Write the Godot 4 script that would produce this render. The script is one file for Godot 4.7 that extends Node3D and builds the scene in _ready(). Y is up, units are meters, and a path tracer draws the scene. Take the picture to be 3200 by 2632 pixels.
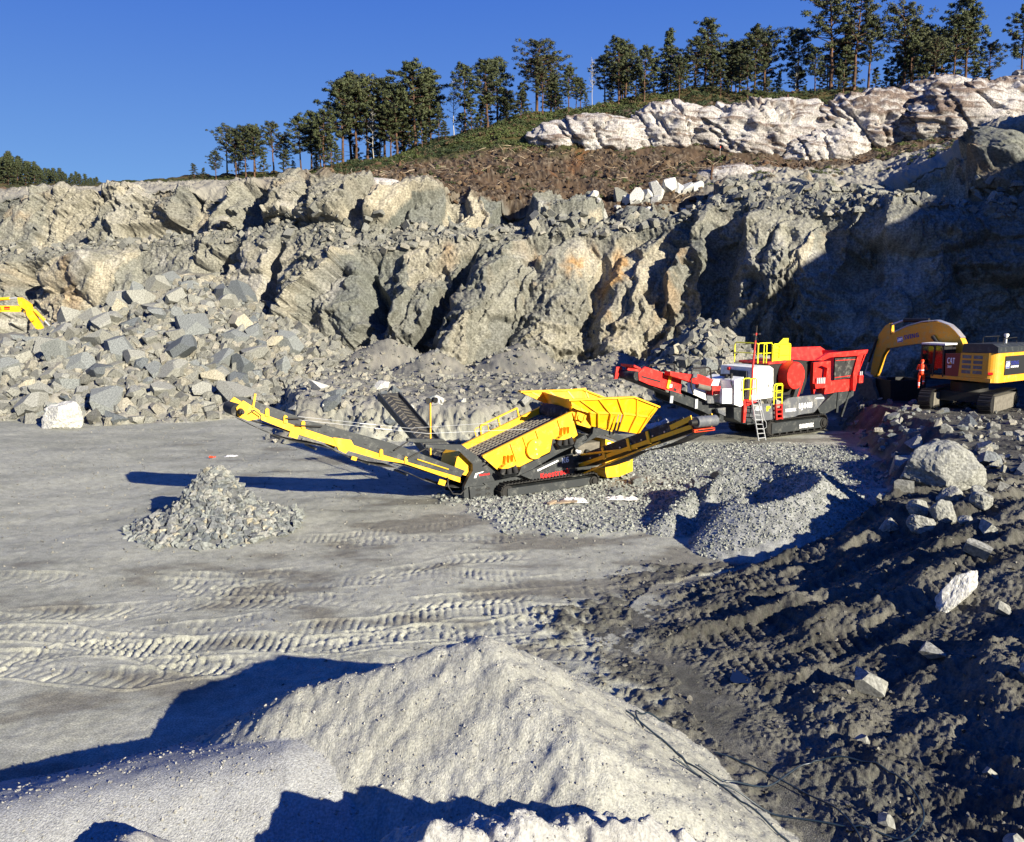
extends Node3D

# A quarry in low winter sun: y up, metres, camera looking down -z.
const SUN_DIR := Vector3(-0.618, -0.350, -0.702)
var rng := RandomNumberGenerator.new()
var names := {}
var mats := {}
var n_low := FastNoiseLite.new()
var n_mid := FastNoiseLite.new()
var n_fine := FastNoiseLite.new()
var n_ridge := FastNoiseLite.new()
var fh := PackedFloat32Array()
var fid := 0
var cliff_p := PackedVector3Array()
var cliff_cols := 0
var cliff_b := PackedFloat32Array()

func _ready() -> void:
	rng.seed = 77
	setup_view()
	setup_noise()
	setup_materials()
	build_cliff_and_hill()
	build_ground()
	build_shading_hill()
	build_outcrops()
	build_rocks()
	build_vegetation()
	build_small_things()
	build_screener()
	build_crusher()
	build_excavator()
	build_far_excavator()

func setup_view() -> void:
	var cam := Camera3D.new()
	cam.name = "camera"
	cam.fov = 53.03
	cam.near = 0.1
	cam.far = 1500.0
	cam.position = Vector3(0, 8.3, 0)
	cam.rotation_degrees = Vector3(-8.18, 0, 0)
	add_child(cam)
	cam.current = true
	var sky_mat := ProceduralSkyMaterial.new()
	sky_mat.sky_top_color = Color(0.08, 0.335, 0.82)
	sky_mat.sky_horizon_color = Color(0.60, 0.82, 1.0)
	sky_mat.sky_curve = 0.15
	sky_mat.ground_bottom_color = Color(0.20, 0.20, 0.19)
	sky_mat.ground_horizon_color = Color(0.36, 0.42, 0.48)
	sky_mat.sun_angle_max = 0.0
	sky_mat.energy_multiplier = 0.35
	var sky := Sky.new()
	sky.sky_material = sky_mat
	var env := Environment.new()
	env.background_mode = Environment.BG_SKY
	env.sky = sky
	env.tonemap_mode = Environment.TONE_MAPPER_LINEAR
	env.tonemap_exposure = 2.65
	env.sdfgi_enabled = true
	env.ssao_enabled = true
	env.ssil_enabled = true
	var we := WorldEnvironment.new()
	we.name = "environment"
	we.environment = env
	add_child(we)
	var sun := DirectionalLight3D.new()
	sun.name = "sun"
	sun.light_energy = 1.6
	sun.light_color = Color(1.0, 0.965, 0.88)
	sun.light_angular_distance = 0.5
	sun.shadow_enabled = true
	add_child(sun)
	sun.look_at_from_position(Vector3.ZERO, SUN_DIR, Vector3.UP)

# ---------------------------------------------------------------- helpers
func numbered(called: String) -> String:
	if not names.has(called):
		names[called] = 0
		return called
	names[called] += 1
	return "%s_%03d" % [called, names[called]]

func tag(o: Node, label: String, category: String, group := "") -> void:
	o.set_meta("label", label)
	o.set_meta("category", category)
	if group != "":
		o.set_meta("group", group)

func structure(o: Node) -> void:
	o.set_meta("kind", "structure")

func thing(called: String, label: String, category: String, at := Vector3.ZERO, group := "") -> Node3D:
	var o := Node3D.new()
	o.name = numbered(called)
	add_child(o)
	o.position = at
	tag(o, label, category, group)
	return o

func mesh_node(called: String, mesh: Mesh, m: Material, parent: Node = self) -> MeshInstance3D:
	var o := MeshInstance3D.new()
	o.name = numbered(called) if parent == self else called
	o.mesh = mesh
	if m:
		o.material_override = m
	parent.add_child(o, true)
	return o

func multi_node(called: String, mesh: Mesh, xf: Array, cols: Array, m: Material, parent: Node = self) -> MultiMeshInstance3D:
	var mm := MultiMesh.new()
	mm.transform_format = MultiMesh.TRANSFORM_3D
	mm.use_colors = true
	mm.mesh = mesh
	mm.instance_count = xf.size()
	for i in xf.size():
		mm.set_instance_transform(i, xf[i])
		mm.set_instance_color(i, cols[i])
	var o := MultiMeshInstance3D.new()
	o.name = numbered(called) if parent == self else called
	o.multimesh = mm
	o.material_override = m
	parent.add_child(o, true)
	o.set_meta("kind", "stuff")
	return o

func r(a: float, b: float) -> float:
	return rng.randf_range(a, b)

func setup_noise() -> void:
	n_low.seed = 11
	n_low.frequency = 0.045
	n_low.fractal_octaves = 4
	n_mid.seed = 23
	n_mid.frequency = 0.28
	n_mid.fractal_octaves = 4
	n_fine.seed = 37
	n_fine.frequency = 1.7
	n_fine.fractal_octaves = 4
	n_fine.fractal_gain = 0.6
	n_ridge.seed = 51
	n_ridge.frequency = 0.10
	n_ridge.fractal_type = FastNoiseLite.FRACTAL_RIDGED
	n_ridge.fractal_octaves = 4
	fh.resize(4096 * 5)
	for i in fh.size():
		fh[i] = rng.randf()

# one plane out of a net of cells: a broken rock face made of tilted flats
func facet(px: float, py: float, cs: float, sd: int) -> float:
	var gx := px / cs
	var gy := py / cs
	var ix := floori(gx)
	var iy := floori(gy)
	var best := 1e9
	var second := 1e9
	var bi := 0
	var bx := 0.0
	var by := 0.0
	var si := 0
	var sx := 0.0
	var sy := 0.0
	for j in range(-1, 2):
		var row := ((iy + j + sd * 17) & 63) * 64
		for i in range(-1, 2):
			var idx := (row + ((ix + i + sd * 29) & 63)) * 5
			var dx := gx - float(ix + i) - fh[idx]
			var dy := gy - float(iy + j) - fh[idx + 1]
			var dd := dx * dx + dy * dy
			if dd < best:
				second = best
				si = bi
				sx = bx
				sy = by
				best = dd
				bi = idx
				bx = dx
				by = dy
			elif dd < second:
				second = dd
				si = idx
				sx = dx
				sy = dy
	fid = bi
	var v := (fh[bi + 2] - 0.5) + (fh[bi + 3] - 0.5) * 1.1 * bx + (fh[bi + 4] - 0.5) * 1.1 * by
	var w := (sqrt(second) - sqrt(best)) * 9.0
	if w < 1.0:
		var v2 := (fh[si + 2] - 0.5) + (fh[si + 3] - 0.5) * 1.1 * sx + (fh[si + 4] - 0.5) * 1.1 * sy
		v = lerpf((v + v2) * 0.5, v, w)
	return v

func noise_image(sd: int, freq: float, oct: int, size := 512) -> Image:
	var n := FastNoiseLite.new()
	n.seed = sd
	n.frequency = freq
	n.fractal_octaves = oct
	n.fractal_gain = 0.62
	return n.get_seamless_image(size, size)

func tint_texture(sd: int, freq: float, oct: int, lo: float, hi: float) -> ImageTexture:
	var img := noise_image(sd, freq, oct)
	img.convert(Image.FORMAT_RGB8)
	for y in img.get_height():
		for x in img.get_width():
			var v := lerpf(lo, hi, smoothstep(0.1, 0.9, img.get_pixel(x, y).r))
			img.set_pixel(x, y, Color(v, v, v))
	img.generate_mipmaps()
	return ImageTexture.create_from_image(img)

func bump_texture(sd: int, freq: float, oct: int, strength: float) -> ImageTexture:
	var img := noise_image(sd, freq, oct)
	img.convert(Image.FORMAT_RGBA8)
	img.bump_map_to_normal_map(strength)
	img.generate_mipmaps()
	return ImageTexture.create_from_image(img)

func earth_material(tint: Texture2D, bump: Texture2D, metres: float, depth: float, rough := 0.96) -> StandardMaterial3D:
	var m := StandardMaterial3D.new()
	m.vertex_color_use_as_albedo = true
	m.albedo_texture = tint
	m.normal_enabled = true
	m.normal_texture = bump
	m.normal_scale = depth
	m.uv1_triplanar = true
	m.uv1_world_triplanar = true
	m.uv1_scale = Vector3.ONE / metres
	m.roughness = rough
	m.metallic_specular = 0.25
	return m

func paint(c: Color, rough := 0.45, metal := 0.0, grime: Texture2D = null) -> StandardMaterial3D:
	var m := StandardMaterial3D.new()
	m.albedo_color = c
	m.roughness = rough
	m.metallic = metal
	if grime:
		m.albedo_texture = grime
		m.uv1_triplanar = true
		m.uv1_scale = Vector3.ONE * 0.45
	return m

# paint under patchy quarry dust
func dusty_paint(c: Color, sd: int, cover: float, rough := 0.5) -> StandardMaterial3D:
	var a := noise_image(sd, 0.011, 6, 384)
	var b := noise_image(sd + 50, 0.07, 4, 384)
	a.convert(Image.FORMAT_RGB8)
	b.convert(Image.FORMAT_RGB8)
	var dust := Color(0.63, 0.61, 0.55)
	for y in 384:
		for x in 384:
			var p := a.get_pixel(x, y).r
			var q := b.get_pixel(x, y).r
			var k := smoothstep(0.45, 0.85, p * 0.7 + q * 0.3) * cover
			var w := 0.90 + 0.13 * q
			a.set_pixel(x, y, Color(c.r * w, c.g * w, c.b * w).lerp(dust, k))
	a.generate_mipmaps()
	var m := StandardMaterial3D.new()
	m.albedo_texture = ImageTexture.create_from_image(a)
	m.uv1_triplanar = true
	m.uv1_scale = Vector3.ONE * 0.4
	m.roughness = rough
	return m

func setup_materials() -> void:
	var tint_rock := tint_texture(3, 0.022, 6, 0.60, 1.0)
	var tint_fine := tint_texture(5, 0.06, 5, 0.72, 1.0)
	var bump_rock := bump_texture(7, 0.03, 6, 9.0)
	var bump_fine := bump_texture(9, 0.09, 5, 7.0)
	mats.rock = earth_material(tint_rock, bump_rock, 3.1, 0.9)
	mats.ground = earth_material(tint_fine, bump_fine, 1.7, 0.8)
	mats.stone = earth_material(tint_rock, bump_rock, 1.3, 0.6, 0.9)
	mats.soil = earth_material(tint_fine, bump_rock, 2.3, 1.0)
	var grime := tint_texture(13, 0.012, 6, 0.80, 1.0)
	mats.yellow = dusty_paint(Color(0.93, 0.68, 0.04), 31, 0.42)
	mats.charcoal = dusty_paint(Color(0.15, 0.165, 0.175), 33, 0.40)
	mats.red = dusty_paint(Color(0.82, 0.10, 0.06), 35, 0.34)
	mats.white = dusty_paint(Color(0.88, 0.88, 0.86), 37, 0.55)
	mats.grey = dusty_paint(Color(0.32, 0.33, 0.35), 39, 0.5)
	mats.rubber = dusty_paint(Color(0.11, 0.11, 0.115), 41, 0.5, 0.85)
	mats.steel = paint(Color(0.70, 0.71, 0.72), 0.4, 0.35)
	mats.dark_steel = paint(Color(0.16, 0.155, 0.15), 0.6, 0.4, grime)
	mats.dusty = paint(Color(0.42, 0.40, 0.36), 0.85, 0.0, grime)
	mats.black = paint(Color(0.05, 0.05, 0.055), 0.6)
	mats.rail = paint(Color(0.90, 0.86, 0.10), 0.45)
	mats.ink_red = paint(Color(0.80, 0.06, 0.05), 0.5)
	mats.ink_white = paint(Color(0.92, 0.92, 0.92), 0.5)
	mats.ink_blue = paint(Color(0.16, 0.19, 0.50), 0.5)
	mats.cat_yellow = dusty_paint(Color(0.86, 0.60, 0.10), 43, 0.5)
	mats.hi_vis = paint(Color(0.95, 0.26, 0.05), 0.6)
	var gl := StandardMaterial3D.new()
	gl.albedo_color = Color(0.05, 0.07, 0.08, 0.62)
	gl.transparency = BaseMaterial3D.TRANSPARENCY_ALPHA
	gl.roughness = 0.05
	mats.glass = gl
	var mp := StandardMaterial3D.new()
	mp.albedo_color = Color(0.80, 0.78, 0.12, 0.62)
	mp.transparency = BaseMaterial3D.TRANSPARENCY_ALPHA
	mp.roughness = 0.6
	mats.mesh_guard = mp
const CTRL_ROWS := 13
const CTRL: Array[float] = [
	-80.7, -0.8, -98.5, -80.7, 1.7, -100.0, -81.7, 7.0, -102.0, -83.1, 11.7, -104.5, -85.4, 13.3, -107.5, -85.9, 17.4, -108.8, -86.4, 21.6, -110.0, -95.0, 23.0, -121.0, -103.7, 24.5, -132.0, -114.6, 27.0, -146.0, -125.6, 28.2, -160.0, -131.9, 26.2, -185.0, -163.3, 12.2, -270.0,
	-65.5, -0.6, -95.5, -65.5, 1.9, -97.0, -66.3, 7.1, -99.0, -67.1, 12.3, -101.0, -69.0, 13.7, -104.0, -69.8, 17.5, -105.8, -70.6, 21.3, -107.5, -77.3, 22.7, -117.8, -84.1, 24.2, -128.0, -92.6, 26.5, -141.0, -101.1, 27.6, -154.0, -106.2, 25.6, -179.0, -131.4, 11.6, -264.0,
	-57.6, -0.5, -93.5, -57.6, 2.0, -95.0, -58.3, 7.4, -97.0, -59.1, 12.6, -99.0, -60.8, 13.9, -102.0, -61.6, 17.5, -104.0, -62.5, 21.2, -106.0, -68.4, 22.6, -116.0, -74.3, 24.0, -126.0, -81.4, 26.2, -138.0, -88.4, 27.2, -150.0, -92.8, 25.2, -175.0, -114.9, 11.2, -260.0,
	-47.8, -0.0, -90.5, -47.8, 2.5, -92.0, -48.4, 7.9, -94.0, -49.1, 13.3, -96.0, -50.5, 14.5, -99.0, -51.3, 17.9, -101.0, -52.1, 21.2, -103.0, -57.1, 22.5, -113.0, -62.2, 23.9, -123.0, -67.8, 26.0, -134.0, -73.3, 26.9, -145.0, -77.0, 24.9, -170.0, -95.3, 10.9, -255.0,
	-39.0, -0.2, -88.5, -39.0, 2.3, -90.0, -39.8, 8.2, -92.5, -40.5, 14.3, -95.0, -41.7, 14.9, -98.0, -42.3, 18.0, -99.8, -42.8, 21.2, -101.5, -46.3, 22.5, -109.8, -49.7, 23.9, -118.0, -53.3, 25.8, -126.5, -56.9, 26.5, -135.0, -59.7, 24.5, -160.0, -74.0, 10.5, -245.0,
	-29.9, -0.4, -84.5, -29.9, 2.1, -86.0, -30.7, 8.2, -89.0, -31.4, 14.4, -92.0, -32.2, 15.6, -94.5, -32.7, 18.2, -96.2, -33.1, 20.9, -98.0, -36.0, 22.4, -106.5, -38.8, 23.8, -115.0, -41.0, 25.4, -121.5, -43.2, 25.8, -128.0, -45.4, 23.8, -153.0, -56.2, 9.8, -238.0,
	-21.5, -0.8, -80.5, -21.5, 1.7, -82.0, -22.0, 7.7, -85.0, -22.6, 14.1, -88.0, -23.2, 15.8, -90.5, -23.5, 18.2, -92.2, -23.9, 20.7, -94.0, -26.3, 22.3, -103.5, -28.7, 23.9, -113.0, -30.2, 25.5, -119.0, -31.7, 25.9, -125.0, -33.3, 23.9, -150.0, -41.2, 9.9, -235.0,
	-13.7, -1.9, -76.5, -13.7, 0.6, -78.0, -13.9, 6.9, -80.0, -14.5, 13.1, -84.0, -14.9, 15.2, -86.8, -15.2, 17.4, -88.7, -15.4, 19.6, -90.5, -17.2, 22.1, -100.8, -18.9, 24.6, -111.0, -19.9, 26.4, -117.0, -20.9, 26.9, -123.0, -22.0, 24.9, -148.0, -27.2, 10.9, -233.0,
	-6.9, -1.5, -75.5, -6.9, 1.0, -77.0, -7.0, 7.3, -79.5, -7.4, 14.3, -84.0, -7.6, 15.5, -86.8, -7.7, 17.3, -88.7, -7.9, 19.2, -90.5, -8.7, 22.6, -100.2, -9.5, 26.0, -110.0, -10.0, 28.7, -116.0, -10.5, 30.3, -122.0, -11.0, 28.3, -147.0, -13.7, 14.3, -232.0,
	-0.2, -1.1, -75.5, -0.2, 1.4, -77.0, -0.2, 7.8, -79.5, -0.3, 14.5, -84.0, -0.3, 15.5, -86.8, -0.3, 17.0, -88.7, -0.3, 18.6, -90.5, -0.3, 22.9, -99.8, -0.3, 27.2, -109.0, -0.4, 30.6, -115.5, -0.4, 32.9, -122.0, -0.4, 30.9, -147.0, -0.5, 16.9, -232.0,
	6.4, -1.1, -75.5, 6.4, 1.4, -77.0, 6.5, 7.8, -79.0, 6.7, 14.7, -83.0, 6.9, 15.7, -85.5, 7.1, 16.1, -87.5, 7.3, 16.4, -89.5, 7.9, 21.5, -98.2, 8.6, 26.6, -107.0, 9.1, 31.4, -114.5, 9.7, 34.9, -122.0, 10.2, 32.9, -147.0, 12.6, 18.9, -232.0,
	13.1, -0.6, -75.5, 13.1, 1.9, -77.0, 13.2, 8.4, -79.0, 13.6, 15.3, -82.0, 14.0, 16.2, -84.5, 14.3, 16.6, -86.5, 14.6, 17.0, -88.5, 15.9, 21.2, -96.8, 17.2, 25.4, -105.0, 18.5, 31.5, -113.5, 19.8, 36.3, -122.0, 20.7, 34.3, -147.0, 25.7, 20.3, -232.0,
	19.5, -0.8, -74.5, 19.5, 1.7, -76.0, 19.6, 9.3, -77.5, 19.9, 16.9, -80.0, 20.9, 17.9, -84.0, 21.4, 18.4, -86.2, 22.0, 18.9, -88.5, 23.8, 21.8, -96.2, 25.7, 24.7, -104.0, 27.6, 31.3, -112.5, 29.6, 36.7, -121.0, 31.0, 34.7, -146.0, 38.4, 20.7, -231.0,
	25.4, -1.5, -72.5, 25.4, 1.0, -74.0, 25.5, 8.4, -75.5, 25.7, 15.9, -77.0, 27.2, 18.2, -82.0, 28.2, 19.0, -85.0, 29.2, 19.9, -88.0, 31.6, 22.1, -95.5, 34.0, 24.4, -103.0, 36.8, 31.1, -112.0, 39.5, 36.6, -121.0, 41.5, 34.6, -146.0, 51.4, 20.6, -231.0,
	30.1, -1.9, -68.5, 30.1, 0.6, -70.0, 30.5, 8.3, -72.0, 30.9, 16.2, -74.0, 32.9, 17.9, -79.0, 34.3, 18.9, -82.5, 35.7, 19.9, -86.0, 39.0, 22.2, -94.0, 42.2, 24.6, -102.0, 45.6, 31.3, -111.0, 49.1, 36.8, -120.0, 51.5, 34.8, -145.0, 63.8, 20.8, -230.0,
	35.2, -2.1, -66.5, 35.2, 0.4, -68.0, 35.6, 8.1, -70.0, 36.1, 16.0, -72.0, 37.8, 16.8, -75.5, 39.0, 19.2, -78.2, 40.2, 21.7, -81.0, 44.9, 23.7, -90.5, 49.6, 25.8, -100.0, 54.3, 32.1, -110.0, 58.9, 37.3, -120.0, 61.9, 35.3, -145.0, 76.6, 21.3, -230.0,
	40.3, -2.2, -64.5, 40.3, 0.3, -66.0, 40.6, 7.7, -67.5, 40.8, 15.1, -69.0, 42.0, 16.1, -71.0, 42.9, 19.2, -73.0, 43.8, 22.4, -75.0, 50.2, 24.8, -86.0, 56.6, 27.2, -97.0, 63.1, 32.8, -108.5, 69.5, 37.2, -120.0, 73.0, 35.2, -145.0, 90.4, 21.2, -230.0,
	44.7, -2.2, -61.5, 44.7, 0.3, -63.0, 44.9, 8.1, -64.5, 45.2, 15.7, -66.0, 46.5, 16.5, -68.0, 47.3, 19.8, -69.5, 48.0, 23.2, -71.0, 56.0, 26.0, -83.0, 64.1, 28.9, -95.0, 71.7, 33.5, -106.5, 79.3, 36.9, -118.0, 83.3, 34.9, -143.0, 103.1, 20.9, -228.0,
	48.5, -2.2, -58.5, 48.5, 0.3, -60.0, 48.4, 8.1, -61.0, 48.3, 15.8, -62.0, 49.8, 16.7, -64.0, 50.6, 20.1, -65.5, 51.4, 23.6, -67.0, 60.9, 26.9, -79.5, 70.5, 30.2, -92.0, 79.6, 34.0, -104.0, 88.8, 36.7, -116.0, 93.2, 34.7, -141.0, 115.4, 20.7, -226.0,
]
const FEATURES := [
	[-17.8, 7.2, 4.7, 5.7, 0.17, 3.2],
	[-2.6, 7.3, 3.3, 7.6, 0.49, 3.0],
	[3.5, 8.7, 2.9, 7.1, 0.35, 2.2],
	[11.8, 7.3, 3.7, 7.5, 0.26, 2.2],
	[-9.8, 6.8, 2.6, 4.6, 0.52, 1.6],
	[-23.3, 17.3, 2.0, 3.1, 0.35, 2.2],
	[-17.4, 16.3, 4.3, 2.6, 0.61, 2.0],
	[-11.0, 16.5, 3.5, 3.0, 0.52, 2.6],
	[-0.3, 17.0, 2.0, 2.5, 0.44, -3.0],
	[-31.1, 16.5, 2.4, 4.6, 0.35, 2.4],
	[-48.2, 10.6, 3.9, 2.3, 0.00, 2.6],
	[-40.5, 15.1, 4.7, 1.3, 0.00, -2.6],
	[22.1, 9.1, 2.5, 8.7, 0.17, 2.2],
	[19.3, 10.9, 1.8, 8.3, 0.14, -3.2],
	[25.0, 8.2, 2.7, 7.6, 0.17, 2.2],
	[29.9, 10.8, 1.5, 7.2, 0.21, -2.4],
	[33.9, 15.4, 4.9, 2.6, 0.00, 2.4],
	[41.2, 19.3, 2.4, 2.7, 0.35, 2.6],
	[37.7, 18.9, 3.1, 2.2, 0.00, -2.0],
	[-24.2, 9.2, 1.2, 5.8, 0.21, -3.4],
	[-12.4, 6.8, 1.2, 4.8, -0.31, -3.4],
	[-6.7, 7.3, 1.1, 6.1, 0.52, -3.0],
	[-9.3, 2.8, 2.8, 2.1, 0.00, -2.2],
	[-43.9, 9.8, 3.3, 3.8, 0.00, 1.5],
	[7.6, 7.3, 1.2, 5.6, 0.26, -1.6],
	[-27.7, 15.4, 1.1, 3.7, 0.26, -2.2],
	[-14.6, 17.5, 1.3, 3.0, 0.52, -2.4],
	[-6.1, 16.9, 1.2, 2.5, 0.35, -2.0],
	[15.9, 7.3, 1.4, 5.6, 0.17, -1.6],
	[-15.3, 12.1, 2.0, 1.5, 0.00, 2.0],
	[-55.1, 9.3, 1.7, 4.5, 0.00, -1.6],
]
const PINES := [
	[-43.9, -120.3, 2.4, 1], [-42.5, -119.7, 2.1, 1], [-40.5, -119.0, 4.1, 0], [-37.5, -118.3, 7.1, 0], [-36.1, -118.0, 7.2, 0], [-34.8, -117.7, 6.9, 0],
	[-33.5, -117.5, 3.8, 1], [-32.7, -119.4, 7.0, 2], [-30.3, -116.7, 3.9, 1], [-31.1, -124.2, 1.9, 1], [-28.7, -118.5, 8.1, 0], [-27.8, -120.9, 8.4, 0],
	[-25.0, -115.7, 8.1, 0], [-23.9, -115.5, 5.1, 1], [-23.9, -119.4, 3.4, 1], [-23.2, -120.0, 12.1, 0], [-23.3, -126.2, 15.0, 0], [-22.4, -126.0, 4.9, 1],
	[-20.2, -122.3, 12.6, 2], [-19.2, -120.8, 8.0, 4], [-18.1, -124.1, 12.2, 0], [-16.6, -119.9, 7.0, 0], [-15.8, -120.1, 10.2, 0], [-15.7, -125.5, 7.3, 1],
	[-14.6, -123.8, 5.2, 1], [-13.4, -121.2, 12.1, 0], [-12.2, -118.7, 6.1, 1], [-11.6, -124.4, 11.0, 3], [-10.1, -120.8, 5.3, 3], [-9.1, -119.0, 3.0, 1],
	[-8.3, -124.8, 8.8, 4], [-6.5, -121.5, 9.2, 0], [-5.5, -119.5, 5.3, 1], [-4.9, -125.3, 3.1, 1], [-3.4, -121.4, 9.7, 0], [-2.1, -127.0, 10.5, 0],
	[-0.7, -123.9, 3.1, 1], [1.2, -120.0, 5.2, 1], [3.4, -122.1, 9.9, 2], [4.2, -120.4, 6.2, 2], [5.6, -125.3, 9.1, 2], [6.1, -124.3, 5.5, 3],
	[7.7, -119.8, 6.4, 0], [9.1, -124.8, 5.2, 2], [10.2, -121.3, 2.4, 1], [1.4, -123.5, 4.6, 1], [11.0, -121.3, 6.7, 4], [13.2, -124.9, 7.4, 0],
	[14.7, -121.5, 8.9, 0], [16.2, -125.5, 8.6, 0], [16.9, -120.5, 5.6, 1], [17.9, -119.4, 7.5, 0], [20.2, -126.4, 6.4, 1], [22.0, -124.9, 9.8, 3],
	[22.6, -119.2, 6.0, 0], [24.2, -122.5, 5.1, 1], [25.3, -122.1, 6.9, 0], [27.1, -124.2, 10.1, 0], [27.9, -122.5, 6.4, 3], [28.1, -118.8, 5.1, 1],
	[30.7, -123.5, 7.5, 0], [31.7, -122.9, 7.9, 0], [31.6, -118.5, 6.3, 1], [33.7, -122.6, 9.8, 0], [35.7, -124.8, 10.2, 2], [34.5, -119.1, 2.9, 1],
	[37.6, -124.5, 4.6, 3], [38.6, -124.9, 1.9, 1], [39.3, -122.3, 4.9, 4], [41.3, -124.2, 2.6, 1], [41.1, -119.8, 6.1, 0], [43.3, -123.2, 4.4, 1],
	[43.3, -119.8, 13.0, 2], [44.6, -118.7, 6.7, 1], [46.1, -119.0, 12.9, 2], [48.3, -119.7, 9.6, 0], [51.0, -123.9, 4.4, 1], [51.4, -121.1, 3.6, 1],
	[52.8, -119.0, 11.1, 2], [53.4, -117.9, 7.2, 1], [58.0, -125.4, 10.2, 0], [55.0, -115.3, 7.1, 2], [60.9, -125.4, 9.7, 0], [59.1, -118.4, 9.3, 0],
	[61.3, -119.4, 11.7, 0], [65.4, -124.3, 4.8, 1], [66.0, -122.7, 3.7, 1], [68.9, -125.5, 1.9, 1], [68.7, -119.3, 10.6, 0],
]
const FAR_SPRUCES := [
	[-236.7, -395.2, 19.7], [-236.9, -397.7, 19.2], [-242.9, -410.1, 20.9], [-253.3, -430.0, 18.7], [-234.9, -401.1, 18.3], [-235.2, -403.8, 19.3], [-229.0, -395.3, 20.2], [-251.3, -436.4, 21.9],
	[-246.4, -430.3, 18.9], [-227.5, -399.7, 17.4], [-238.5, -421.3, 19.4], [-243.5, -432.7, 17.8], [-220.6, -394.3, 15.5], [-235.6, -423.6, 16.9], [-220.5, -398.9, 15.9], [-216.8, -394.5, 15.4],
	[-236.7, -433.3, 14.4], [-219.9, -405.0, 14.5], [-225.9, -418.6, 13.1], [-231.9, -432.4, 13.0], [-218.9, -410.7, 13.3], [-218.0, -411.6, 12.5], [-213.4, -405.3, 13.4], [-205.2, -392.2, 10.5],
	[-219.0, -421.3, 13.3], [-215.3, -416.7, 11.9], [-209.0, -407.1, 10.8], [-203.9, -399.8, 8.8], [-202.8, -400.1, 10.7], [-203.3, -403.8, 9.9], [-213.7, -427.3, 11.3], [-207.6, -417.9, 11.1],
	[-195.0, -395.0, 8.7], [-196.8, -401.4, 11.3], [-204.9, -420.8, 8.7], [-196.6, -406.6, 9.7], [-198.4, -413.0, 9.5], [-202.7, -424.9, 9.6], [-207.4, -437.7, 6.1], [-206.1, -438.0, 6.2],
	[-189.0, -404.4, 8.2], [-198.9, -428.8, 4.8], [-201.4, -437.2, 6.7], [-197.1, -430.9, 5.6], [-181.4, -399.6, 6.3], [-178.9, -396.8, 5.6],
]

# ---------------------------------------------------------------- cliff and hill
func ctrl(i: int, k: int) -> Vector3:
	var o := (i * CTRL_ROWS + k) * 3
	return Vector3(CTRL[o], CTRL[o + 1], CTRL[o + 2])

func catmull(a: Vector3, b: Vector3, c: Vector3, d: Vector3, t: float) -> Vector3:
	return b.cubic_interpolate(c, a, d, t)

func grid_mesh(p: PackedVector3Array, c: PackedColorArray, cols: int, row0: int, row1: int, flip: bool) -> ArrayMesh:
	var nrm := PackedVector3Array()
	var vp := p.slice(row0 * cols, (row1 + 1) * cols)
	var vc := c.slice(row0 * cols, (row1 + 1) * cols)
	var rows := row1 - row0 + 1
	nrm.resize(vp.size())
	var total := p.size() / cols
	for j in rows:
		var jj := j + row0
		var ju := mini(jj + 1, total - 1) * cols
		var jd := maxi(jj - 1, 0) * cols
		for i in cols:
			var e := p[jj * cols + mini(i + 1, cols - 1)] - p[jj * cols + maxi(i - 1, 0)]
			var f := p[ju + i] - p[jd + i]
			var nn := e.cross(f).normalized()
			nrm[j * cols + i] = -nn if flip else nn
	var idx := PackedInt32Array()
	idx.resize((rows - 1) * (cols - 1) * 6)
	var q := 0
	for j in rows - 1:
		for i in cols - 1:
			var a := j * cols + i
			idx[q] = a
			idx[q + 1] = a + cols
			idx[q + 2] = a + 1
			idx[q + 3] = a + 1
			idx[q + 4] = a + cols
			idx[q + 5] = a + cols + 1
			q += 6
	var arr := []
	arr.resize(Mesh.ARRAY_MAX)
	arr[Mesh.ARRAY_VERTEX] = vp
	arr[Mesh.ARRAY_NORMAL] = nrm
	arr[Mesh.ARRAY_COLOR] = vc
	arr[Mesh.ARRAY_INDEX] = idx
	var m := ArrayMesh.new()
	m.add_surface_from_arrays(Mesh.PRIMITIVE_TRIANGLES, arr)
	return m

func mixc(a: Color, b: Color, t: float) -> Color:
	return a.lerp(b, clampf(t, 0.0, 1.0))

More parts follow.
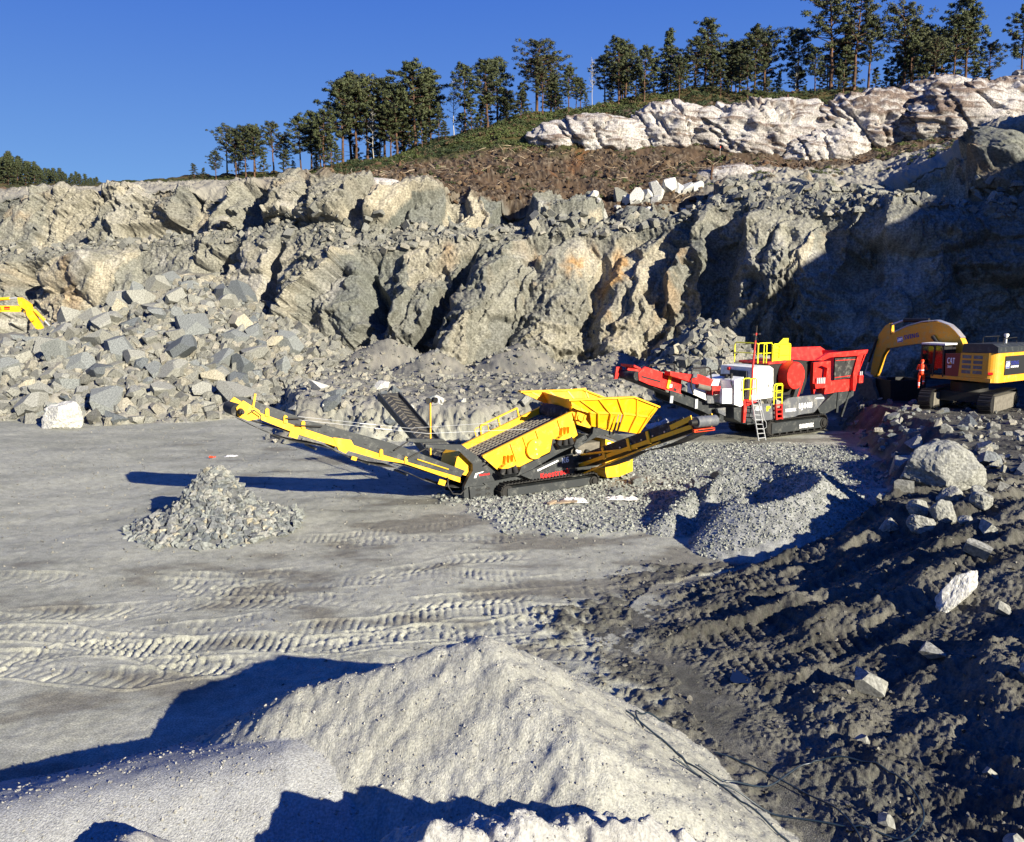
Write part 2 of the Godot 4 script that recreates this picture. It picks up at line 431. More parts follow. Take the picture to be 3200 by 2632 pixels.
func build_cliff_and_hill() -> void:
	var nst := CTRL.size() / (CTRL_ROWS * 3)
	# columns: dense in view, coarse outside it
	var av := PackedFloat32Array()
	for i in 30:
		av.append(2.0 * i / 30.0)
	for i in 1020:
		av.append(2.0 + 14.0 * i / 1020.0)
	for i in 61:
		av.append(16.0 + 2.0 * i / 60.0)
	var bv := PackedFloat32Array()
	var segs := [5, 62, 62, 26, 44, 44, 30, 30, 26, 30, 12, 8]
	var soil_row := 0
	var hill_row := 0
	for k in segs.size():
		if k == 6:
			soil_row = bv.size()
		if k == 8:
			hill_row = bv.size()
		for i in segs[k]:
			bv.append(k + float(i) / segs[k])
	bv.append(segs.size())
	var cols := av.size()
	var rows := bv.size()
	var base := PackedVector3Array()
	base.resize(cols * rows)
	for i in cols:
		var a := av[i]
		var s := clampi(int(a), 0, nst - 2)
		var t := a - s
		var line := []
		for k in CTRL_ROWS:
			line.append(catmull(ctrl(maxi(s - 1, 0), k), ctrl(s, k), ctrl(s + 1, k), ctrl(mini(s + 2, nst - 1), k), t))
		for j in rows:
			var b := bv[j]
			var k := mini(int(b), CTRL_ROWS - 2)
			var p0: Vector3 = line[k]
			var p1: Vector3 = line[k + 1]
			base[j * cols + i] = p0.lerp(p1, b - k)
	var p := PackedVector3Array()
	var c := PackedColorArray()
	p.resize(cols * rows)
	c.resize(cols * rows)
	var up := Vector3.UP
	var near_feats: Array = []
	for i in cols:
		var mine: Array = []
		for ft in FEATURES:
			if absf(base[50 * cols + i].x - ft[0]) < ft[2] + ft[3] * absf(sin(ft[4])) + 5.0:
				mine.append(ft)
		near_feats.append(mine)
	for j in rows:
		var b := bv[j]
		# how much each kind of relief acts on this row
		var rock := smoothstep(0.0, 1.0, b) * (1.0 - smoothstep(5.9, 6.3, b))
		var benchw := smoothstep(2.7, 3.05, b) * (1.0 - smoothstep(3.9, 4.2, b))
		var soil := smoothstep(5.85, 6.2, b) * (1.0 - smoothstep(7.9, 8.6, b))
		var hill := smoothstep(7.8, 8.4, b)
		for i in cols:
			var o := j * cols + i
			var v := base[o]
			var e := base[j * cols + mini(i + 1, cols - 1)] - base[j * cols + maxi(i - 1, 0)]
			var f := base[mini(j + 2, rows - 1) * cols + i] - base[maxi(j - 2, 0) * cols + i]
			var nn := e.cross(f).normalized()
			if nn.z < 0.0 and nn.y < 0.0:
				nn = -nn
			var low := n_low.get_noise_3dv(v)
			var mid := n_mid.get_noise_3dv(v)
			var fine := n_fine.get_noise_3dv(v)
			var disp := Vector3.ZERO
			var col: Color
			if b < 6.35:
				var w1 := mid * 1.1
				var wx := v.x + low * 4.0 + w1
				var wy := v.y + n_low.get_noise_2d(v.x + 90.0, v.y * 1.6) * 3.0
				# beds lean to the right going up
				var lx := wx - wy * 0.55
				var f1 := facet(lx, wy * 0.55, 6.5, 1)
				var tone := fh[fid + 3]
				var tone_b := fh[fid + 4]
				var f2 := facet(lx + w1 * 0.6, wy * 0.7, 2.3, 2)
				var tone2 := fh[fid + 3]
				var f3 := facet(lx, wy * 0.85 + mid, 0.85, 3)
				var rubble := smoothstep(-0.12, 0.2, n_low.get_noise_3d(v.x * 1.7, v.y * 1.7 + 40.0, v.z * 1.7))
				var ridge := n_ridge.get_noise_3d(lx * 1.2, wy * 0.5, v.z)
				var d := f1 * 3.2 + f2 * 1.0 + f3 * (0.16 + 0.45 * rubble) + ridge * 0.4 + mid * 0.28 + fine * (0.09 + 0.22 * rubble)
				for ft in near_feats[i]:
					var dx: float = v.x - ft[0]
					var dy: float = v.y - ft[1]
					if absf(dx) + absf(dy) > ft[2] + ft[3] + 6.0:
						continue
					dx -= dy * sin(ft[4])
					dx += mid * 0.8
					dy += low * 2.0
					var rr: float = (dx * dx) / (ft[2] * ft[2]) + (dy * dy) / (ft[3] * ft[3])
					if rr < 1.0:
						d += ft[5] * sqrt(1.0 - rr) * 0.85
				d = lerpf(d, absf(d) * 0.25 + fine * 0.35 + mid * 0.4, benchw * 0.85)
				disp = nn * d * rock
				# colour: grey-green rock, pale and rusty faces, dark freshly broken blocks
				col = mixc(Color(0.305, 0.295, 0.245), Color(0.18, 0.187, 0.165), tone * 1.6 - 0.3)
				col = mixc(col, Color(0.45, 0.405, 0.31), smoothstep(0.6, 0.75, tone_b) * 0.9)
				col = mixc(col, Color(0.17, 0.175, 0.165), smoothstep(0.76, 0.84, tone2) * 0.65)
				var rust := smoothstep(0.12, 0.4, n_low.get_noise_3d(v.x * 2.2 + 300.0, v.y * 1.5, v.z))
				var warm := exp(-pow((v.x - 6.0) / 13.0, 2.0)) * smoothstep(4.0, 11.0, v.y)
				col = mixc(col, Color(0.43, 0.27, 0.13), rust * (0.4 + 0.8 * warm) * smoothstep(-0.1, 0.3, mid))
				var chalk := smoothstep(0.2, 0.5, n_low.get_noise_3d(v.x * 3.0 - 200.0, v.y * 2.0 + 70.0, v.z)) * 0.6
				col = mixc(col, Color(0.50, 0.48, 0.43), chalk)
				# gritty debris lying on the ledges
				col = mixc(col, Color(0.225, 0.222, 0.19), maxf(benchw, rubble * 0.55))
				col = col * (0.93 + 0.35 * fine)
				if b > 5.8:
					var edge := smoothstep(5.8, 6.2, b + mid * 0.4)
					var brown := soil_mask(v)
					col = mixc(col, mixc(Color(0.33, 0.31, 0.26), soil_colour(v, fine, mid), brown), edge)
					disp += up * (mid * 0.5 + fine * 0.2) * edge
			elif b < 8.3:
				disp = up * (mid * 0.9 + fine * 0.16 + absf(n_mid.get_noise_3d(v.x * 2.0, v.y * 2.0, v.z * 2.0)) * 0.35) * (1.0 - hill * 0.6)
				disp += Vector3(0, 0, fine * 0.15)
				var brown := soil_mask(v)
				col = mixc(Color(0.33, 0.31, 0.26) * (0.9 + 0.4 * fine), soil_colour(v, fine, mid), brown)
				col = mixc(col, Color(0.05, 0.055, 0.02), smoothstep(7.6, 8.2, b + mid * 0.7) * (1.0 - smoothstep(8.0, 12.0, v.x + mid * 5.0)))
			else:
				disp = up * (low * 1.2 + mid * 0.6 + fine * 0.12)
				col = mixc(Color(0.045, 0.055, 0.018), Color(0.10, 0.075, 0.035), smoothstep(-0.1, 0.35, mid + low))
				if v.x > 8.0 and b < 10.0:
					# stripped of turf below and between the bald rocks
					var bare := smoothstep(8.0, 12.0, v.x + mid * 5.0) * (1.0 - smoothstep(9.5, 9.75, b + mid * 0.6 + low * 0.4))
					col = mixc(col, soil_colour(v, fine, mid), bare)
				col = col * (0.9 + 0.4 * fine)
			p[o] = v + disp
			col.a = 1.0
			c[o] = col
	cliff_p = p
	cliff_cols = cols
	cliff_b = bv
	structure(mesh_node("quarry_cliff", grid_mesh(p, c, cols, 0, soil_row, false), mats.rock))
	structure(mesh_node("soil_slope", grid_mesh(p, c, cols, soil_row, hill_row, false), mats.soil))
	structure(mesh_node("hillside", grid_mesh(p, c, cols, hill_row, rows - 1, false), mats.soil))

func soil_mask(v: Vector3) -> float:
	# torn brown topsoil over the middle of the rim; bare crushed rock at both ends
	var m := smoothstep(-33.0, -22.0, v.x + n_low.get_noise_2d(v.x, v.z) * 6.0)
	var crushed := smoothstep(17.0, 24.0, v.x) * (1.0 - smoothstep(-97.0, -99.0, v.z))
	if v.x < -22.0 and v.z < -113.0:
		m = maxf(m, smoothstep(-113.0, -117.0, v.z))
	return clampf(m - crushed, 0.0, 1.0)

func soil_colour(v: Vector3, fine: float, mid: float) -> Color:
	var c := mixc(Color(0.10, 0.068, 0.045), Color(0.055, 0.040, 0.029), 0.5 + mid * 1.6)
	c = mixc(c, Color(0.165, 0.13, 0.095), smoothstep(0.08, 0.4, fine + mid * 0.4))
	c = mixc(c, Color(0.20, 0.095, 0.04), smoothstep(0.3, 0.55, n_low.get_noise_2d(v.x * 3.0 + 50.0, v.z * 3.0)) * 0.7)
	return c

func surface_point(row_lo: float, row_hi: float, x_lo: float, x_hi: float) -> Vector3:
	var j0 := 0
	while j0 < cliff_b.size() - 1 and cliff_b[j0] < row_lo:
		j0 += 1
	var j1 := j0
	while j1 < cliff_b.size() - 1 and cliff_b[j1] < row_hi:
		j1 += 1
	for tries in 40:
		var q := cliff_p[rng.randi_range(j0, j1) * cliff_cols + rng.randi_range(0, cliff_cols - 1)]
		if q.x > x_lo and q.x < x_hi:
			return q
	return Vector3(0, -50, 0)

func hill_height(x: float, z: float) -> float:
	var best := 1e9
	var y := 0.0
	var j := 0
	while cliff_b[j] < 5.5:
		j += 1
	while j < cliff_b.size():
		var o := j * cliff_cols
		var end := o + cliff_cols
		while o < end:
			var q := cliff_p[o]
			var dd := (q.x - x) * (q.x - x) + (q.z - z) * (q.z - z)
			if dd < best:
				best = dd
				y = q.y
			o += 6
		j += 1
	return y

# ---------------------------------------------------------------- quarry floor
func polyline(t: float, pts: Array) -> float:
	if t <= pts[0][0]:
		return pts[0][1]
	for i in range(1, pts.size()):
		if t <= pts[i][0]:
			return lerpf(pts[i - 1][1], pts[i][1], (t - pts[i - 1][0]) / (pts[i][0] - pts[i - 1][0]))
	return pts[-1][1]

const TERRACE := [[-60, 66], [-17, 60], [-13.5, 50.8], [-2, 47.6], [3, 50.0], [8, 57], [14, 63], [20, 64], [40, 72]]
const BANK_EDGE := [[8, 4.6], [11, 5.2], [14, 4.8], [17, 3.9], [20, 3.0], [24, 5.2], [27, 9.8], [30, 15.0], [34, 16.4], [38, 17.2], [42, 18.6], [46, 20.2], [52, 21.6], [60, 23], [75, 26]]
const BANK_TOP := [[8, 1.3], [14, 1.4], [17, 1.8], [24, 2.4], [30, 1.9], [38, 1.9], [45, 1.7], [55, 1.6], [75, 2.0]]
const BANK_SLOPE := [[8, 0.14], [15, 0.17], [18, 0.18], [24, 0.22], [28, 0.7], [40, 0.7], [75, 0.5]]

func seg_cone(x: float, d: float, ax: float, ad: float, ay: float, bx: float, bd: float, by: float, slope: float, soft := 0.02) -> float:
	var ex := bx - ax
	var ed := bd - ad
	var t := clampf(((x - ax) * ex + (d - ad) * ed) / (ex * ex + ed * ed + 1e-6), 0.0, 1.0)
	var dx := x - ax - ex * t
	var dd := d - ad - ed * t
	var q := sqrt(dx * dx + dd * dd + soft)
	return lerpf(ay, by, t) - slope * (q - sqrt(soft))

var zone := 0          # what lies at the last point asked for
var zone_w := 0.0
func ground_height(x: float, d: float) -> float:
	var low := n_low.get_noise_2d(x * 1.5, d * 1.5)
	var mid := n_mid.get_noise_2d(x, d)
	var fine := n_fine.get_noise_2d(x, d)
	zone = 0
	zone_w = 0.0
	var y := low * 0.16 + mid * 0.05 + fine * 0.018
	if d > 15.0 and d < 37.0 and x < 7.0:
		y += tread(x, d) * (1.0 - smoothstep(33.0, 37.0, d)) * (1.0 - smoothstep(1.5, 5.0, x + low * 4.0))
	# gravel bed round the screener
	if d > 26.0 and d < 50.0:
		var bed := gravel_bed(x, d)
		if bed > 0.0:
			y += bed * (0.10 + fine * 0.05)
			zone = 1
			zone_w = bed
	# terrace and heaps further back
	var h := -9.0
	if d > 43.0:
		# terrace behind the machines
		var ef := polyline(x, TERRACE) + mid * 1.6 + low * 1.5
		var te := smoothstep(0.0, 3.4, d - ef) * smoothstep(-19.0, -14.5, x + mid * 2.0)
		if te > 0.0:
			y = lerpf(y, 2.1 + clampf(d - ef, 0.0, 40.0) * 0.012 + mid * 0.35 + fine * 0.12, te) + te * (1.0 - te) * (mid * 1.6 + fine * 2.2 + low * 2.0)
			zone = 2
			zone_w = te
		# heaps against the foot of the cliff
		h = 10.2 - 0.37 * Vector2((x + 31.5) * 1.06, d - 84.0).length() + mid * 0.7 + fine * 0.1
		if h > y:
			y = h
			zone = 3
		h = 6.7 - 0.80 * Vector2((x - 15.2), (d - 66.5)).length() + mid * 0.4 + fine * 0.1
		if h > y:
			y = h
			zone = 3
		for q in [[-6.5, 70.0, 4.4, 0.62], [0.5, 72.5, 4.8, 0.55], [-12.5, 51.2, 1.6, 0.62], [-11.0, 75.0, 5.0, 0.5], [9.0, 73.5, 4.0, 0.45], [-47.0, 80.0, 5.4, 0.3]]:
			h = q[2] - q[3] * Vector2(x - q[0], d - q[1]).length() + mid * 0.35 + fine * 0.08
			if h > y:
				y = h
				zone = 4
	# the dark bank and ramp on the right
	if d < 80.0 and x > 1.0 + maxf(0.0, d - 26.0) * 0.42:
		var xl := polyline(d, BANK_EDGE) + mid * 1.1 + low * 1.4
		if x > xl - 0.5:
			var hb := polyline(d, BANK_TOP)
			var rise := (x - xl) * polyline(d, BANK_SLOPE)
			var cl := smoothstep(0.0, 1.0, rise / hb) * hb if d < 26.0 else minf(rise, hb)
			var lump := (absf(mid) * 0.14 + fine * 0.07 + absf(n_fine.get_noise_2d(x * 0.5, d * 0.5)) * 0.07 + n_fine.get_noise_2d(x * 3.5, d * 3.5) * 0.07) * smoothstep(-0.1, 0.25, rise) * (1.0 if d < 30.0 else 0.55)
			if d < 16.5 and x > 4.5:
				lump += absf(n_mid.get_noise_2d(x * 1.1 + 31.0, d * 1.1)) * 0.5 * smoothstep(4.5, 6.5, x)
				cl += smoothstep(8.0, 13.0, x) * 0.4
			var bank := cl + lump + rut(x, d) * smoothstep(0.0, 0.5, rise)
			if bank > y:
				y = bank
			if rise > -0.1:
				zone = 5
				zone_w = maxf(smoothstep(-0.1, 0.3, rise), 0.9 if d < 21.0 + mid * 5.0 + fine * 3.0 else 0.0)
	# wet, broken edge in front of the ramp
	if d > 6.0 and d < 26.0 and x > -3.0:
		var damp := smoothstep(0.5, 2.6, x + mid * 2.6 + fine * 1.6 - maxf(0.0, d - 19.0) * 0.35)
		if damp > 0.0 and zone != 5:
			zone = 6
			zone_w = damp
			y += damp * (absf(mid) * 0.22 + fine * 0.10)
	# crescent of fine gravel
	if d > 25.0 and d < 38.0 and x > 2.0 and x < 15.0:
		var ang := atan2(-(d - 30.2), x - 9.0)
		var rad := Vector2(x - 9.0, d - 30.2).length() + mid * 0.3
		var open := smoothstep(-2.9, -1.9, ang) * (1.0 - smoothstep(2.3, 3.0, ang))
		var open2 := 1.0 if ang > -1.9 and ang < 2.3 else open
		h = 2.15 * open2 * (0.78 + 0.22 * cos(ang + 0.1)) - 0.66 * absf(rad - 2.2) + fine * 0.05 + mid * 0.12
		if h > y:
			y = h
			zone = 7
		h = seg_cone(x, d, 5.6, 29.8, 0.45, 7.4, 33.0, 0.85, 0.6) + fine * 0.05
		if h > y:
			y = h
			zone = 7
		h = 1.15 - 0.6 * Vector2(x - 8.4, d - 30.4).length() + fine * 0.05
		if h > y:
			y = h
			zone = 7
	# cone of coarse stones under the tail conveyor
	var rc := Vector2(x + 10.95, d - 30.4).length()
	if rc < 4.0:
		h = cone_profile(rc)
		if h > y:
			y = h
			zone = 8
	# foreground stockpiles
	if d < 22.0:
		var coarse := absf(n_mid.get_noise_2d(x * 3.0, d * 3.0 + 17.0))
		var rough := 0.055 * fine + 0.10 * mid + coarse * 0.10
		h = seg_cone(x, d, -0.55, 13.0, 2.86, -3.35, 12.9, 2.08, 0.66) + rough
		h = maxf(h, seg_cone(x, d, -0.55, 13.0, 2.86, 1.0, 11.2, 2.2, 0.66) + rough)
		if h > y:
			y = h
			zone = 9
		h = seg_cone(x, d, -3.4, 11.8, 1.66, -7.6, 10.5, 1.36, 0.50, 0.5) + 0.015 * fine + 0.07 * mid + 0.12 * low
		if h > y:
			y = h
			zone = 10
		h = seg_cone(x, d, -0.9, 8.3, 2.55, 1.5, 9.3, 2.05, 0.8) + 0.14 * mid + 0.12 * fine + coarse * 0.40
		h = maxf(h, seg_cone(x, d, -4.75, 9.5, 1.75, -4.3, 8.4, 2.0, 0.9) + 0.12 * mid + 0.06 * fine + coarse * 0.2)
		h = maxf(h, 4.6 - 0.9 * maxf(d - 3.2, 0.0) - 0.12 * absf(x) + coarse * 0.5 + 0.1 * fine)
		if h > y:
			y = h
			zone = 11
	return y

func cone_profile(q: float) -> float:
	# steep cap on a spreading skirt
	return maxf(2.05 - 1.15 * maxf(q - 0.25, 0.0), 1.15 - 0.50 * maxf(q - 0.55, 0.0)) if q < 3.0 else -1.0

func gravel_bed(x: float, d: float) -> float:
	var w := n_mid.get_noise_2d(x * 0.7, d * 0.7) * 2.2
	var a := smoothstep(29.0, 31.0, d + w - maxf(0.0, -x - 0.5) * 1.6) * (1.0 - smoothstep(46.0, 49.0, d))
	return a * smoothstep(-3.5, -1.5, x + w) * (1.0 - smoothstep(13.0, 16.0, x - (d - 34.0) * 0.5 + w))

func lug(t: float) -> float:
	var s := sin(t * TAU)
	return smoothstep(0.2, 0.55, s)

const TRACKS := [[18.9, 0.10, 0.004, -16, 3], [20.6, 0.13, 0.004, -18, 2], [21.7, 0.16, 0.002, -20, 4], [23.3, 0.19, 0.0, -14, 4], [24.2, 0.20, 0.0, -20, 2], [25.4, 0.22, -0.002, -10, 3], [26.3, 0.16, 0.0, -18, 1], [27.3, 0.25, 0.0, -9, 0], [19.7, -0.05, 0.0, -11, 1], [22.5, 0.02, 0.012, -13, -1], [28.6, 0.22, 0.0, -7, 2], [17.9, -0.16, 0.0, -8, 2], [19.3, 0.16, 0.006, -14, -3], [20.0, 0.08, 0.0, -7, 3], [18.3, 0.05, 0.0, -13, -4], [25.0, 0.06, 0.0, -20, -6], [22.0, 0.3, 0.004, -10, 4], [30.0, 0.2, 0.0, -8, -1]]
func tread(x: float, d: float) -> float:
	var y := 0.0
	for i in TRACKS.size():
		var t: Array = TRACKS[i]
		if x < t[3] or x > t[4]:
			continue
		var lat: float = d - t[0] - t[1] * x - t[2] * x * x - n_low.get_noise_2d(x * 1.3, i * 71.0) * 2.2
		if absf(lat) > 0.62:
			continue
		var wear := clampf(0.55 + n_low.get_noise_2d(x * 3.0 + i * 40.0, d * 3.0) * 2.2, 0.0, 1.0)
		wear *= smoothstep(0.0, 1.5, x - t[3]) * smoothstep(0.0, 1.5, t[4] - x)
		var edge := 1.0 - smoothstep(0.42, 0.55, absf(lat))
		var ph := x / 0.28
		if i % 3 == 0:
			ph += absf(lat) * 1.4
		elif i % 3 == 1:
			ph += lat * 1.1 + (0.5 if lat > 0.0 else 0.0)
		else:
			ph = x / 0.21 + lat * 0.3
		y -= (0.010 + 0.036 * lug(ph + n_mid.get_noise_2d(x, d) * 0.25) * clampf(0.8 + n_fine.get_noise_2d(x * 0.6, d * 0.6) * 1.6, 0.2, 1.3)) * edge * wear
		y += 0.03 * exp(-pow((absf(lat) - 0.58) * 16.0, 2.0)) * wear
	return y

# deep ruts climbing the dark ramp
func rut(x: float, d: float) -> float:
	var y := 0.0
	for i in 6:
		var d0: float = [17.0, 18.5, 19.9, 21.3, 22.6, 24.0][i]
		var lat := d - d0 - 0.36 * (x - 3.0) - n_low.get_noise_2d(x * 2.0, i * 30.0) * 1.2
		if absf(lat) < 1.1 and d < 30.0:
			var e := 1.0 - smoothstep(0.35, 0.55, absf(lat))
			y -= e * (0.07 + 0.07 * lug(x / (0.26 if i % 2 == 0 else 0.34) + lat * 0.5))
			y += 0.13 * exp(-pow((absf(lat) - 0.66) * 5.5, 2.0)) * (0.6 + n_mid.get_noise_2d(x * 2.0, d))
	return y

func ground_colour(x: float, d: float, y: float) -> Color:
	var low := n_low.get_noise_2d(x * 2.0 + 11.0, d * 2.0)
	var mid := n_mid.get_noise_2d(x * 0.7 - 40.0, d * 1.6)
	var fine := n_fine.get_noise_2d(x * 1.3 + 5.0, d * 1.3)
	var dry := mixc(Color(0.44, 0.44, 0.365), Color(0.335, 0.338, 0.28), 0.5 + mid * 1.4 + low)
	dry = mixc(dry, Color(0.225, 0.215, 0.175), smoothstep(0.12, 0.42, mid + low * 0.6 + (x + 4.0) * 0.022) * 0.85)
	var c := dry
	var dark := mixc(Color(0.072, 0.070, 0.060), Color(0.135, 0.130, 0.110), 0.5 + mid * 1.3 + fine * 0.5)
	match zone:
		1: c = mixc(dry, Color(0.34, 0.35, 0.315), zone_w * 0.9)
		2: c = mixc(dry, mixc(Color(0.20, 0.195, 0.165), Color(0.29, 0.28, 0.245), 0.5 + mid * 1.5), zone_w)
		3: c = mixc(Color(0.26, 0.255, 0.225), Color(0.34, 0.32, 0.27), 0.5 + mid * 1.5)
		4: c = mixc(Color(0.20, 0.195, 0.17), Color(0.28, 0.265, 0.22), 0.5 + mid * 1.5)
		5:
			c = mixc(dry, dark, zone_w)
		6: c = mixc(dry, dark, zone_w * 0.92)
		7: c = mixc(Color(0.28, 0.285, 0.265), Color(0.36, 0.365, 0.34), 0.5 + fine * 1.5)
		8: c = Color(0.16, 0.165, 0.165)
		9: c = mixc(Color(0.41, 0.408, 0.36), Color(0.33, 0.328, 0.285), 0.5 + mid * 1.2 + fine * 0.7)
		10: c = mixc(Color(0.42, 0.425, 0.405), Color(0.37, 0.375, 0.355), 0.5 + fine)
		11: c = mixc(Color(0.46, 0.455, 0.43), Color(0.38, 0.375, 0.35), 0.5 + mid * 1.2 + fine * 0.7)
	c = c * (0.95 + fine * 0.28)
	c.a = 1.0
	return c

func build_ground() -> void:
	var dv := PackedFloat32Array()
	for i in 24:
		dv.append(-30.0 + 33.5 * i / 24.0)
	for i in 220:
		dv.append(3.5 + 11.5 * i / 220.0)
	for i in 390:
		dv.append(1.0 / lerpf(1.0 / 15.0, 1.0 / 46.0, i / 390.0))
	for i in 120:
		dv.append(46.0 + 22.0 * i / 120.0)
	for i in 61:
		dv.append(68.0 + 40.0 * i / 60.0)
	var tv := PackedFloat32Array()
	for i in 25:
		tv.append(-1.0 - pow(1.0 - i / 25.0, 2.0) * 5.0)
	for i in 770:
		tv.append(-1.0 + 2.0 * i / 770.0)
	for i in 26:
		tv.append(1.0 + pow(i / 25.0, 2.0) * 5.0)
	var cols := tv.size()
	var rows := dv.size()
	var p := PackedVector3Array()
	var c := PackedColorArray()
	p.resize(cols * rows)
	c.resize(cols * rows)
	for j in rows:
		var d := dv[j]
		var half := 0.655 * maxf(d, 3.0) + 1.6
		for i in cols:
			var x := tv[i] * half
			if absf(tv[i]) > 1.0:
				x = signf(tv[i]) * (half + (absf(tv[i]) - 1.0) * 18.0)
			var y := ground_height(x, d)
			p[j * cols + i] = Vector3(x, y, -d)
			c[j * cols + i] = ground_colour(x, d, y)
	structure(mesh_node("ground", grid_mesh(p, c, cols, 0, rows - 1, false), mats.ground))
	# the country round the quarry, out to the horizon
	var st := SurfaceTool.new()
	st.begin(Mesh.PRIMITIVE_TRIANGLES)
	var q := PlaneMesh.new()
	q.size = Vector2(3000, 3000)
	st.append_from(q, 0, Transform3D(Basis(), Vector3(0, -6.0, 0)))
	var land := mesh_node("terrain", st.commit(), paint(Color(0.20, 0.22, 0.15), 0.95))
	structure(land)

func build_shading_hill() -> void:
	# the quarry's right-hand wall, outside the frame, whose shadow lies on the cliff
	var ridge := [[45, -36, 2], [50, -35, 14], [53, -34, 24.5], [54.8, -33, 27.5], [59, -31.9, 31.6], [62.1, -30.9, 34.4], [66, -30.9, 36.3], [71.1, -30.9, 39.1], [82, -30, 44], [105, -28, 50]]
	var cols := ridge.size() * 8 - 7
	var rows := 24
	var p := PackedVector3Array()
	var c := PackedColorArray()
	for j in rows:
		var t := j / float(rows - 1) * 2.0 - 1.0
		for i in cols:
			var k := mini(i / 8, ridge.size() - 2)
			var u := i / 8.0 - k
			var a := Vector3(ridge[k][0], ridge[k][2], ridge[k][1])
			var b := Vector3(ridge[k + 1][0], ridge[k + 1][2], ridge[k + 1][1])
			var v := a.lerp(b, u)
			var fall := absf(t)
			v += Vector3(0.25, 0, 1.0 if t > 0.0 else -0.45) * fall * v.y * 1.2
			v.y = lerpf(v.y, -3.0, fall)
			var n := n_low.get_noise_3dv(v * 2.0)
			v += Vector3(n, n * 0.4, n) * 2.0 * smoothstep(0.0, 0.4, fall)
			v.y += n_mid.get_noise_3dv(v) * 0.3
			p.append(v)
			c.append(mixc(Color(0.20, 0.195, 0.17), Color(0.28, 0.26, 0.22), 0.5 + n))
	structure(mesh_node("hill", grid_mesh(p, c, cols, 0, rows - 1, false), mats.rock))

# ---------------------------------------------------------------- broken rock
# a convex block cut from a cube by random planes: flat faces, sharp arrises
func block_mesh(sd: int, cuts: int, squash: Vector3, lo := 0.62, hi := 0.98) -> ArrayMesh:
	var g := RandomNumberGenerator.new()
	g.seed = sd * 131 + 7
	var faces: Array = []
	var s := 1.0
	var v := [Vector3(-s, -s, -s), Vector3(s, -s, -s), Vector3(s, s, -s), Vector3(-s, s, -s), Vector3(-s, -s, s), Vector3(s, -s, s), Vector3(s, s, s), Vector3(-s, s, s)]
	for q in [[0, 3, 2, 1], [4, 5, 6, 7], [0, 1, 5, 4], [2, 3, 7, 6], [0, 4, 7, 3], [1, 2, 6, 5]]:
		faces.append([v[q[0]], v[q[1]], v[q[2]], v[q[3]]])
	for k in cuts:
		var n := Vector3(g.randfn(), g.randfn(), g.randfn()).normalized()
		var d := g.randf_range(lo, hi)
		var out: Array = []
		var rim: Array = []
		for f in faces:
			var nf: Array = []
			for i in f.size():
				var a: Vector3 = f[i]
				var b: Vector3 = f[(i + 1) % f.size()]
				var da := n.dot(a) - d
				var db := n.dot(b) - d
				if da <= 0.0:
					nf.append(a)
				if (da < 0.0 and db > 0.0) or (da > 0.0 and db < 0.0):
					var x := a.lerp(b, da / (da - db))
					nf.append(x)
					rim.append(x)
			if nf.size() >= 3:
				out.append(nf)
		if rim.size() >= 3:
			var c := Vector3.ZERO
			for x in rim:
				c += x
			c /= rim.size()
			var e1 := n.cross(Vector3(0.3, 1, 0.2)).normalized()
			var e2 := n.cross(e1)
			rim.sort_custom(func(p, q): return atan2((p - c).dot(e2), (p - c).dot(e1)) < atan2((q - c).dot(e2), (q - c).dot(e1)))
			var cap: Array = []
			for x in rim:
				if cap.is_empty() or x.distance_to(cap[-1]) > 0.02:
					cap.append(x)
			if cap.size() >= 3:
				out.append(cap)
		faces = out
	var st := SurfaceTool.new()
	st.begin(Mesh.PRIMITIVE_TRIANGLES)
	for f in faces:
		for i in range(1, f.size() - 1):
			var a: Vector3 = f[0] * squash
			var b: Vector3 = f[i] * squash
			var c: Vector3 = f[i + 1] * squash
			var n := (b - a).cross(c - a)
			if n.length() < 1e-7:
				continue
			n = n.normalized()
			if n.dot(a + b + c) < 0.0:
				tri(st, a, c, b)
			else:
				tri(st, a, b, c)
	return st.commit()

# a triangle given counter-clockwise seen from outside
func tri(st: SurfaceTool, a: Vector3, b: Vector3, c: Vector3) -> void:
	var n := (b - a).cross(c - a).normalized()
	st.set_normal(n)
	st.add_vertex(a)
	st.set_normal(n)
	st.add_vertex(c)
	st.set_normal(n)
	st.add_vertex(b)

var blocks: Array = []
var pebbles: Array = []
var rock_mats: Array = []
const ROCK_TONES := [Color(0.60, 0.60, 0.57), Color(0.52, 0.535, 0.53), Color(0.42, 0.44, 0.45), Color(0.69, 0.665, 0.59), Color(0.80, 0.795, 0.77)]
const TONE_WORDS := ["mid grey", "greenish grey", "dark bluish grey", "pale cream", "chalky white"]

func rand_basis() -> Basis:
	return Basis(Vector3(rng.randfn(), rng.randfn(), rng.randfn()).normalized(), r(0, TAU))

func loose_rock(called: String, at: Vector3, size: Vector3, tone: int, label: String, group: String, tilt := 0.5) -> MeshInstance3D:
	var o := mesh_node(called, blocks[rng.randi_range(0, blocks.size() - 1)], rock_mats[tone])
	o.transform = Transform3D(Basis.from_euler(Vector3(r(-tilt, tilt), r(0, TAU), r(-tilt, tilt))).scaled_local(size), at)
	tag(o, label, "boulder" if called == "boulder" else "rock", group)
	return o

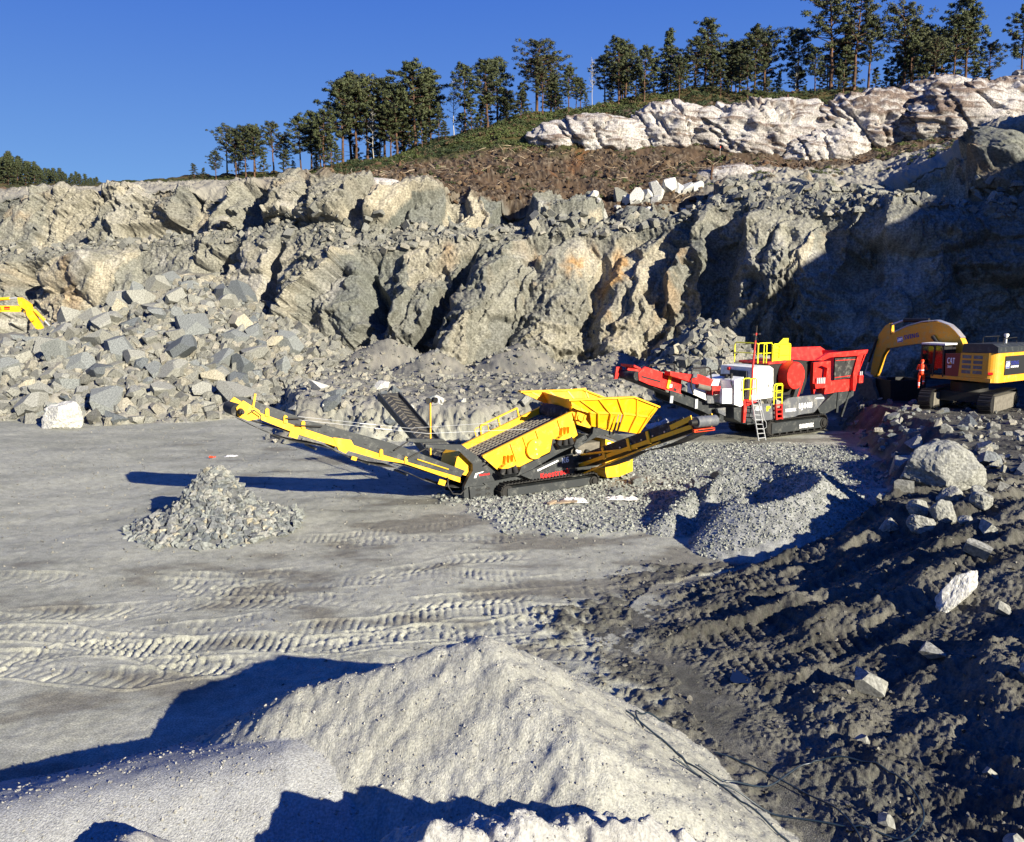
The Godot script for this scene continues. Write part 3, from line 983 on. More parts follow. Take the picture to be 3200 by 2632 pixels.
func heap_of_boulders(count: int, tries: int, xr: Vector2, dr: Vector2, sizes: Vector2, test: Callable, what: String, group: String, tones: Array, pow_k := 2.2, sink := 0.12) -> void:
	var placed: Array = []
	for k in tries:
		if placed.size() >= count:
			break
		var f := 1.0 - float(placed.size()) / count
		var s := sizes.x + (sizes.y - sizes.x) * pow(f, pow_k) * r(0.75, 1.0)
		var x := r(xr.x, xr.y)
		var d := r(dr.x, dr.y)
		if not test.call(x, d):
			continue
		var ok := true
		for q in placed:
			var dx: float = q[0] - x
			var dd: float = q[1] - d
			var m: float = (q[2] + s) * 0.72
			if dx * dx + dd * dd < m * m:
				ok = false
				break
		if not ok:
			continue
		placed.append([x, d, s])
		var y := ground_height(x, d)
		var t: int = tones[rng.randi_range(0, tones.size() - 1)]
		loose_rock("boulder", Vector3(x, y + s * (0.45 - sink), -d), Vector3(r(0.8, 1.25), r(0.6, 0.95), r(0.8, 1.15)) * s, t, "%s boulder %s" % [TONE_WORDS[t], what], group)

func scatter(called: String, label: String, count: int, xr: Vector2, dr: Vector2, sizes: Vector2, keep: Callable, tones: Array, flat := 0.8) -> void:
	var xf: Array = []
	var cols: Array = []
	for k in count:
		var d := r(dr.x, dr.y)
		var x := r(xr.x, xr.y)
		if not keep.call(x, d):
			continue
		var s := sizes.x + (sizes.y - sizes.x) * pow(rng.randf(), 2.6)
		var y := ground_height(x, d)
		xf.append(Transform3D(rand_basis().scaled_local(Vector3(r(0.8, 1.2), r(0.6, 1.0), r(0.8, 1.2)) * s), Vector3(x, y + s * 0.3 * flat, -d)))
		var c: Color = tones[rng.randi_range(0, tones.size() - 1)]
		cols.append(c * r(0.8, 1.15))
	var o := multi_node(called, pebbles[rng.randi_range(0, pebbles.size() - 1)], xf, cols, mats.stone)
	tag(o, label, "gravel")

func build_rocks() -> void:
	for i in 16:
		blocks.append(block_mesh(i, 9 + i % 5, Vector3(1, 1, 1), 0.5, 0.95))
	for i in 6:
		pebbles.append(block_mesh(60 + i, 6, Vector3(1, 0.85, 1), 0.5, 0.9))
	for c in ROCK_TONES:
		var m: StandardMaterial3D = mats.stone.duplicate()
		m.albedo_color = c
		m.vertex_color_use_as_albedo = false
		rock_mats.append(m)
	var greys := [Color(0.29, 0.285, 0.245), Color(0.245, 0.245, 0.22), Color(0.34, 0.32, 0.265), Color(0.20, 0.20, 0.18)]
	var greens := [Color(0.35, 0.365, 0.32), Color(0.29, 0.305, 0.275), Color(0.41, 0.42, 0.38), Color(0.22, 0.235, 0.215)]
	var darks := [Color(0.10, 0.095, 0.08), Color(0.15, 0.14, 0.115), Color(0.22, 0.21, 0.18)]

	# the big blasted heap below the left-hand cliff
	var in_heap := func(x: float, d: float) -> bool:
		ground_height(x, d)
		return zone == 3 and x < -13.0 and Vector2((x + 31.0) / 15.0, (d - 69.0) / 15.5).length() < 1.0 + r(-0.25, 0.1)
	heap_of_boulders(185, 9000, Vector2(-46, -13), Vector2(53, 84), Vector2(0.34, 1.55), in_heap, "in the great blasted heap at the cliff foot", "boulders in the blasted heap", [0, 0, 0, 1, 1, 2, 3], 2.0)
	var talus := func(x: float, d: float) -> bool:
		ground_height(x, d)
		return zone == 3 and x < -14.0
	scatter("rubble", "small broken rubble between the boulders of the blasted heap", 9000, Vector2(-50, -14), Vector2(54, 86), Vector2(0.06, 0.55), talus, greys)
	# the small heap behind the crusher
	var in_small := func(x: float, d: float) -> bool:
		ground_height(x, d)
		return zone == 3 and x > 5.0 and Vector2(x - 15.2, d - 66.5).length() < 7.6
	heap_of_boulders(28, 5000, Vector2(7, 23), Vector2(57, 70), Vector2(0.3, 0.85), in_small, "in the pointed rubble heap behind the red crusher", "boulders in the heap behind the crusher", [0, 0, 1, 3], 1.5)
	scatter("rubble", "small broken rubble on the pointed heap behind the crusher", 3600, Vector2(6, 24), Vector2(56, 70), Vector2(0.08, 0.50), in_small, greys)
	# blocks along the terrace behind the screener
	var on_edge := func(x: float, d: float) -> bool:
		var e := polyline(x, TERRACE)
		return d - e > 1.4 and d - e < 9.0 - absf(x + 9.0) * 0.25
	heap_of_boulders(22, 4000, Vector2(-16, 5), Vector2(47, 66), Vector2(0.20, 0.70), on_edge, "on the raised terrace behind the yellow screener", "rocks on the terrace behind the screener", [1, 0, 2, 4], 1.6)
	var by_crusher := func(x: float, d: float) -> bool:
		return absf(d - 55.5 - (x - 8.0) * 0.2) < 2.4
	heap_of_boulders(16, 2500, Vector2(4.5, 13.5), Vector2(52, 60), Vector2(0.28, 0.62), by_crusher, "below the raised belt of the red crusher", "rocks below the crusher belt", [4, 0, 3], 1.2)
	var terrace_any := func(x: float, d: float) -> bool:
		ground_height(x, d)
		return zone == 2 or zone == 4
	scatter("rubble", "loose rubble strewn over the terrace and its bank", 4200, Vector2(-20, 16), Vector2(46, 82), Vector2(0.04, 0.26), terrace_any, greys)
	# rocks on the bank in front of the digger
	var on_bank := func(x: float, d: float) -> bool:
		var e := x - polyline(d, BANK_EDGE)
		return e > -0.6 and e < 4.0 + (d - 32.0) * 0.05
	heap_of_boulders(30, 4000, Vector2(11, 27), Vector2(29, 52), Vector2(0.16, 0.62), on_bank, "on the rocky bank between the crusher and the pit", "rocks on the bank below the digger", [1, 0, 2, 0], 1.6)
	scatter("rubble", "loose rubble on the rocky bank below the digger", 1500, Vector2(11, 34), Vector2(26, 60), Vector2(0.03, 0.26), func(x: float, d: float) -> bool: return x > polyline(d, BANK_EDGE) - 1.0, greys)
	heap_of_boulders(8, 900, Vector2(9.5, 14.5), Vector2(29, 37), Vector2(0.18, 0.5), func(x: float, d: float) -> bool: return x < polyline(d, BANK_EDGE) + 0.5, "lying in the shaded pit beside the gravel crescent", "rocks in the shaded pit", [1, 2])
	# gravel
	scatter("gravel", "greenish crushed gravel spread round the yellow screener", 30000, Vector2(-4, 19), Vector2(28, 50), Vector2(0.02, 0.075), func(x: float, d: float) -> bool: return gravel_bed(x, d) > rng.randf(), greens)
	scatter("gravel", "fine crushed gravel on the crescent-shaped heap", 20000, Vector2(4.0, 13.5), Vector2(26.5, 35), Vector2(0.012, 0.04), func(x: float, d: float) -> bool:
		ground_height(x, d)
		return zone == 7, greens)
	scatter("gravel", "loose pebbles strewn over the dusty quarry floor", 5200, Vector2(-28, 6), Vector2(17, 58), Vector2(0.012, 0.05), func(x: float, d: float) -> bool:
		ground_height(x, d)
		return zone == 0 and absf(x) < d * 0.66, greys)
	scatter("gravel", "clods and pebbles on the grey foreground stockpile", 9000, Vector2(-8, 5), Vector2(7, 16), Vector2(0.004, 0.022), func(x: float, d: float) -> bool:
		ground_height(x, d)
		return zone >= 9, [Color(0.43, 0.42, 0.38), Color(0.36, 0.35, 0.31), Color(0.40, 0.39, 0.35)])
	scatter("gravel", "clods and stones in the dark churned bank", 5000, Vector2(0, 19), Vector2(9, 28), Vector2(0.010, 0.06), func(x: float, d: float) -> bool:
		ground_height(x, d)
		return zone == 5 or zone == 6, darks)
	# the cone of coarse stones under the tail belt
	var heap := thing("stone_heap", "steep cone of coarse grey stones under the long yellow belt", "stone heap", Vector3(-10.95, 0, -30.4))
	var mm_x: Array = []
	var mm_c: Array = []
	var stone_mats := [rock_mats[1], rock_mats[2], rock_mats[0], rock_mats[2], rock_mats[1], rock_mats[3]]
	for k in 1900:
		var a := r(0, TAU)
		var q := 2.85 * sqrt(rng.randf())
		if k % 4 == 0:
			q = 1.6 * rng.randf()
		if k % 9 == 0:
			q = r(2.4, 3.2)
		var y := maxf(cone_profile(q), 0.03)
		var s := r(0.075, 0.17)
		var b := rand_basis().scaled_local(Vector3(r(0.8, 1.35), r(0.6, 1.0), r(0.8, 1.2)) * s)
		var at := Vector3(cos(a) * q, y + r(0.0, 0.07), sin(a) * q)
		# the side towards the camera shows its stones one by one
		if sin(a) > -0.15 and heap.get_child_count() < 300 and s > 0.11:
			var o := mesh_node("stone", blocks[k % 12], stone_mats[k % 6], heap)
			o.transform = Transform3D(b, at)
		else:
			mm_x.append(Transform3D(b, at))
			mm_c.append([Color(0.26, 0.275, 0.26), Color(0.17, 0.18, 0.185), Color(0.32, 0.32, 0.295)][k % 3] * r(0.85, 1.15))
	multi_node("small_stones", pebbles[2], mm_x, mm_c, mats.stone, heap)

	# rocks one can point at
	var big := big_rock("boulder", 901, Vector3(-29.6, 0.75, -54.8), Vector3(1.4, 1.1, 1.0), 4)
	tag(big, "large pale split boulder standing alone before the blasted heap", "boulder")
	big = big_rock("boulder", 917, Vector3(14.3, ground_height(14.3, 27.4) + 0.6, -27.4), Vector3(1.30, 0.86, 0.9), 0, 44, 0.82, 1.05)
	tag(big, "large smooth grey boulder on the edge of the dark bank", "boulder")
	big = big_rock("boulder", 923, Vector3(10.2, ground_height(10.2, 18.6) + 0.3, -18.6), Vector3(0.30, 0.66, 0.30), 4)
	big.rotation = Vector3(0.2, 0.4, -0.55)
	tag(big, "bright white pointed rock half sunk in dark soil", "boulder")
	for q in [[11.9, 23.8, 0.42], [12.6, 24.0, 0.45], [12.2, 24.7, 0.36], [13.3, 25.1, 0.4], [13.9, 24.3, 0.38], [11.3, 24.6, 0.3], [14.4, 25.4, 0.33], [12.9, 23.3, 0.25]]:
		var wr := big_rock("boulder", 700 + int(q[0] * 10.0), Vector3(q[0], ground_height(q[0], q[1]) + q[2] * 0.35, -q[1]), Vector3(0.95, 0.85, 0.8) * q[2], 0, 20)
		tag(wr, "pale block in the row below the large smooth boulder", "boulder", "pale blocks on the dark bank")
	for q in [[8.9, 17.0, 0.22], [10.9, 17.9, 0.20], [7.3, 16.4, 0.28], [9.8, 15.2, 0.2], [5.9, 12.2, 0.14], [7.4, 11.4, 0.16], [11.6, 20.4, 0.3], [12.9, 22.2, 0.3], [6.4, 14.4, 0.16], [9.3, 13.2, 0.2], [7.9, 13.0, 0.14]]:
		loose_rock("rock", Vector3(q[0], ground_height(q[0], q[1]) + q[2] * 0.35, -q[1]), Vector3(1.1, 0.8, 0.9) * q[2], 0, "small grey rock lying in the dark churned soil", "small rocks in the dark soil")
	for q in [[4.5, 35.6, 0.22], [5.6, 37.0, 0.3], [8.1, 36.2, 0.24], [6.8, 36.8, 0.16], [9.6, 37.9, 0.4], [10.4, 37.0, 0.3], [13.4, 41.5, 0.3]]:
		loose_rock("rock", Vector3(q[0], ground_height(q[0], q[1]) + q[2] * 0.4, -q[1]), Vector3(1.2, 0.8, 0.9) * q[2], 1, "greenish grey rock on the gravel between screener and crusher", "rocks on the gravel")
	# white blocks tipped over the rim
	for k in 16:
		var v := surface_point(5.2, 6.6, 8.0, 22.0)
		var s := 0.25 + 0.75 * pow(rng.randf(), 2.0)
		loose_rock("boulder", v + Vector3(0, s * 0.3, 0.2), Vector3(1.1, 0.85, 0.9) * s, 4 if k % 3 else 0, "%s block tipped over the cliff rim below the torn soil" % ("chalky white" if k % 3 else "mid grey"), "blocks spilled over the cliff rim")
	for q in [[13.2, -91.6, 0.9, 1.05], [14.1, -92.0, 1.1, 0.7], [15.6, -91.8, 0.9, 1.15], [16.6, -92.3, 1.0, 0.95], [17.6, -92.6, 1.1, 0.8], [18.6, -92.4, 0.9, 0.9], [12.2, -92.2, 0.6, 0.8], [19.8, -93.0, 0.9, 0.9], [15.0, -90.9, 0.6, 0.7]]:
		var jag := mesh_node("boulder", blocks[rng.randi_range(0, 15)], rock_mats[4])
		jag.transform = Transform3D(Basis.from_euler(Vector3(r(-0.3, 0.3), r(0, TAU), r(-0.35, 0.35))).scaled_local(Vector3(q[2], q[3], q[2] * 0.8)), Vector3(q[0], hill_height(q[0], q[1]) + q[3] * 0.45, q[1]))
		tag(jag, "jagged white rock standing among the torn soil at the rim", "boulder", "jagged white rocks at the rim")
	# debris on the ledges of the cliff
	var xf: Array = []
	var cols: Array = []
	for k in 2600:
		var v := surface_point(2.95, 4.15, -62.0, 46.0)
		var s := 0.05 + 0.42 * pow(rng.randf(), 5.0)
		xf.append(Transform3D(rand_basis().scaled_local(Vector3(1.1, 0.8, 1.0) * s), v + Vector3(0, s * 0.2, 0.1)))
		cols.append(greys[k % 4] * r(0.85, 1.2))
	tag(multi_node("rubble", pebbles[0], xf, cols, mats.stone), "broken rock debris lying on the ledges of the cliff", "rubble")
	xf = []
	cols = []
	for k in 4200:
		var v := surface_point(6.0, 7.9, -30.0, 46.0)
		if soil_mask(v) < 0.5:
			continue
		var s := 0.05 + 0.24 * pow(rng.randf(), 4.0)
		xf.append(Transform3D(rand_basis().scaled_local(Vector3(1.2, 0.8, 1.0) * s), v + Vector3(0, s * 0.2, 0)))
		cols.append([Color(0.10, 0.065, 0.04), Color(0.07, 0.045, 0.03), Color(0.17, 0.12, 0.075), Color(0.05, 0.036, 0.026)][k % 4])
	tag(multi_node("soil_clods", pebbles[4], xf, cols, mats.soil), "torn brown soil clods and root balls along the rim", "soil")

# a weathered boulder: an icosphere pressed against planes, then roughened
func big_rock(called: String, sd: int, at: Vector3, size: Vector3, tone: int, n := 44, lo := 0.62, hi := 0.95) -> MeshInstance3D:
	var g := RandomNumberGenerator.new()
	g.seed = sd
	var planes: Array = []
	for i in 15:
		planes.append([Vector3(g.randfn(), g.randfn(), g.randfn()).normalized(), g.randf_range(lo, hi)])
	var st := SurfaceTool.new()
	st.begin(Mesh.PRIMITIVE_TRIANGLES)
	st.set_smooth_group(0)
	var grid: Array = []
	for j in n + 1:
		var row: Array = []
		for i in 2 * n:
			var th := PI * j / n
			var ph := PI * i / n
			var v := Vector3(sin(th) * cos(ph), cos(th), sin(th) * sin(ph))
			var q := 1.1
			for pl in planes:
				var dt: float = v.dot(pl[0])
				if dt > 0.05:
					q = minf(q, pl[1] / dt)
			q += n_mid.get_noise_3dv(v * 6.0 + Vector3.ONE * sd) * 0.10 + n_fine.get_noise_3dv(v * 2.2 + Vector3.ONE * sd) * 0.05
			row.append(v * q * size)
		grid.append(row)
	for j in n:
		for i in 2 * n:
			var a: Vector3 = grid[j][i]
			var b: Vector3 = grid[j][(i + 1) % (2 * n)]
			var c: Vector3 = grid[j + 1][i]
			var d: Vector3 = grid[j + 1][(i + 1) % (2 * n)]
			tri(st, a, b, c)
			tri(st, b, d, c)
	var o := mesh_node(called, st.commit(), rock_mats[tone])
	o.position = at
	return o

# ---------------------------------------------------------------- bald rock on the hill
const OUTCROPS := [
	[10.6, -111.3, 9.1, 3.9, 5.2, "low white bald rock dome at the end of the green slope"],
	[20.4, -111.6, 6.2, 4.8, 5.0, "rounded white bald rock beside the low dome"],
	[31.2, -110.8, 11.5, 5.6, 6.0, "broad white bald rock with deep vertical cracks"],
	[44.4, -109.8, 9.4, 6.1, 6.0, "pale bald rock streaked brown above the dark soil"],
	[54.8, -111.3, 8.4, 4.6, 5.4, "smooth pale bald rock with curved brown bands near the crest"],
	[58.0, -105.8, 12.6, 5.4, 6.0, "long banded bald rock above the promontory"],
	[70.0, -109.8, 11.4, 5.6, 6.0, "banded bald rock at the end of the outcrop row"],
	[38.0, -105.8, 6.2, 3.2, 3.6, "brown streaked bald rock low on the hill"],
	[25.2, -97.6, 4.4, 1.5, 2.4, "small white bald rock between soil and crushed rock"],
	[-15.0, -95.0, 3.2, 0.9, 2.0, "small white rock hump above the cliff rim"],
]
func build_outcrops() -> void:
	for k in OUTCROPS.size():
		var q: Array = OUTCROPS[k]
		var y0 := hill_height(q[0], q[1])
		var rows := 80
		var cols := 200
		var p := PackedVector3Array()
		var c := PackedColorArray()
		for j in rows:
			var th := PI * 0.82 * j / (rows - 1)
			for i in cols:
				var ph := TAU * i / (cols - 1)
				var v := Vector3(sin(th) * cos(ph), cos(th), sin(th) * sin(ph))
				var w := v * Vector3(q[2], q[3], q[4]) + Vector3(k * 31.0, 0, 0)
				var lowv := n_low.get_noise_3dv(w * 2.2)
				var midv := n_mid.get_noise_3dv(w)
				var fine := n_fine.get_noise_3dv(w)
				# scoured bands following the dome, and a few deep cracks
				var band := n_mid.get_noise_2d((w.y * 5.0 + w.x * 0.5 + lowv * 5.0), k * 9.0 + w.x * 0.35 + midv * 0.8)
				var crack := absf(n_low.get_noise_3d(w.x * 2.6 + w.y * 1.2, w.y * 0.9, w.z * 0.9 + 60.0))
				var cr := 1.0 - smoothstep(0.0, 0.05, crack)
				var slab := facet(w.x * 1.0 + w.z * 0.4 + midv * 1.2, w.y * 1.4 + w.z * 0.3 + lowv * 2.0, 2.4, 4) + facet(w.x * 1.2 + w.z * 0.5, w.y * 1.8 + midv, 0.9, 5) * 0.4
				var bulge := 1.0 + slab * 0.10 + lowv * 0.16 + midv * 0.08 + fine * 0.025 - cr * 0.13 + band * 0.05
				p.append(Vector3(q[0], y0 - q[3] * 0.45, q[1]) + v * Vector3(q[2], q[3], q[4]) * bulge)
				var col := mixc(Color(0.56, 0.53, 0.50), Color(0.42, 0.385, 0.36), 0.5 + midv * 1.5)
				var stain := smoothstep(0.02, 0.22, band + fine * 0.35 + lowv * (0.6 if k > 2 else 0.2) - (0.18 if k < 3 else 0.0))
				col = mixc(col, Color(0.145, 0.095, 0.07), stain * 0.82)
				c.append(col)
		var o := mesh_node("rock_outcrop", grid_mesh(p, c, cols, 0, rows - 1, false), mats.rock)
		tag(o, q[5], "bald rock")

# ---------------------------------------------------------------- trees and heath
func add_tube(st: SurfaceTool, pts: Array, radii: Array, n := 6) -> void:
	var rings: Array = []
	for i in pts.size():
		var t: Vector3 = (pts[mini(i + 1, pts.size() - 1)] - pts[maxi(i - 1, 0)]).normalized()
		var e1 := t.cross(Vector3(0.31, 0.2, 0.93) if absf(t.y) > 0.6 else Vector3.UP).normalized()
		var e2 := t.cross(e1)
		var ring: Array = []
		for k in n:
			var a := TAU * k / n
			ring.append([pts[i] + (e1 * cos(a) + e2 * sin(a)) * radii[i], e1 * cos(a) + e2 * sin(a)])
		rings.append(ring)
	for i in pts.size() - 1:
		for k in n:
			var a: Array = rings[i][k]
			var b: Array = rings[i][(k + 1) % n]
			var c: Array = rings[i + 1][k]
			var d: Array = rings[i + 1][(k + 1) % n]
			for v in [a, c, b, b, c, d]:
				st.set_normal(v[1])
				st.add_vertex(v[0])

func needle_clump(st: SurfaceTool, c: Vector3, rad: float, count: int, size: float, base: Color) -> void:
	for i in count:
		var dir := Vector3(rng.randfn(), rng.randfn() * 0.7, rng.randfn()).normalized()
		var p := c + dir * rad * pow(rng.randf(), 0.45) * Vector3(1.0, 0.72, 1.0)
		var a := Vector3(rng.randfn(), rng.randfn(), rng.randfn()).normalized()
		var b := a.cross(dir + Vector3(0.01, 0.02, 0.03)).normalized()
		var s := size * r(0.6, 1.25)
		var col := base * r(0.7, 1.3)
		var n := (dir * 0.8 + Vector3(0, 0.4, 0) + a.cross(b) * 0.5).normalized()
		for v in [p + a * s, p - a * s * 0.5 + b * s * 0.42, p - a * s * 0.5 - b * s * 0.42]:
			st.set_color(col)
			st.set_normal(n)
			st.add_vertex(v)

var bark: StandardMaterial3D
var needles: StandardMaterial3D

func make_tree(kind: int, sd: int) -> Node3D:
	rng.seed = 4000 + kind * 50 + sd
	var root := Node3D.new()
	var wood := SurfaceTool.new()
	wood.begin(Mesh.PRIMITIVE_TRIANGLES)
	var leaf := SurfaceTool.new()
	leaf.begin(Mesh.PRIMITIVE_TRIANGLES)
	var pts: Array = []
	var rad: Array = []
	var lean := Vector3(r(-0.05, 0.05), 0, r(-0.05, 0.05))
	var girth: float = [0.017, 0.015, 0.019, 0.014, 0.008][kind]
	for i in 9:
		var t := i / 8.0
		pts.append(Vector3(r(-0.007, 0.007), t * 0.97, r(-0.007, 0.007)) + lean * t * t)
		rad.append(lerpf(girth, 0.003, pow(t, 0.8)))
	pts[0] = Vector3(0, -0.06, 0)
	add_tube(wood, pts, rad, 8)
	var start: float = [0.34, 0.10, 0.42, 0.12, 0.35][kind]
	var limbs: int = [44, 34, 34, 60, 26][kind]
	var tone := Color(0.050, 0.062, 0.018) if kind != 3 else Color(0.058, 0.074, 0.024)
	if kind == 2:
		tone = Color(0.062, 0.070, 0.022)
	tone = tone * r(0.62, 0.95)
	tone.a = 1.0
	var side := r(0, TAU)
	for k in limbs:
		var t := start + (0.97 - start) * pow((k + r(0.0, 0.9)) / limbs, 0.85)
		var u := (t - start) / (1.0 - start)
		var spread: float
		match kind:
			0: spread = 0.235 * pow(sin(PI * clampf(u * 0.80 + 0.17, 0.0, 1.0)), 0.8)
			1: spread = 0.30 * (1.0 - u * 0.82)
			2: spread = 0.30 * pow(sin(PI * clampf(u * 0.72 + 0.24, 0.0, 1.0)), 0.7)
			3: spread = 0.22 * (1.0 - u * 0.93)
			_: spread = 0.13 * (1.0 - u * 0.6)
		spread *= r(0.5, 1.25)
		var a := side + k * 2.399 + r(-0.4, 0.4)
		var o := Vector3(0, t * 0.97, 0) + lean * t * t
		var rise: float = [0.35, 0.15, 0.45, -0.10, 0.9][kind]
		var dir := Vector3(cos(a), rise * r(0.4, 1.2), sin(a))
		var tip := o + dir * spread
		var elbow := o + dir * spread * 0.5 + Vector3(0, -0.012, 0)
		add_tube(wood, [o, elbow, tip], [0.0045 if kind != 2 else 0.006, 0.003, 0.001], 4)
		if kind == 4:
			for q in 3:
				add_tube(wood, [elbow, elbow + Vector3(r(-0.05, 0.05), r(0.01, 0.08), r(-0.05, 0.05))], [0.0018, 0.0006], 3)
			if k % 3 == 0:
				needle_clump(leaf, tip, 0.03, 10, 0.012, Color(0.09, 0.085, 0.035))
			continue
		var per: int = [3, 3, 3, 3][kind]
		for q in per:
			var f := 1.0 - q * 0.26
			var cc := o.lerp(tip, f) + Vector3(r(-1, 1), r(-0.2, 0.7), r(-1, 1)) * 0.030
			var cr := ([0.044, 0.046, 0.044, 0.034][kind] as float) * r(0.65, 1.2)
			needle_clump(leaf, cc, cr, [60, 52, 60, 44][kind], [0.0145, 0.019, 0.014, 0.0135][kind], tone)
	# dead lower snags on the pines
	if kind == 0 or kind == 2:
		for k in 9:
			var t := r(0.22, start + 0.1)
			var a := r(0, TAU)
			add_tube(wood, [Vector3(0, t, 0), Vector3(cos(a) * 0.07, t + r(-0.02, 0.03), sin(a) * 0.07)], [0.003, 0.0008], 3)
	var trunk := MeshInstance3D.new()
	trunk.name = "trunk"
	trunk.mesh = wood.commit()
	trunk.material_override = bark if kind != 4 else mats.pale_bark
	root.add_child(trunk)
	var crown := MeshInstance3D.new()
	crown.name = "crown"
	crown.mesh = leaf.commit()
	crown.material_override = needles
	root.add_child(crown)
	return root

const TREE_NAMES := ["pine_tree", "young_pine_tree", "spreading_pine_tree", "spruce_tree", "bare_tree"]
const TREE_LABELS := ["tall pine with a bare lower trunk and dense rounded crown on the hill", "short bushy young pine branching low among the taller pines", "spreading pine with pale open limbs and broad crown on the hill", "narrow pointed spruce with branches down its whole trunk on the hill", "thin nearly leafless tree with a pale trunk among the pines"]

func build_vegetation() -> void:
	bark = paint(Color(0.40, 0.29, 0.22), 0.95, 0.0, tint_texture(21, 0.05, 4, 0.6, 1.0))
	mats.pale_bark = paint(Color(0.62, 0.60, 0.56), 0.9)
	needles = StandardMaterial3D.new()
	needles.vertex_color_use_as_albedo = true
	needles.roughness = 0.75
	needles.cull_mode = BaseMaterial3D.CULL_DISABLED
	needles.backlight_enabled = true
	needles.backlight = Color(0.05, 0.06, 0.02)
	var protos: Array = []
	for kind in 5:
		var a: Array = []
		for v in [5, 4, 4, 3, 2][kind]:
			a.append(make_tree(kind, v))
		protos.append(a)
	rng.seed = 909
	for i in PINES.size():
		var q: Array = PINES[i]
		var kind: int = q[3]
		var t: Node3D = protos[kind][rng.randi_range(0, protos[kind].size() - 1)].duplicate()
		t.name = numbered(TREE_NAMES[kind])
		add_child(t)
		var w := r(0.92, 1.18)
		t.transform = Transform3D(Basis(Vector3.UP, r(0, TAU)).scaled_local(Vector3(q[2] * w, q[2], q[2] * w)), Vector3(q[0], hill_height(q[0], q[1]) - 0.1, q[1]))
		tag(t, TREE_LABELS[kind], "tree", "trees along the hill crest")
	for i in PINES.size():
		# a second rank stands behind the first
		var q: Array = PINES[i]
		if q[3] == 4 or q[2] < 5.0:
			continue
		var kind: int = [0, 1, 0, 2, 3][i % 5]
		var t: Node3D = protos[kind][rng.randi_range(0, protos[kind].size() - 1)].duplicate()
		t.name = numbered(TREE_NAMES[kind])
		add_child(t)
		var hh: float = q[2] * (r(0.72, 1.0) if kind != 1 else r(0.4, 0.6))
		var x: float = q[0] + r(-2.6, 2.6)
		var z: float = q[1] - r(1.5, 7.0)
		t.transform = Transform3D(Basis(Vector3.UP, r(0, TAU)).scaled_local(Vector3(hh * 1.1, hh, hh * 1.1)), Vector3(x, hill_height(x, z) - 0.1, z))
		tag(t, TREE_LABELS[kind], "tree", "trees along the hill crest")
	# the far wood beyond the left end of the rim
	var p := PackedVector3Array()
	var c := PackedColorArray()
	for j in 14:
		for i in 50:
			var x := lerpf(-460.0, -160.0, i / 49.0)
			var z := lerpf(-330.0, -560.0, j / 13.0)
			var y := far_ground(x, z)
			p.append(Vector3(x, y, z))
			c.append(Color(0.05, 0.055, 0.025))
	structure(mesh_node("hill", grid_mesh(p, c, 50, 0, 13, false), mats.soil))
	for i in FAR_SPRUCES.size():
		var q: Array = FAR_SPRUCES[i]
		var t: Node3D = protos[3][i % 3].duplicate()
		t.name = numbered("spruce_tree")
		add_child(t)
		t.transform = Transform3D(Basis(Vector3.UP, r(0, TAU)).scaled_local(Vector3(q[2] * 1.1, q[2], q[2] * 1.1)), Vector3(q[0], far_ground(q[0], q[1]), q[1]))
		tag(t, "small distant spruce in the dark wood beyond the quarry", "tree", "trees of the distant wood")
	for kind in 5:
		for a in protos[kind]:
			a.free()
	# heath on the hill
	var tuft := SurfaceTool.new()
	tuft.begin(Mesh.PRIMITIVE_TRIANGLES)
	for k in 5:
		needle_clump(tuft, Vector3(r(-0.5, 0.5), r(0.1, 0.5), r(-0.5, 0.5)), 0.42, 22, 0.17, Color(1, 1, 1))
	var tm := tuft.commit()
	var xf: Array = []
	var cols: Array = []
	for k in 15000:
		var v := surface_point(8.0, 10.6, -30.0, 80.0) if k % 6 else surface_point(6.4, 9.4, -24.0, 50.0)
		if k % 6 and v.x > 9.0 and v.z > -113.5 + n_mid.get_noise_2d(v.x, v.z) * 4.0 and k % 9:
			continue
		if k % 6 == 0 and n_low.get_noise_2d(v.x * 3.0, v.z * 3.0) < 0.12:
			continue
		var s := r(0.25, 0.62)
		xf.append(Transform3D(Basis(Vector3.UP, r(0, TAU)).scaled_local(Vector3(1, r(0.6, 1.0), 1) * s), v))
		var g := n_low.get_noise_2d(v.x * 1.6 + 7.0, v.z * 1.6)
		cols.append(mixc(Color(0.035, 0.055, 0.014), Color(0.10, 0.125, 0.03), 0.45 + g * 1.6) if k % 7 else Color(0.13, 0.085, 0.04))
	tag(multi_node("heath", tm, xf, cols, needles), "low green heath and bilberry scrub covering the hillside", "heath")
	# roots and branches torn up with the soil
	var stick := SurfaceTool.new()
	stick.begin(Mesh.PRIMITIVE_TRIANGLES)
	add_tube(stick, [Vector3(-1, 0, 0), Vector3(-0.2, 0.12, 0.05), Vector3(0.4, 0.06, -0.08), Vector3(1, 0.2, 0.1)], [0.06, 0.05, 0.035, 0.012], 5)
	xf = []
	cols = []
	for k in 900:
		var v := surface_point(6.1, 8.0, -30.0, 46.0)
		if soil_mask(v) < 0.5:
			continue
		xf.append(Transform3D(Basis.from_euler(Vector3(r(-0.4, 0.4), r(0, TAU), r(-0.7, 0.7))).scaled_local(Vector3(1, 1, 1) * r(0.3, 0.9)), v + Vector3(0, 0.15, 0)))
		cols.append([Color(0.16, 0.11, 0.07), Color(0.30, 0.24, 0.17), Color(0.08, 0.055, 0.04)][k % 3])
	var bare := StandardMaterial3D.new()
	bare.vertex_color_use_as_albedo = true
	bare.roughness = 0.95
	tag(multi_node("roots", stick.commit(), xf, cols, bare), "torn roots and branches tangled in the brown soil", "roots")
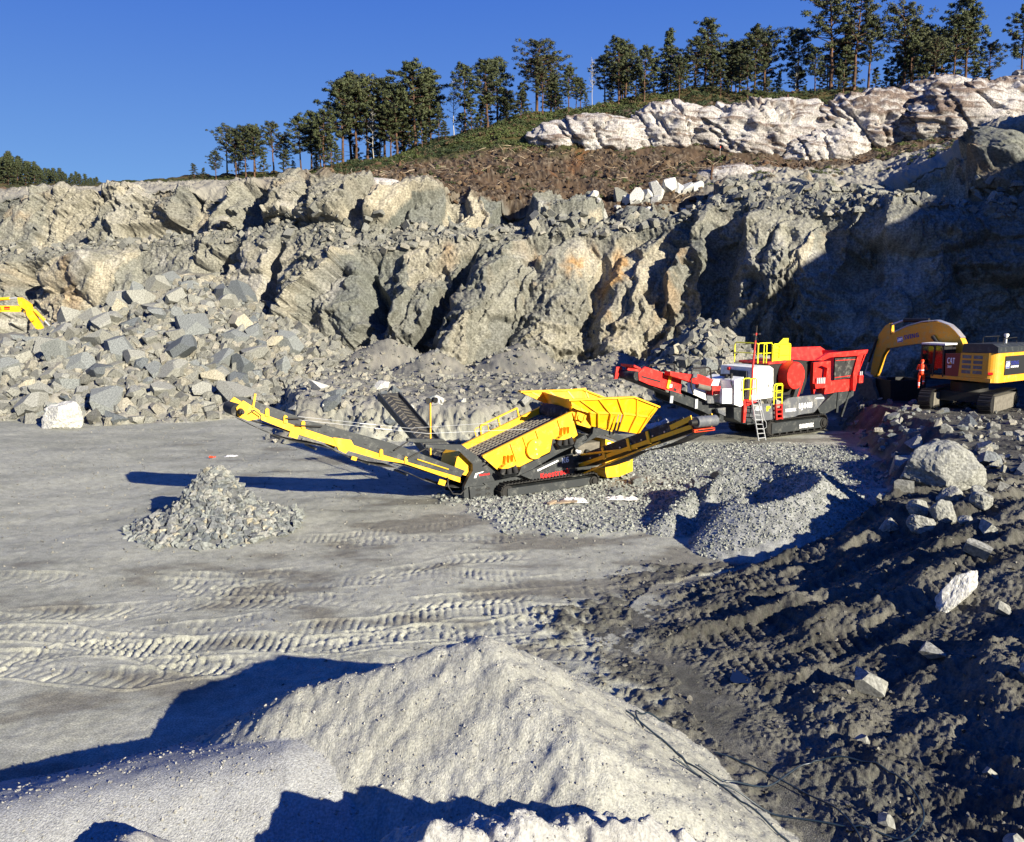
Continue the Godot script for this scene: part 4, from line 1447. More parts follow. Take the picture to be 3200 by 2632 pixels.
	# stumps and marker stakes
	for q in [[53.0, -112.5, 1.1, 0.28], [35.4, -113.5, 2.0, 0.22], [-13.8, -107.0, 0.8, 0.2], [9.4, -110.0, 1.0, 0.18], [22.0, -96.0, 1.8, 0.16]]:
		var st := SurfaceTool.new()
		st.begin(Mesh.PRIMITIVE_TRIANGLES)
		add_tube(st, [Vector3(0, -0.3, 0), Vector3(0, q[2] * 0.2, 0), Vector3(0.05, q[2] * 0.8, 0), Vector3(0.1, q[2], 0.04)], [q[3] * 1.5, q[3], q[3] * 0.9, q[3] * 0.35], 9)
		var o := mesh_node("tree_stump", st.commit(), bark)
		o.position = Vector3(q[0], hill_height(q[0], q[1]), q[1])
		tag(o, "broken grey tree stump standing on the cleared hillside", "stump", "stumps on the cleared hillside")
	for q in [[6.0, -109.5], [24.5, -103.0]]:
		var o := Node3D.new()
		o.name = numbered("marker_stake")
		add_child(o)
		o.position = Vector3(q[0], hill_height(q[0], q[1]), q[1])
		var st := SurfaceTool.new()
		st.begin(Mesh.PRIMITIVE_TRIANGLES)
		add_tube(st, [Vector3(0, -0.2, 0), Vector3(0.05, 1.2, 0)], [0.035, 0.035], 6)
		mesh_node("post", st.commit(), mats.pale_bark, o)
		st = SurfaceTool.new()
		st.begin(Mesh.PRIMITIVE_TRIANGLES)
		add_tube(st, [Vector3(0.05, 1.2, 0), Vector3(0.06, 1.42, 0)], [0.04, 0.04], 6)
		mesh_node("red_top", st.commit(), mats.hi_vis, o)
		tag(o, "thin survey stake with a red painted top on the hillside", "stake", "survey stakes")

func far_ground(x: float, z: float) -> float:
	var d := -z
	return 55.0 + (d - 395.0) * 0.13 - maxf(0.0, 385.0 - d) * 0.9 - maxf(0.0, d - 450.0) * 0.35 - smoothstep(-200.0, -165.0, x) * 22.0 + n_low.get_noise_2d(x * 0.3, z * 0.3) * 2.0

# ---------------------------------------------------------------- mesh helpers for machines
func mb() -> SurfaceTool:
	var st := SurfaceTool.new()
	st.begin(Mesh.PRIMITIVE_TRIANGLES)
	return st

func part(called: String, st: SurfaceTool, m: Material, parent: Node, label := "") -> MeshInstance3D:
	var o := mesh_node(called, st.commit(), m, parent)
	if label != "":
		o.set_meta("label", label)
	return o

func quad(st: SurfaceTool, a: Vector3, b: Vector3, c: Vector3, d: Vector3) -> void:
	tri(st, a, b, c)
	tri(st, a, c, d)

# outline in (s, h), swept across w from w0 to w1 (w1 > w0)
func prism(st: SurfaceTool, outline: Array, w0: float, w1: float) -> void:
	var pts := PackedVector2Array()
	for q in outline:
		pts.append(Vector2(q[0], q[1]))
	if Geometry2D.is_polygon_clockwise(pts):
		pts.reverse()
	var idx := Geometry2D.triangulate_polygon(pts)
	for i in range(0, idx.size(), 3):
		var a := pts[idx[i]]
		var b := pts[idx[i + 1]]
		var c := pts[idx[i + 2]]
		if (b - a).cross(c - a) < 0.0:
			var s := b
			b = c
			c = s
		tri(st, Vector3(a.x, a.y, w1), Vector3(b.x, b.y, w1), Vector3(c.x, c.y, w1))
		tri(st, Vector3(a.x, a.y, w0), Vector3(c.x, c.y, w0), Vector3(b.x, b.y, w0))
	for i in pts.size():
		var a := pts[i]
		var b := pts[(i + 1) % pts.size()]
		quad(st, Vector3(a.x, a.y, w0), Vector3(b.x, b.y, w0), Vector3(b.x, b.y, w1), Vector3(a.x, a.y, w1))

func boxm(st: SurfaceTool, c: Vector3, size: Vector3, b := Basis()) -> void:
	var x := b.x * size.x * 0.5
	var y := b.y * size.y * 0.5
	var z := b.z * size.z * 0.5
	quad(st, c - x - y + z, c + x - y + z, c + x + y + z, c - x + y + z)
	quad(st, c + x - y - z, c - x - y - z, c - x + y - z, c + x + y - z)
	quad(st, c + x - y + z, c + x - y - z, c + x + y - z, c + x + y + z)
	quad(st, c - x - y - z, c - x - y + z, c - x + y + z, c - x + y - z)
	quad(st, c - x + y + z, c + x + y + z, c + x + y - z, c - x + y - z)
	quad(st, c - x - y - z, c + x - y - z, c + x - y + z, c - x - y + z)

# a bar of rectangular section from a to b; wid lies across "side"
func bar(st: SurfaceTool, a: Vector3, b: Vector3, wid: float, hei: float, side := Vector3(0, 0, 1)) -> void:
	var x := (b - a).normalized()
	var y := side.cross(x).normalized()
	var z := x.cross(y)
	boxm(st, (a + b) * 0.5, Vector3(a.distance_to(b), hei, wid), Basis(x, y, z))

func tube(st: SurfaceTool, a: Vector3, b: Vector3, r0: float, r1 := -1.0, n := 14, caps := true) -> void:
	if r1 < 0.0:
		r1 = r0
	var t := (b - a).normalized()
	var e1 := t.cross(Vector3(0.3, 0.1, 0.9) if absf(t.y) > 0.7 else Vector3.UP).normalized()
	var e2 := t.cross(e1)
	for k in n:
		var u := TAU * k / n
		var v := TAU * (k + 1) / n
		var n0 := e1 * cos(u) + e2 * sin(u)
		var n1 := e1 * cos(v) + e2 * sin(v)
		var p := [a + n0 * r0, a + n1 * r0, b + n1 * r1, b + n0 * r1]
		var nn := [n0, n1, n1, n0]
		for i in [0, 2, 1, 0, 3, 2]:
			st.set_normal(nn[i])
			st.add_vertex(p[i])
		if caps:
			tri(st, a, a + n1 * r0, a + n0 * r0)
			tri(st, b, b + n0 * r1, b + n1 * r1)

func pipe(st: SurfaceTool, pts: Array, rad: float, n := 7) -> void:
	var rr: Array = []
	for p in pts:
		rr.append(rad)
	add_tube(st, pts, rr, n)

# a flat plate through points in space, with thickness
func plate(st: SurfaceTool, pts: Array, thick: float) -> void:
	var n: Vector3 = ((pts[1] - pts[0]) as Vector3).cross(pts[2] - pts[0]).normalized() * thick
	for i in range(1, pts.size() - 1):
		tri(st, pts[0] + n, pts[i] + n, pts[i + 1] + n)
		tri(st, pts[0], pts[i + 1], pts[i])
	for i in pts.size():
		var a: Vector3 = pts[i]
		var b: Vector3 = pts[(i + 1) % pts.size()]
		quad(st, a, b, b + n, a + n)

func v3(s: float, h: float, w: float) -> Vector3:
	return Vector3(s, h, w)

var fonts := {}
func lettering(text: String, height: float, at: Vector3, turn: Basis, m: Material, parent: Node, width := 0.0, serif := false, called := "lettering") -> void:
	var key := "serif" if serif else "sans"
	if not fonts.has(key):
		var f := SystemFont.new()
		f.font_names = PackedStringArray(["Droid Serif" if serif else "Droid Sans"])
		f.font_weight = 700
		fonts[key] = f
	var t := TextMesh.new()
	t.text = text
	t.font = fonts[key]
	t.font_size = 48
	t.pixel_size = height / 35.0
	t.depth = 0.012
	t.curve_step = 2.0
	t.horizontal_alignment = HORIZONTAL_ALIGNMENT_CENTER
	var o := mesh_node(called, t, m, parent)
	var sx := 1.0
	if width > 0.0:
		var wd := t.get_aabb().size.x
		if wd > 0.01:
			sx = width / wd
	o.transform = Transform3D(turn.scaled_local(Vector3(sx, 1, 1)), at)

# a crawler: ends at s0 and s1, from h0 to h1, between w0 and w1
func crawler(parent: Node, s0: float, s1: float, h0: float, h1: float, w0: float, w1: float, frame_mat: Material, shoe := 0.19, shoes_apart := true) -> Node3D:
	var t := Node3D.new()
	t.name = "crawler_track"
	parent.add_child(t, true)
	var rad := (h1 - h0) * 0.5
	var hc := (h0 + h1) * 0.5
	var straight := s1 - s0 - 2.0 * rad
	var total := 2.0 * straight + TAU * rad
	var count := int(total / shoe)
	var sm := mb()
	boxm(sm, Vector3.ZERO, Vector3(shoe * 0.86, 0.045, w1 - w0))
	boxm(sm, Vector3(shoe * 0.3, 0.04, 0), Vector3(0.03, 0.05, w1 - w0 - 0.01))
	var shoe_mesh := sm.commit()
	var joined := mb()
	for k in count:
		var q := total * k / count
		var p: Vector3
		var ang: float
		if q < straight:
			p = v3(s0 + rad + q, h1, 0)
			ang = 0.0
		elif q < straight + PI * rad:
			ang = -(q - straight) / rad
			p = v3(s1 - rad - sin(ang) * rad, hc + cos(ang) * rad, 0)
		elif q < 2.0 * straight + PI * rad:
			p = v3(s1 - rad - (q - straight - PI * rad), h0, 0)
			ang = PI
		else:
			ang = PI - (q - 2.0 * straight - PI * rad) / rad
			p = v3(s0 + rad - sin(ang) * rad, hc + cos(ang) * rad, 0)
		p.z = (w0 + w1) * 0.5
		var xf := Transform3D(Basis(Vector3(0, 0, 1), ang), p)
		if shoes_apart:
			var o := mesh_node("track_shoe", shoe_mesh, mats.dark_steel, t)
			o.transform = xf
		else:
			joined.append_from(shoe_mesh, 0, xf)
	if not shoes_apart:
		part("track_shoes", joined, mats.dark_steel, t)
	var f := mb()
	var e := 0.06
	prism(f, [[s0 + rad * 0.9, h0 + 0.16], [s1 - rad * 1.0, h0 + 0.16], [s1 - rad * 1.0, h1 - 0.17], [s0 + rad * 0.9, h1 - 0.17]], w0 + e, w1 + 0.03)
	part("track_frame", f, frame_mat, t)
	f = mb()
	tube(f, v3(s1 - rad, hc, w0 + e), v3(s1 - rad, hc, w1 + 0.09), rad * 0.62, -1, 18)
	tube(f, v3(s1 - rad, hc, w1 + 0.05), v3(s1 - rad, hc, w1 + 0.16), rad * 0.38, -1, 18)
	part("drive_sprocket", f, mats.dark_steel, t)
	f = mb()
	tube(f, v3(s0 + rad, hc, w0 + e), v3(s0 + rad, hc, w1 - 0.02), rad * 0.85, -1, 18)
	part("idler", f, mats.dark_steel, t)
	f = mb()
	for k in 8:
		var s := lerpf(s0 + rad * 1.2, s1 - rad * 1.2, k / 7.0)
		tube(f, v3(s, h0 + 0.10, w0 + e), v3(s, h0 + 0.10, w1 - 0.03), 0.085, -1, 10)
	part("rollers", f, mats.dark_steel, t)
	return t

# belt conveyor between two points of the frame; across is its width direction
func belt_loop(st: SurfaceTool, a: Vector3, b: Vector3, across: Vector3, half: float, rad: float, thick := 0.02) -> void:
	var x := (b - a).normalized()
	var up := across.cross(x).normalized()
	if up.y < 0.0:
		up = -up
	var z := across.normalized() * half
	for s in [[up, 1.0], [-up, -1.0]]:
		var off: Vector3 = s[0] * rad
		var o2: Vector3 = s[0] * (rad + thick)
		quad(st, a + o2 + z, b + o2 + z, b + o2 - z, a + o2 - z)
		quad(st, a + off + z, a + o2 + z, a + o2 - z, a + off - z)
		quad(st, a + off + z, b + off + z, b + o2 + z, a + o2 + z)
		quad(st, a + off - z, b + off - z, b + o2 - z, a + o2 - z)

# ---------------------------------------------------------------- the yellow screener
func build_screener() -> void:
	var t := thing("tracked_screener", "yellow and charcoal tracked screening machine with long tail belt and raised hopper", "screening machine", Vector3(-10.1, 0.02, -30.0))
	t.rotation_degrees.y = 32.0
	var Y: Material = mats.yellow
	var G: Material = mats.charcoal
	# undercarriage
	crawler(t, 10.5, 15.6, -0.03, 0.63, 0.88, 1.42, G, 0.17)
	crawler(t, 10.5, 15.6, -0.03, 0.63, -1.42, -0.88, G, 0.17, false)
	# chassis
	var st := mb()
	for w in [[0.78, 0.98], [-0.98, -0.78]]:
		prism(st, [[9.9, 0.72], [11.0, 0.78], [13.5, 1.0], [15.2, 1.3], [17.2, 1.3], [17.2, 1.0], [15.2, 0.75], [10.2, 0.45]], w[0], w[1])
	boxm(st, v3(13.0, 0.62, 0), Vector3(5.2, 0.30, 1.7))
	boxm(st, v3(16.2, 1.1, 0), Vector3(1.8, 0.3, 1.6))
	part("chassis", st, G, t)
	# frame rail carrying the screen box
	for s in [1, -1]:
		var w0 := 0.98 if s > 0 else -1.18
		st = mb()
		prism(st, [[10.76, 0.98], [11.45, 1.22], [13.09, 1.69], [13.16, 1.86], [13.26, 2.32], [13.36, 2.30], [13.68, 2.06], [14.3, 2.10], [15.03, 2.36], [15.13, 2.16], [13.5, 1.62], [11.62, 0.88]], w0, w0 + 0.2)
		part("screen_rail", st, G, t)
		st = mb()
		prism(st, [[14.36, 1.96], [15.06, 2.08], [15.41, 2.37], [15.48, 2.72], [15.7, 2.66], [17.46, 1.97], [17.2, 1.78], [16.12, 2.24], [15.85, 2.27], [15.11, 2.03], [14.5, 1.76]], w0, w0 + 0.2)
		part("hopper_arm", st, G, t)
		# goose-neck frame over the tail belt
		st = mb()
		prism(st, [[7.29, 2.58], [8.93, 2.42], [9.5, 1.98], [10.58, 1.2], [10.92, 0.95], [11.6, 0.84], [10.74, 0.25], [10.38, 0.12], [9.24, 0.12], [9.0, 0.22], [9.02, 0.66], [9.25, 1.05], [9.43, 1.28], [9.42, 1.57], [8.81, 2.16], [8.57, 2.22], [7.29, 2.46]], 0.72 if s > 0 else -0.92, 0.92 if s > 0 else -0.72)
		part("gooseneck_frame", st, G, t)
	# side panel with the lettering
	st = mb()
	prism(st, [[11.55, 0.93], [13.5, 1.48], [14.27, 1.60], [14.37, 0.56], [12.17, 0.64]], 1.19, 1.27)
	var panel := part("side_panel", st, G, t)
	var up := Basis(Vector3(0, 0, 1), deg_to_rad(3.0))
	lettering("Keestrack", 0.24, v3(13.32, 0.80, 1.275), up, mats.ink_red, panel, 1.55)
	lettering("K6", 0.24, v3(13.86, 1.34, 1.275), Basis(Vector3(0, 0, 1), deg_to_rad(4)), mats.ink_white, panel, 0.36)
	st = mb()
	for q in [[0.0, 0.25], [0.275, 0.63], [0.65, 0.97], [0.99, 1.13]]:
		var d0 := Vector3(0.957, 0.289, 0)
		bar(st, v3(12.40, 1.03, 1.273) + d0 * q[0], v3(12.40, 1.03, 1.273) + d0 * q[1], 0.012, 0.07)
	part("web_address_strip", st, mats.ink_white, panel)
	st = mb()
	for i in 3:
		for j in 3:
			boxm(st, v3(12.66 + i * 0.14, 0.93 + j * 0.08 + i * 0.03, 1.272), Vector3(0.09, 0.045, 0.01))
	part("vent", st, mats.black, panel)
	# tail end: grille box, small badge
	st = mb()
	prism(st, [[9.21, 0.64], [10.35, 0.62], [10.36, 0.13], [9.26, 0.12]], 0.925, 1.02)
	var gb := part("grille_box", st, G, t)
	st = mb()
	for gx in [9.62, 10.08]:
		for gh in [0.26, 0.48]:
			for k in 5:
				var a := k / 5.0 * PI
				bar(st, v3(gx - 0.14 * cos(a), gh - 0.07 * sin(a), 1.026), v3(gx - 0.04 * cos(a), gh - 0.02 * sin(a), 1.026), 0.012, 0.02)
				bar(st, v3(gx + 0.14 * cos(a), gh + 0.07 * sin(a), 1.026), v3(gx + 0.04 * cos(a), gh + 0.02 * sin(a), 1.026), 0.012, 0.02)
	part("grille", st, mats.black, gb)
	lettering("Keestrack", 0.10, v3(9.98, 1.07, 0.925), Basis(), mats.ink_red, t, 0.5)
	st = mb()
	prism(st, [[9.47, 0.97], [9.55, 1.16], [9.95, 1.21], [9.9, 1.17], [9.64, 1.12], [9.58, 0.97]], 0.921, 0.93)
	part("badge", st, mats.white, t)
	# yellow chute at the lower end of the screen
	st = mb()
	prism(st, [[8.75, 1.5], [8.85, 1.85], [9.15, 2.1], [9.6, 1.95], [9.8, 1.3], [9.4, 1.0], [8.8, 1.2]], -0.66, 0.62)
	part("discharge_chute", st, Y, t)
	# screen box
	st = mb()
	var side_plate := [[9.75, 1.88], [14.25, 3.40], [14.61, 2.37], [14.32, 2.2], [13.2, 1.78], [11.52, 1.25], [10.49, 1.24]]
	prism(st, side_plate, 1.08, 1.14)
	var near_plate := part("screen_side", st, Y, t)
	st = mb()
	prism(st, side_plate, -1.14, -1.08)
	part("screen_side", st, Y, t)
	var along := Vector3(0.948, 0.318, 0)
	var upn := Vector3(-0.318, 0.948, 0)
	st = mb()
	bar(st, v3(9.75, 1.90, 1.13), v3(14.25, 3.42, 1.13), 0.14, 0.05)
	bar(st, v3(9.75, 1.90, -1.13), v3(14.25, 3.42, -1.13), 0.14, 0.05)
	part("screen_rim", st, Y, near_plate)
	for q in [0.30, 0.44, 0.585, 0.835]:
		st = mb()
		var top := v3(9.75, 1.85, 1.17).lerp(v3(14.25, 3.37, 1.17), q)
		bar(st, top, top + v3(0.30, -0.80, 0), 0.07, 0.045)
		part("rib", st, Y, near_plate)
	# deck of perforated plates
	st = mb()
	for k in 21:
		var c := v3(9.95, 1.66, 0) + along * (k * 0.22)
		bar(st, c + v3(0, 0, -1.07), c + v3(0, 0, 1.07), 0.06, 0.06, along)
	for k in 9:
		var w := -1.04 + k * 2.08 / 8.0
		bar(st, v3(9.9, 1.66, w), v3(9.9, 1.66, w) + along * 4.55, 0.08, 0.055)
	part("screen_deck", st, mats.dusty, t)
	st = mb()
	plate(st, [v3(9.9, 1.45, 1.06), v3(14.2, 2.9, 1.06), v3(14.2, 2.9, -1.06), v3(9.9, 1.45, -1.06)], 0.02)
	part("lower_deck", st, mats.black, t)
	st = mb()
	tube(st, v3(12.29, 1.98, 1.14), v3(12.29, 1.98, 1.30), 0.43, -1, 36)
	var cover := part("drive_cover", st, Y, near_plate)
	st = mb()
	for q in [[0.0, 0.0], [0.05, -0.22], [-0.02, 0.30]]:
		tube(st, v3(12.29 + q[0], 1.98 + q[1], 1.30), v3(12.29 + q[0], 1.98 + q[1], 1.33), 0.03, -1, 10)
	part("bolt", st, mats.steel, cover)
	st = mb()
	for k in 60:
		var q := k / 60.0
		var p := v3(9.95, 1.80, 1.14).lerp(v3(14.15, 3.22, 1.14), q)
		tube(st, p, p + v3(0, 0, 0.02), 0.016, -1, 6)
		var p2 := v3(10.5, 1.35, 1.14).lerp(v3(14.2, 2.32, 1.14), q)
		tube(st, p2, p2 + v3(0, 0, 0.02), 0.014, -1, 6)
	part("rivets", st, Y, near_plate)
	# spring mounts
	for q in [[10.92, 1.36], [13.80, 2.32]]:
		for s in [1.0, -1.0]:
			var wz: float = 1.14 * s
			var wo: float = 1.42 * s
			st = mb()
			prism(st, [[q[0] - 0.42, q[1] - 0.02], [q[0] - 0.16, q[1] + 0.16], [q[0] + 0.2, q[1] + 0.22], [q[0] + 0.46, q[1] + 0.16], [q[0] + 0.2, q[1] + 0.02], [q[0] - 0.1, q[1] - 0.04]], minf(wz, wo), maxf(wz, wo))
			for f in [-0.16, 0.02, 0.2]:
				prism(st, [[q[0] + f - 0.02, q[1] + 0.1], [q[0] + f + 0.02, q[1] + 0.48], [q[0] + f + 0.05, q[1] + 0.1]], minf(wz, wo * 0.95), maxf(wz, wo * 0.95))
			var bracket := part("spring_bracket", st, Y, t)
			st = mb()
			for f in [-0.27, 0.04, 0.33]:
				tube(st, v3(q[0] + f * 1.15, q[1] - 0.30, 1.28 * s), v3(q[0] + f * 0.8, q[1] + 0.06, 1.28 * s), 0.125, 0.11, 14)
			part("rubber_springs", st, mats.rubber, bracket)
			st = mb()
			prism(st, [[q[0] - 0.5, q[1] - 0.18], [q[0] - 0.35, q[1] - 0.42], [q[0] + 0.4, q[1] - 0.36], [q[0] + 0.55, q[1] - 0.06], [q[0] + 0.45, q[1] - 0.28], [q[0] - 0.3, q[1] - 0.34]], minf(1.1 * s, 1.44 * s), maxf(1.1 * s, 1.44 * s))
			part("spring_seat", st, G, bracket)
	# walkway rail on the far side
	st = mb()
	for seg in [[v3(11.14, 2.74, -1.42), v3(13.06, 3.40, -1.42)], [v3(11.14, 2.74, -1.42), v3(11.2, 2.1, -1.42)], [v3(12.04, 3.08, -1.42), v3(12.18, 2.5, -1.42)], [v3(13.06, 3.40, -1.42), v3(13.2, 2.8, -1.42)]]:
		bar(st, seg[0], seg[1], 0.07, 0.07)
	part("handrail", st, Y, t)
	st = mb()
	pipe(st, [v3(10.98, 2.2, -1.5), v3(10.88, 2.55, -1.5), v3(10.95, 2.62, -1.5), v3(11.5, 2.76, -1.5), v3(11.58, 2.7, -1.5), v3(11.62, 2.42, -1.5), v3(11.56, 2.34, -1.5), v3(11.1, 2.2, -1.5)], 0.025)
	part("grab_rail", st, Y, t)
	# hopper
	var rim := [v3(13.5, 4.08, 1.9), v3(17.1, 3.98, 1.9), v3(18.6, 3.44, 1.9)]
	var mid := [v3(14.9, 3.42, 1.6), v3(16.9, 3.22, 1.6), v3(18.3, 2.98, 1.6)]
	var bot := [v3(15.3, 2.74, 1.2), v3(16.8, 2.42, 1.2), v3(18.05, 2.16, 1.2)]
	for s in [1.0, -1.0]:
		st = mb()
		var m1 := Vector3(1, 1, s)
		for k in 2:
			plate(st, [mid[k] * m1, mid[k + 1] * m1, rim[k + 1] * m1, rim[k] * m1], 0.05 * s)
			plate(st, [bot[k] * m1, bot[k + 1] * m1, mid[k + 1] * m1, mid[k] * m1], 0.05 * s)
		var wall := part("hopper_wall", st, Y, t)
		st = mb()
		for k in 2:
			bar(st, rim[k] * m1, rim[k + 1] * m1, 0.26, 0.07)
			bar(st, mid[k] * m1, mid[k + 1] * m1, 0.16, 0.10)
		part("hopper_rim", st, Y, wall)
		for q in [0.12, 0.33, 0.55, 0.77, 0.97]:
			st = mb()
			var a: Vector3 = rim[0].lerp(rim[1], q * 1.35) if q < 0.74 else rim[1].lerp(rim[2], (q - 0.74) / 0.26)
			var b: Vector3 = mid[0].lerp(mid[2], q)
			var c: Vector3 = bot[0].lerp(bot[2], q)
			var out := Vector3(0, 0, 0.06 * s)
			bar(st, (a + out * 0.6) * 1.0 if s > 0.0 else a * m1, (b + out) if s > 0.0 else b * m1, 0.12, 0.07)
			bar(st, (b + out) if s > 0.0 else b * m1, (c + out) if s > 0.0 else c * m1, 0.14, 0.08)
			part("rib", st, Y, wall)
	st = mb()
	plate(st, [v3(18.05, 2.16, 1.2), v3(18.05, 2.16, -1.2), v3(18.6, 3.44, -1.9), v3(18.6, 3.44, 1.9)], 0.05)
	part("hopper_back", st, Y, t)
	# tall deflector over the feed end
	st = mb()
	plate(st, [v3(14.95, 3.40, -1.75), v3(17.5, 3.35, -1.75), v3(17.35, 4.02, -2.0), v3(14.8, 3.98, -2.0)], 0.06)
	plate(st, [v3(14.0, 3.62, 1.5), v3(14.95, 3.40, -1.75), v3(14.8, 3.98, -2.0), v3(13.7, 4.02, 1.8)], 0.05)
	part("deflector", st, Y, t)
	# feeder box, drum and its drive
	st = mb()
	prism(st, [[14.2, 3.56], [14.99, 3.38], [15.52, 3.14], [16.6, 2.72], [16.5, 2.36], [15.4, 2.72], [15.2, 2.64], [14.55, 2.85]], 1.04, 1.2)
	prism(st, [[14.2, 3.56], [14.99, 3.38], [15.52, 3.14], [16.6, 2.72], [16.5, 2.36], [15.4, 2.72], [15.2, 2.64], [14.55, 2.85]], -1.2, -1.04)
	var fb := part("feeder_box", st, Y, t)
	st = mb()
	boxm(st, v3(14.62, 3.20, 1.27), Vector3(0.46, 0.34, 0.14), Basis(Vector3(0, 0, 1), -0.3))
	tube(st, v3(14.55, 3.2, 1.3), v3(14.55, 3.2, 1.42), 0.13, -1, 18)
	boxm(st, v3(14.8, 3.12, 1.36), Vector3(0.1, 0.3, 0.1), Basis(Vector3(0, 0, 1), -0.3))
	part("bearing_housing", st, Y, fb)
	st = mb()
	tube(st, v3(14.35, 3.25, -1.03), v3(14.35, 3.25, 1.03), 0.34, -1, 24)
	belt_loop(st, v3(14.35, 3.25, 0), v3(17.8, 2.15, 0), Vector3(0, 0, 1), 1.0, 0.3)
	part("feed_belt", st, mats.rubber, fb)
	# hydraulic rams of the hopper wall
	st = mb()
	for s in [16.42, 16.62]:
		tube(st, v3(s, 2.35, 1.42), v3(s - 0.02, 2.85, 1.62), 0.045, -1, 10)
	part("ram_barrel", st, mats.dark_steel, t)
	st = mb()
	for s in [16.42, 16.62]:
		tube(st, v3(s - 0.02, 2.85, 1.62), v3(s - 0.03, 3.2, 1.76), 0.022, -1, 8)
	part("ram_rod", st, mats.steel, t)
	# engine cabinet under the hopper
	st = mb()
	prism(st, [[16.13, 2.06], [16.95, 1.76], [17.74, 1.5], [17.76, 0.42], [16.95, 0.24], [16.25, 0.27], [16.13, 0.6]], -1.05, 1.2)
	var cab := part("engine_cabinet", st, Y, t)
	st = mb()
	boxm(st, v3(16.55, 0.88, 1.205), Vector3(0.17, 0.13, 0.02))
	part("door_handle", st, mats.black, cab)
	st = mb()
	for k in 5:
		boxm(st, v3(17.35, 0.92 + k * 0.07, 1.205), Vector3(0.52, 0.035, 0.02))
	part("louvre", st, mats.dusty, cab)
	st = mb()
	boxm(st, v3(16.34, 1.78, 1.205), Vector3(0.2, 0.22, 0.012))
	part("warning_sticker", st, mats.white, cab)
	st = mb()
	boxm(st, v3(16.13, 1.1, 1.206), Vector3(0.02, 1.5, 0.01))
	boxm(st, v3(16.96, 1.0, 1.206), Vector3(0.015, 1.35, 0.01))
	part("door_seam", st, mats.black, cab)
	# dusty works between chassis and cabinet
	st = mb()
	prism(st, [[14.5, 1.9], [16.1, 1.9], [16.1, 0.75], [14.45, 0.75]], -0.9, 0.85)
	part("power_pack", st, mats.dusty, t)
	st = mb()
	for q in [[14.7, 1.62], [15.3, 1.5], [15.75, 1.3]]:
		tube(st, v3(q[0], q[1], 0.8), v3(q[0], q[1], 1.02), 0.13, -1, 14)
	part("pulley", st, mats.dark_steel, t)

	# ---- tail belt
	var tail := Node3D.new()
	tail.name = "tail_conveyor"
	t.add_child(tail)
	for s in [1.0, -1.0]:
		var w0 := 0.60 if s > 0.0 else -0.68
		st = mb()
		prism(st, [[0.33, 4.78], [0.72, 4.70], [2.2, 4.06], [3.29, 3.60], [6.47, 2.50], [9.2, 1.27], [8.97, 1.02], [5.41, 2.36], [3.91, 2.98], [2.21, 3.69], [0.80, 4.30], [0.3, 4.44]], w0, w0 + 0.08)
		part("skirt", st, G, tail)
		st = mb()
		prism(st, [[0.87, 4.28], [2.21, 3.68], [3.91, 2.98], [5.41, 2.35], [8.97, 1.01], [8.95, 0.80], [6.46, 1.86], [5.4, 2.12], [4.25, 2.55], [3.9, 2.70], [2.2, 3.40], [0.9, 4.02]], w0 - 0.01, w0 + 0.09)
		part("beam", st, Y, tail)
		st = mb()
		prism(st, [[3.55, 3.16], [4.25, 3.0], [4.35, 2.8], [4.02, 2.50], [3.75, 2.66]], w0 - 0.03, w0 + 0.12)
		part("hinge_plate", st, Y, tail)
		st = mb()
		prism(st, [[0.05, 4.52], [0.3, 4.76], [0.86, 4.36], [0.9, 4.08], [0.45, 4.02], [0.1, 4.2]], w0 - 0.005, w0 + 0.085)
		part("head_plate", st, Y, tail)
	st = mb()
	tube(st, v3(0.1, 4.40, -0.6), v3(0.1, 4.40, 0.6), 0.22, -1, 24)
	part("head_drum", st, mats.rubber, tail)
	st = mb()
	tube(st, v3(0.18, 4.38, 0.69), v3(0.18, 4.38, 0.95), 0.12, 0.09, 16)
	tube(st, v3(0.18, 4.38, 0.95), v3(0.18, 4.38, 1.05), 0.05, -1, 10)
	part("drive_motor", st, mats.dark_steel, tail)
	st = mb()
	belt_loop(st, v3(0.1, 4.40, 0), v3(9.3, 0.92, 0), Vector3(0, 0, 1), 0.56, 0.2)
	# sagging return strand
	for k in 14:
		var a := k / 14.0
		var b := (k + 1) / 14.0
		var pa := v3(0.3, 4.02, 0).lerp(v3(9.3, 0.5, 0), a) - v3(0, 0.22 * sin(fposmod(a * 3.0, 1.0) * PI), 0)
		var pb := v3(0.3, 4.02, 0).lerp(v3(9.3, 0.5, 0), b) - v3(0, 0.22 * sin(fposmod(b * 3.0, 1.0) * PI), 0)
		bar(st, pa, pb, 1.1, 0.022)
	part("belt", st, mats.rubber, tail)
	st = mb()
	for q in [1.6, 2.9, 5.0, 6.6, 8.0]:
		var h: float = 4.36 - 0.378 * q
		bar(st, v3(q, h - 0.5, -0.62), v3(q, h - 0.5, 0.62), 0.07, 0.07, Vector3(1, 0, 0))
	part("cross_brace", st, G, tail)
	for q in [[2.05, 3.52, 0.34, 0.2], [8.1, 1.05, 0.32, 0.22], [4.35, 2.42, 0.22, 0.14]]:
		st = mb()
		boxm(st, v3(q[0], q[1] - 0.14, 0.70), Vector3(q[2], q[3], 0.05), Basis(Vector3(0, 0, 1), -0.37))
		part("bracket", st, Y, tail)
	for q in [[1.1, 4.28], [1.75, 3.98], [2.4, 3.72], [5.45, 2.38], [6.5, 1.98]]:
		st = mb()
		prism(st, [[q[0] - 0.06, q[1] - 0.12], [q[0] + 0.08, q[1] - 0.16], [q[0] + 0.08, q[1] + 0.12], [q[0], q[1] + 0.17], [q[0] - 0.06, q[1] + 0.1]], 0.69, 0.75)
		part("lug", st, Y, tail)
	st = mb()
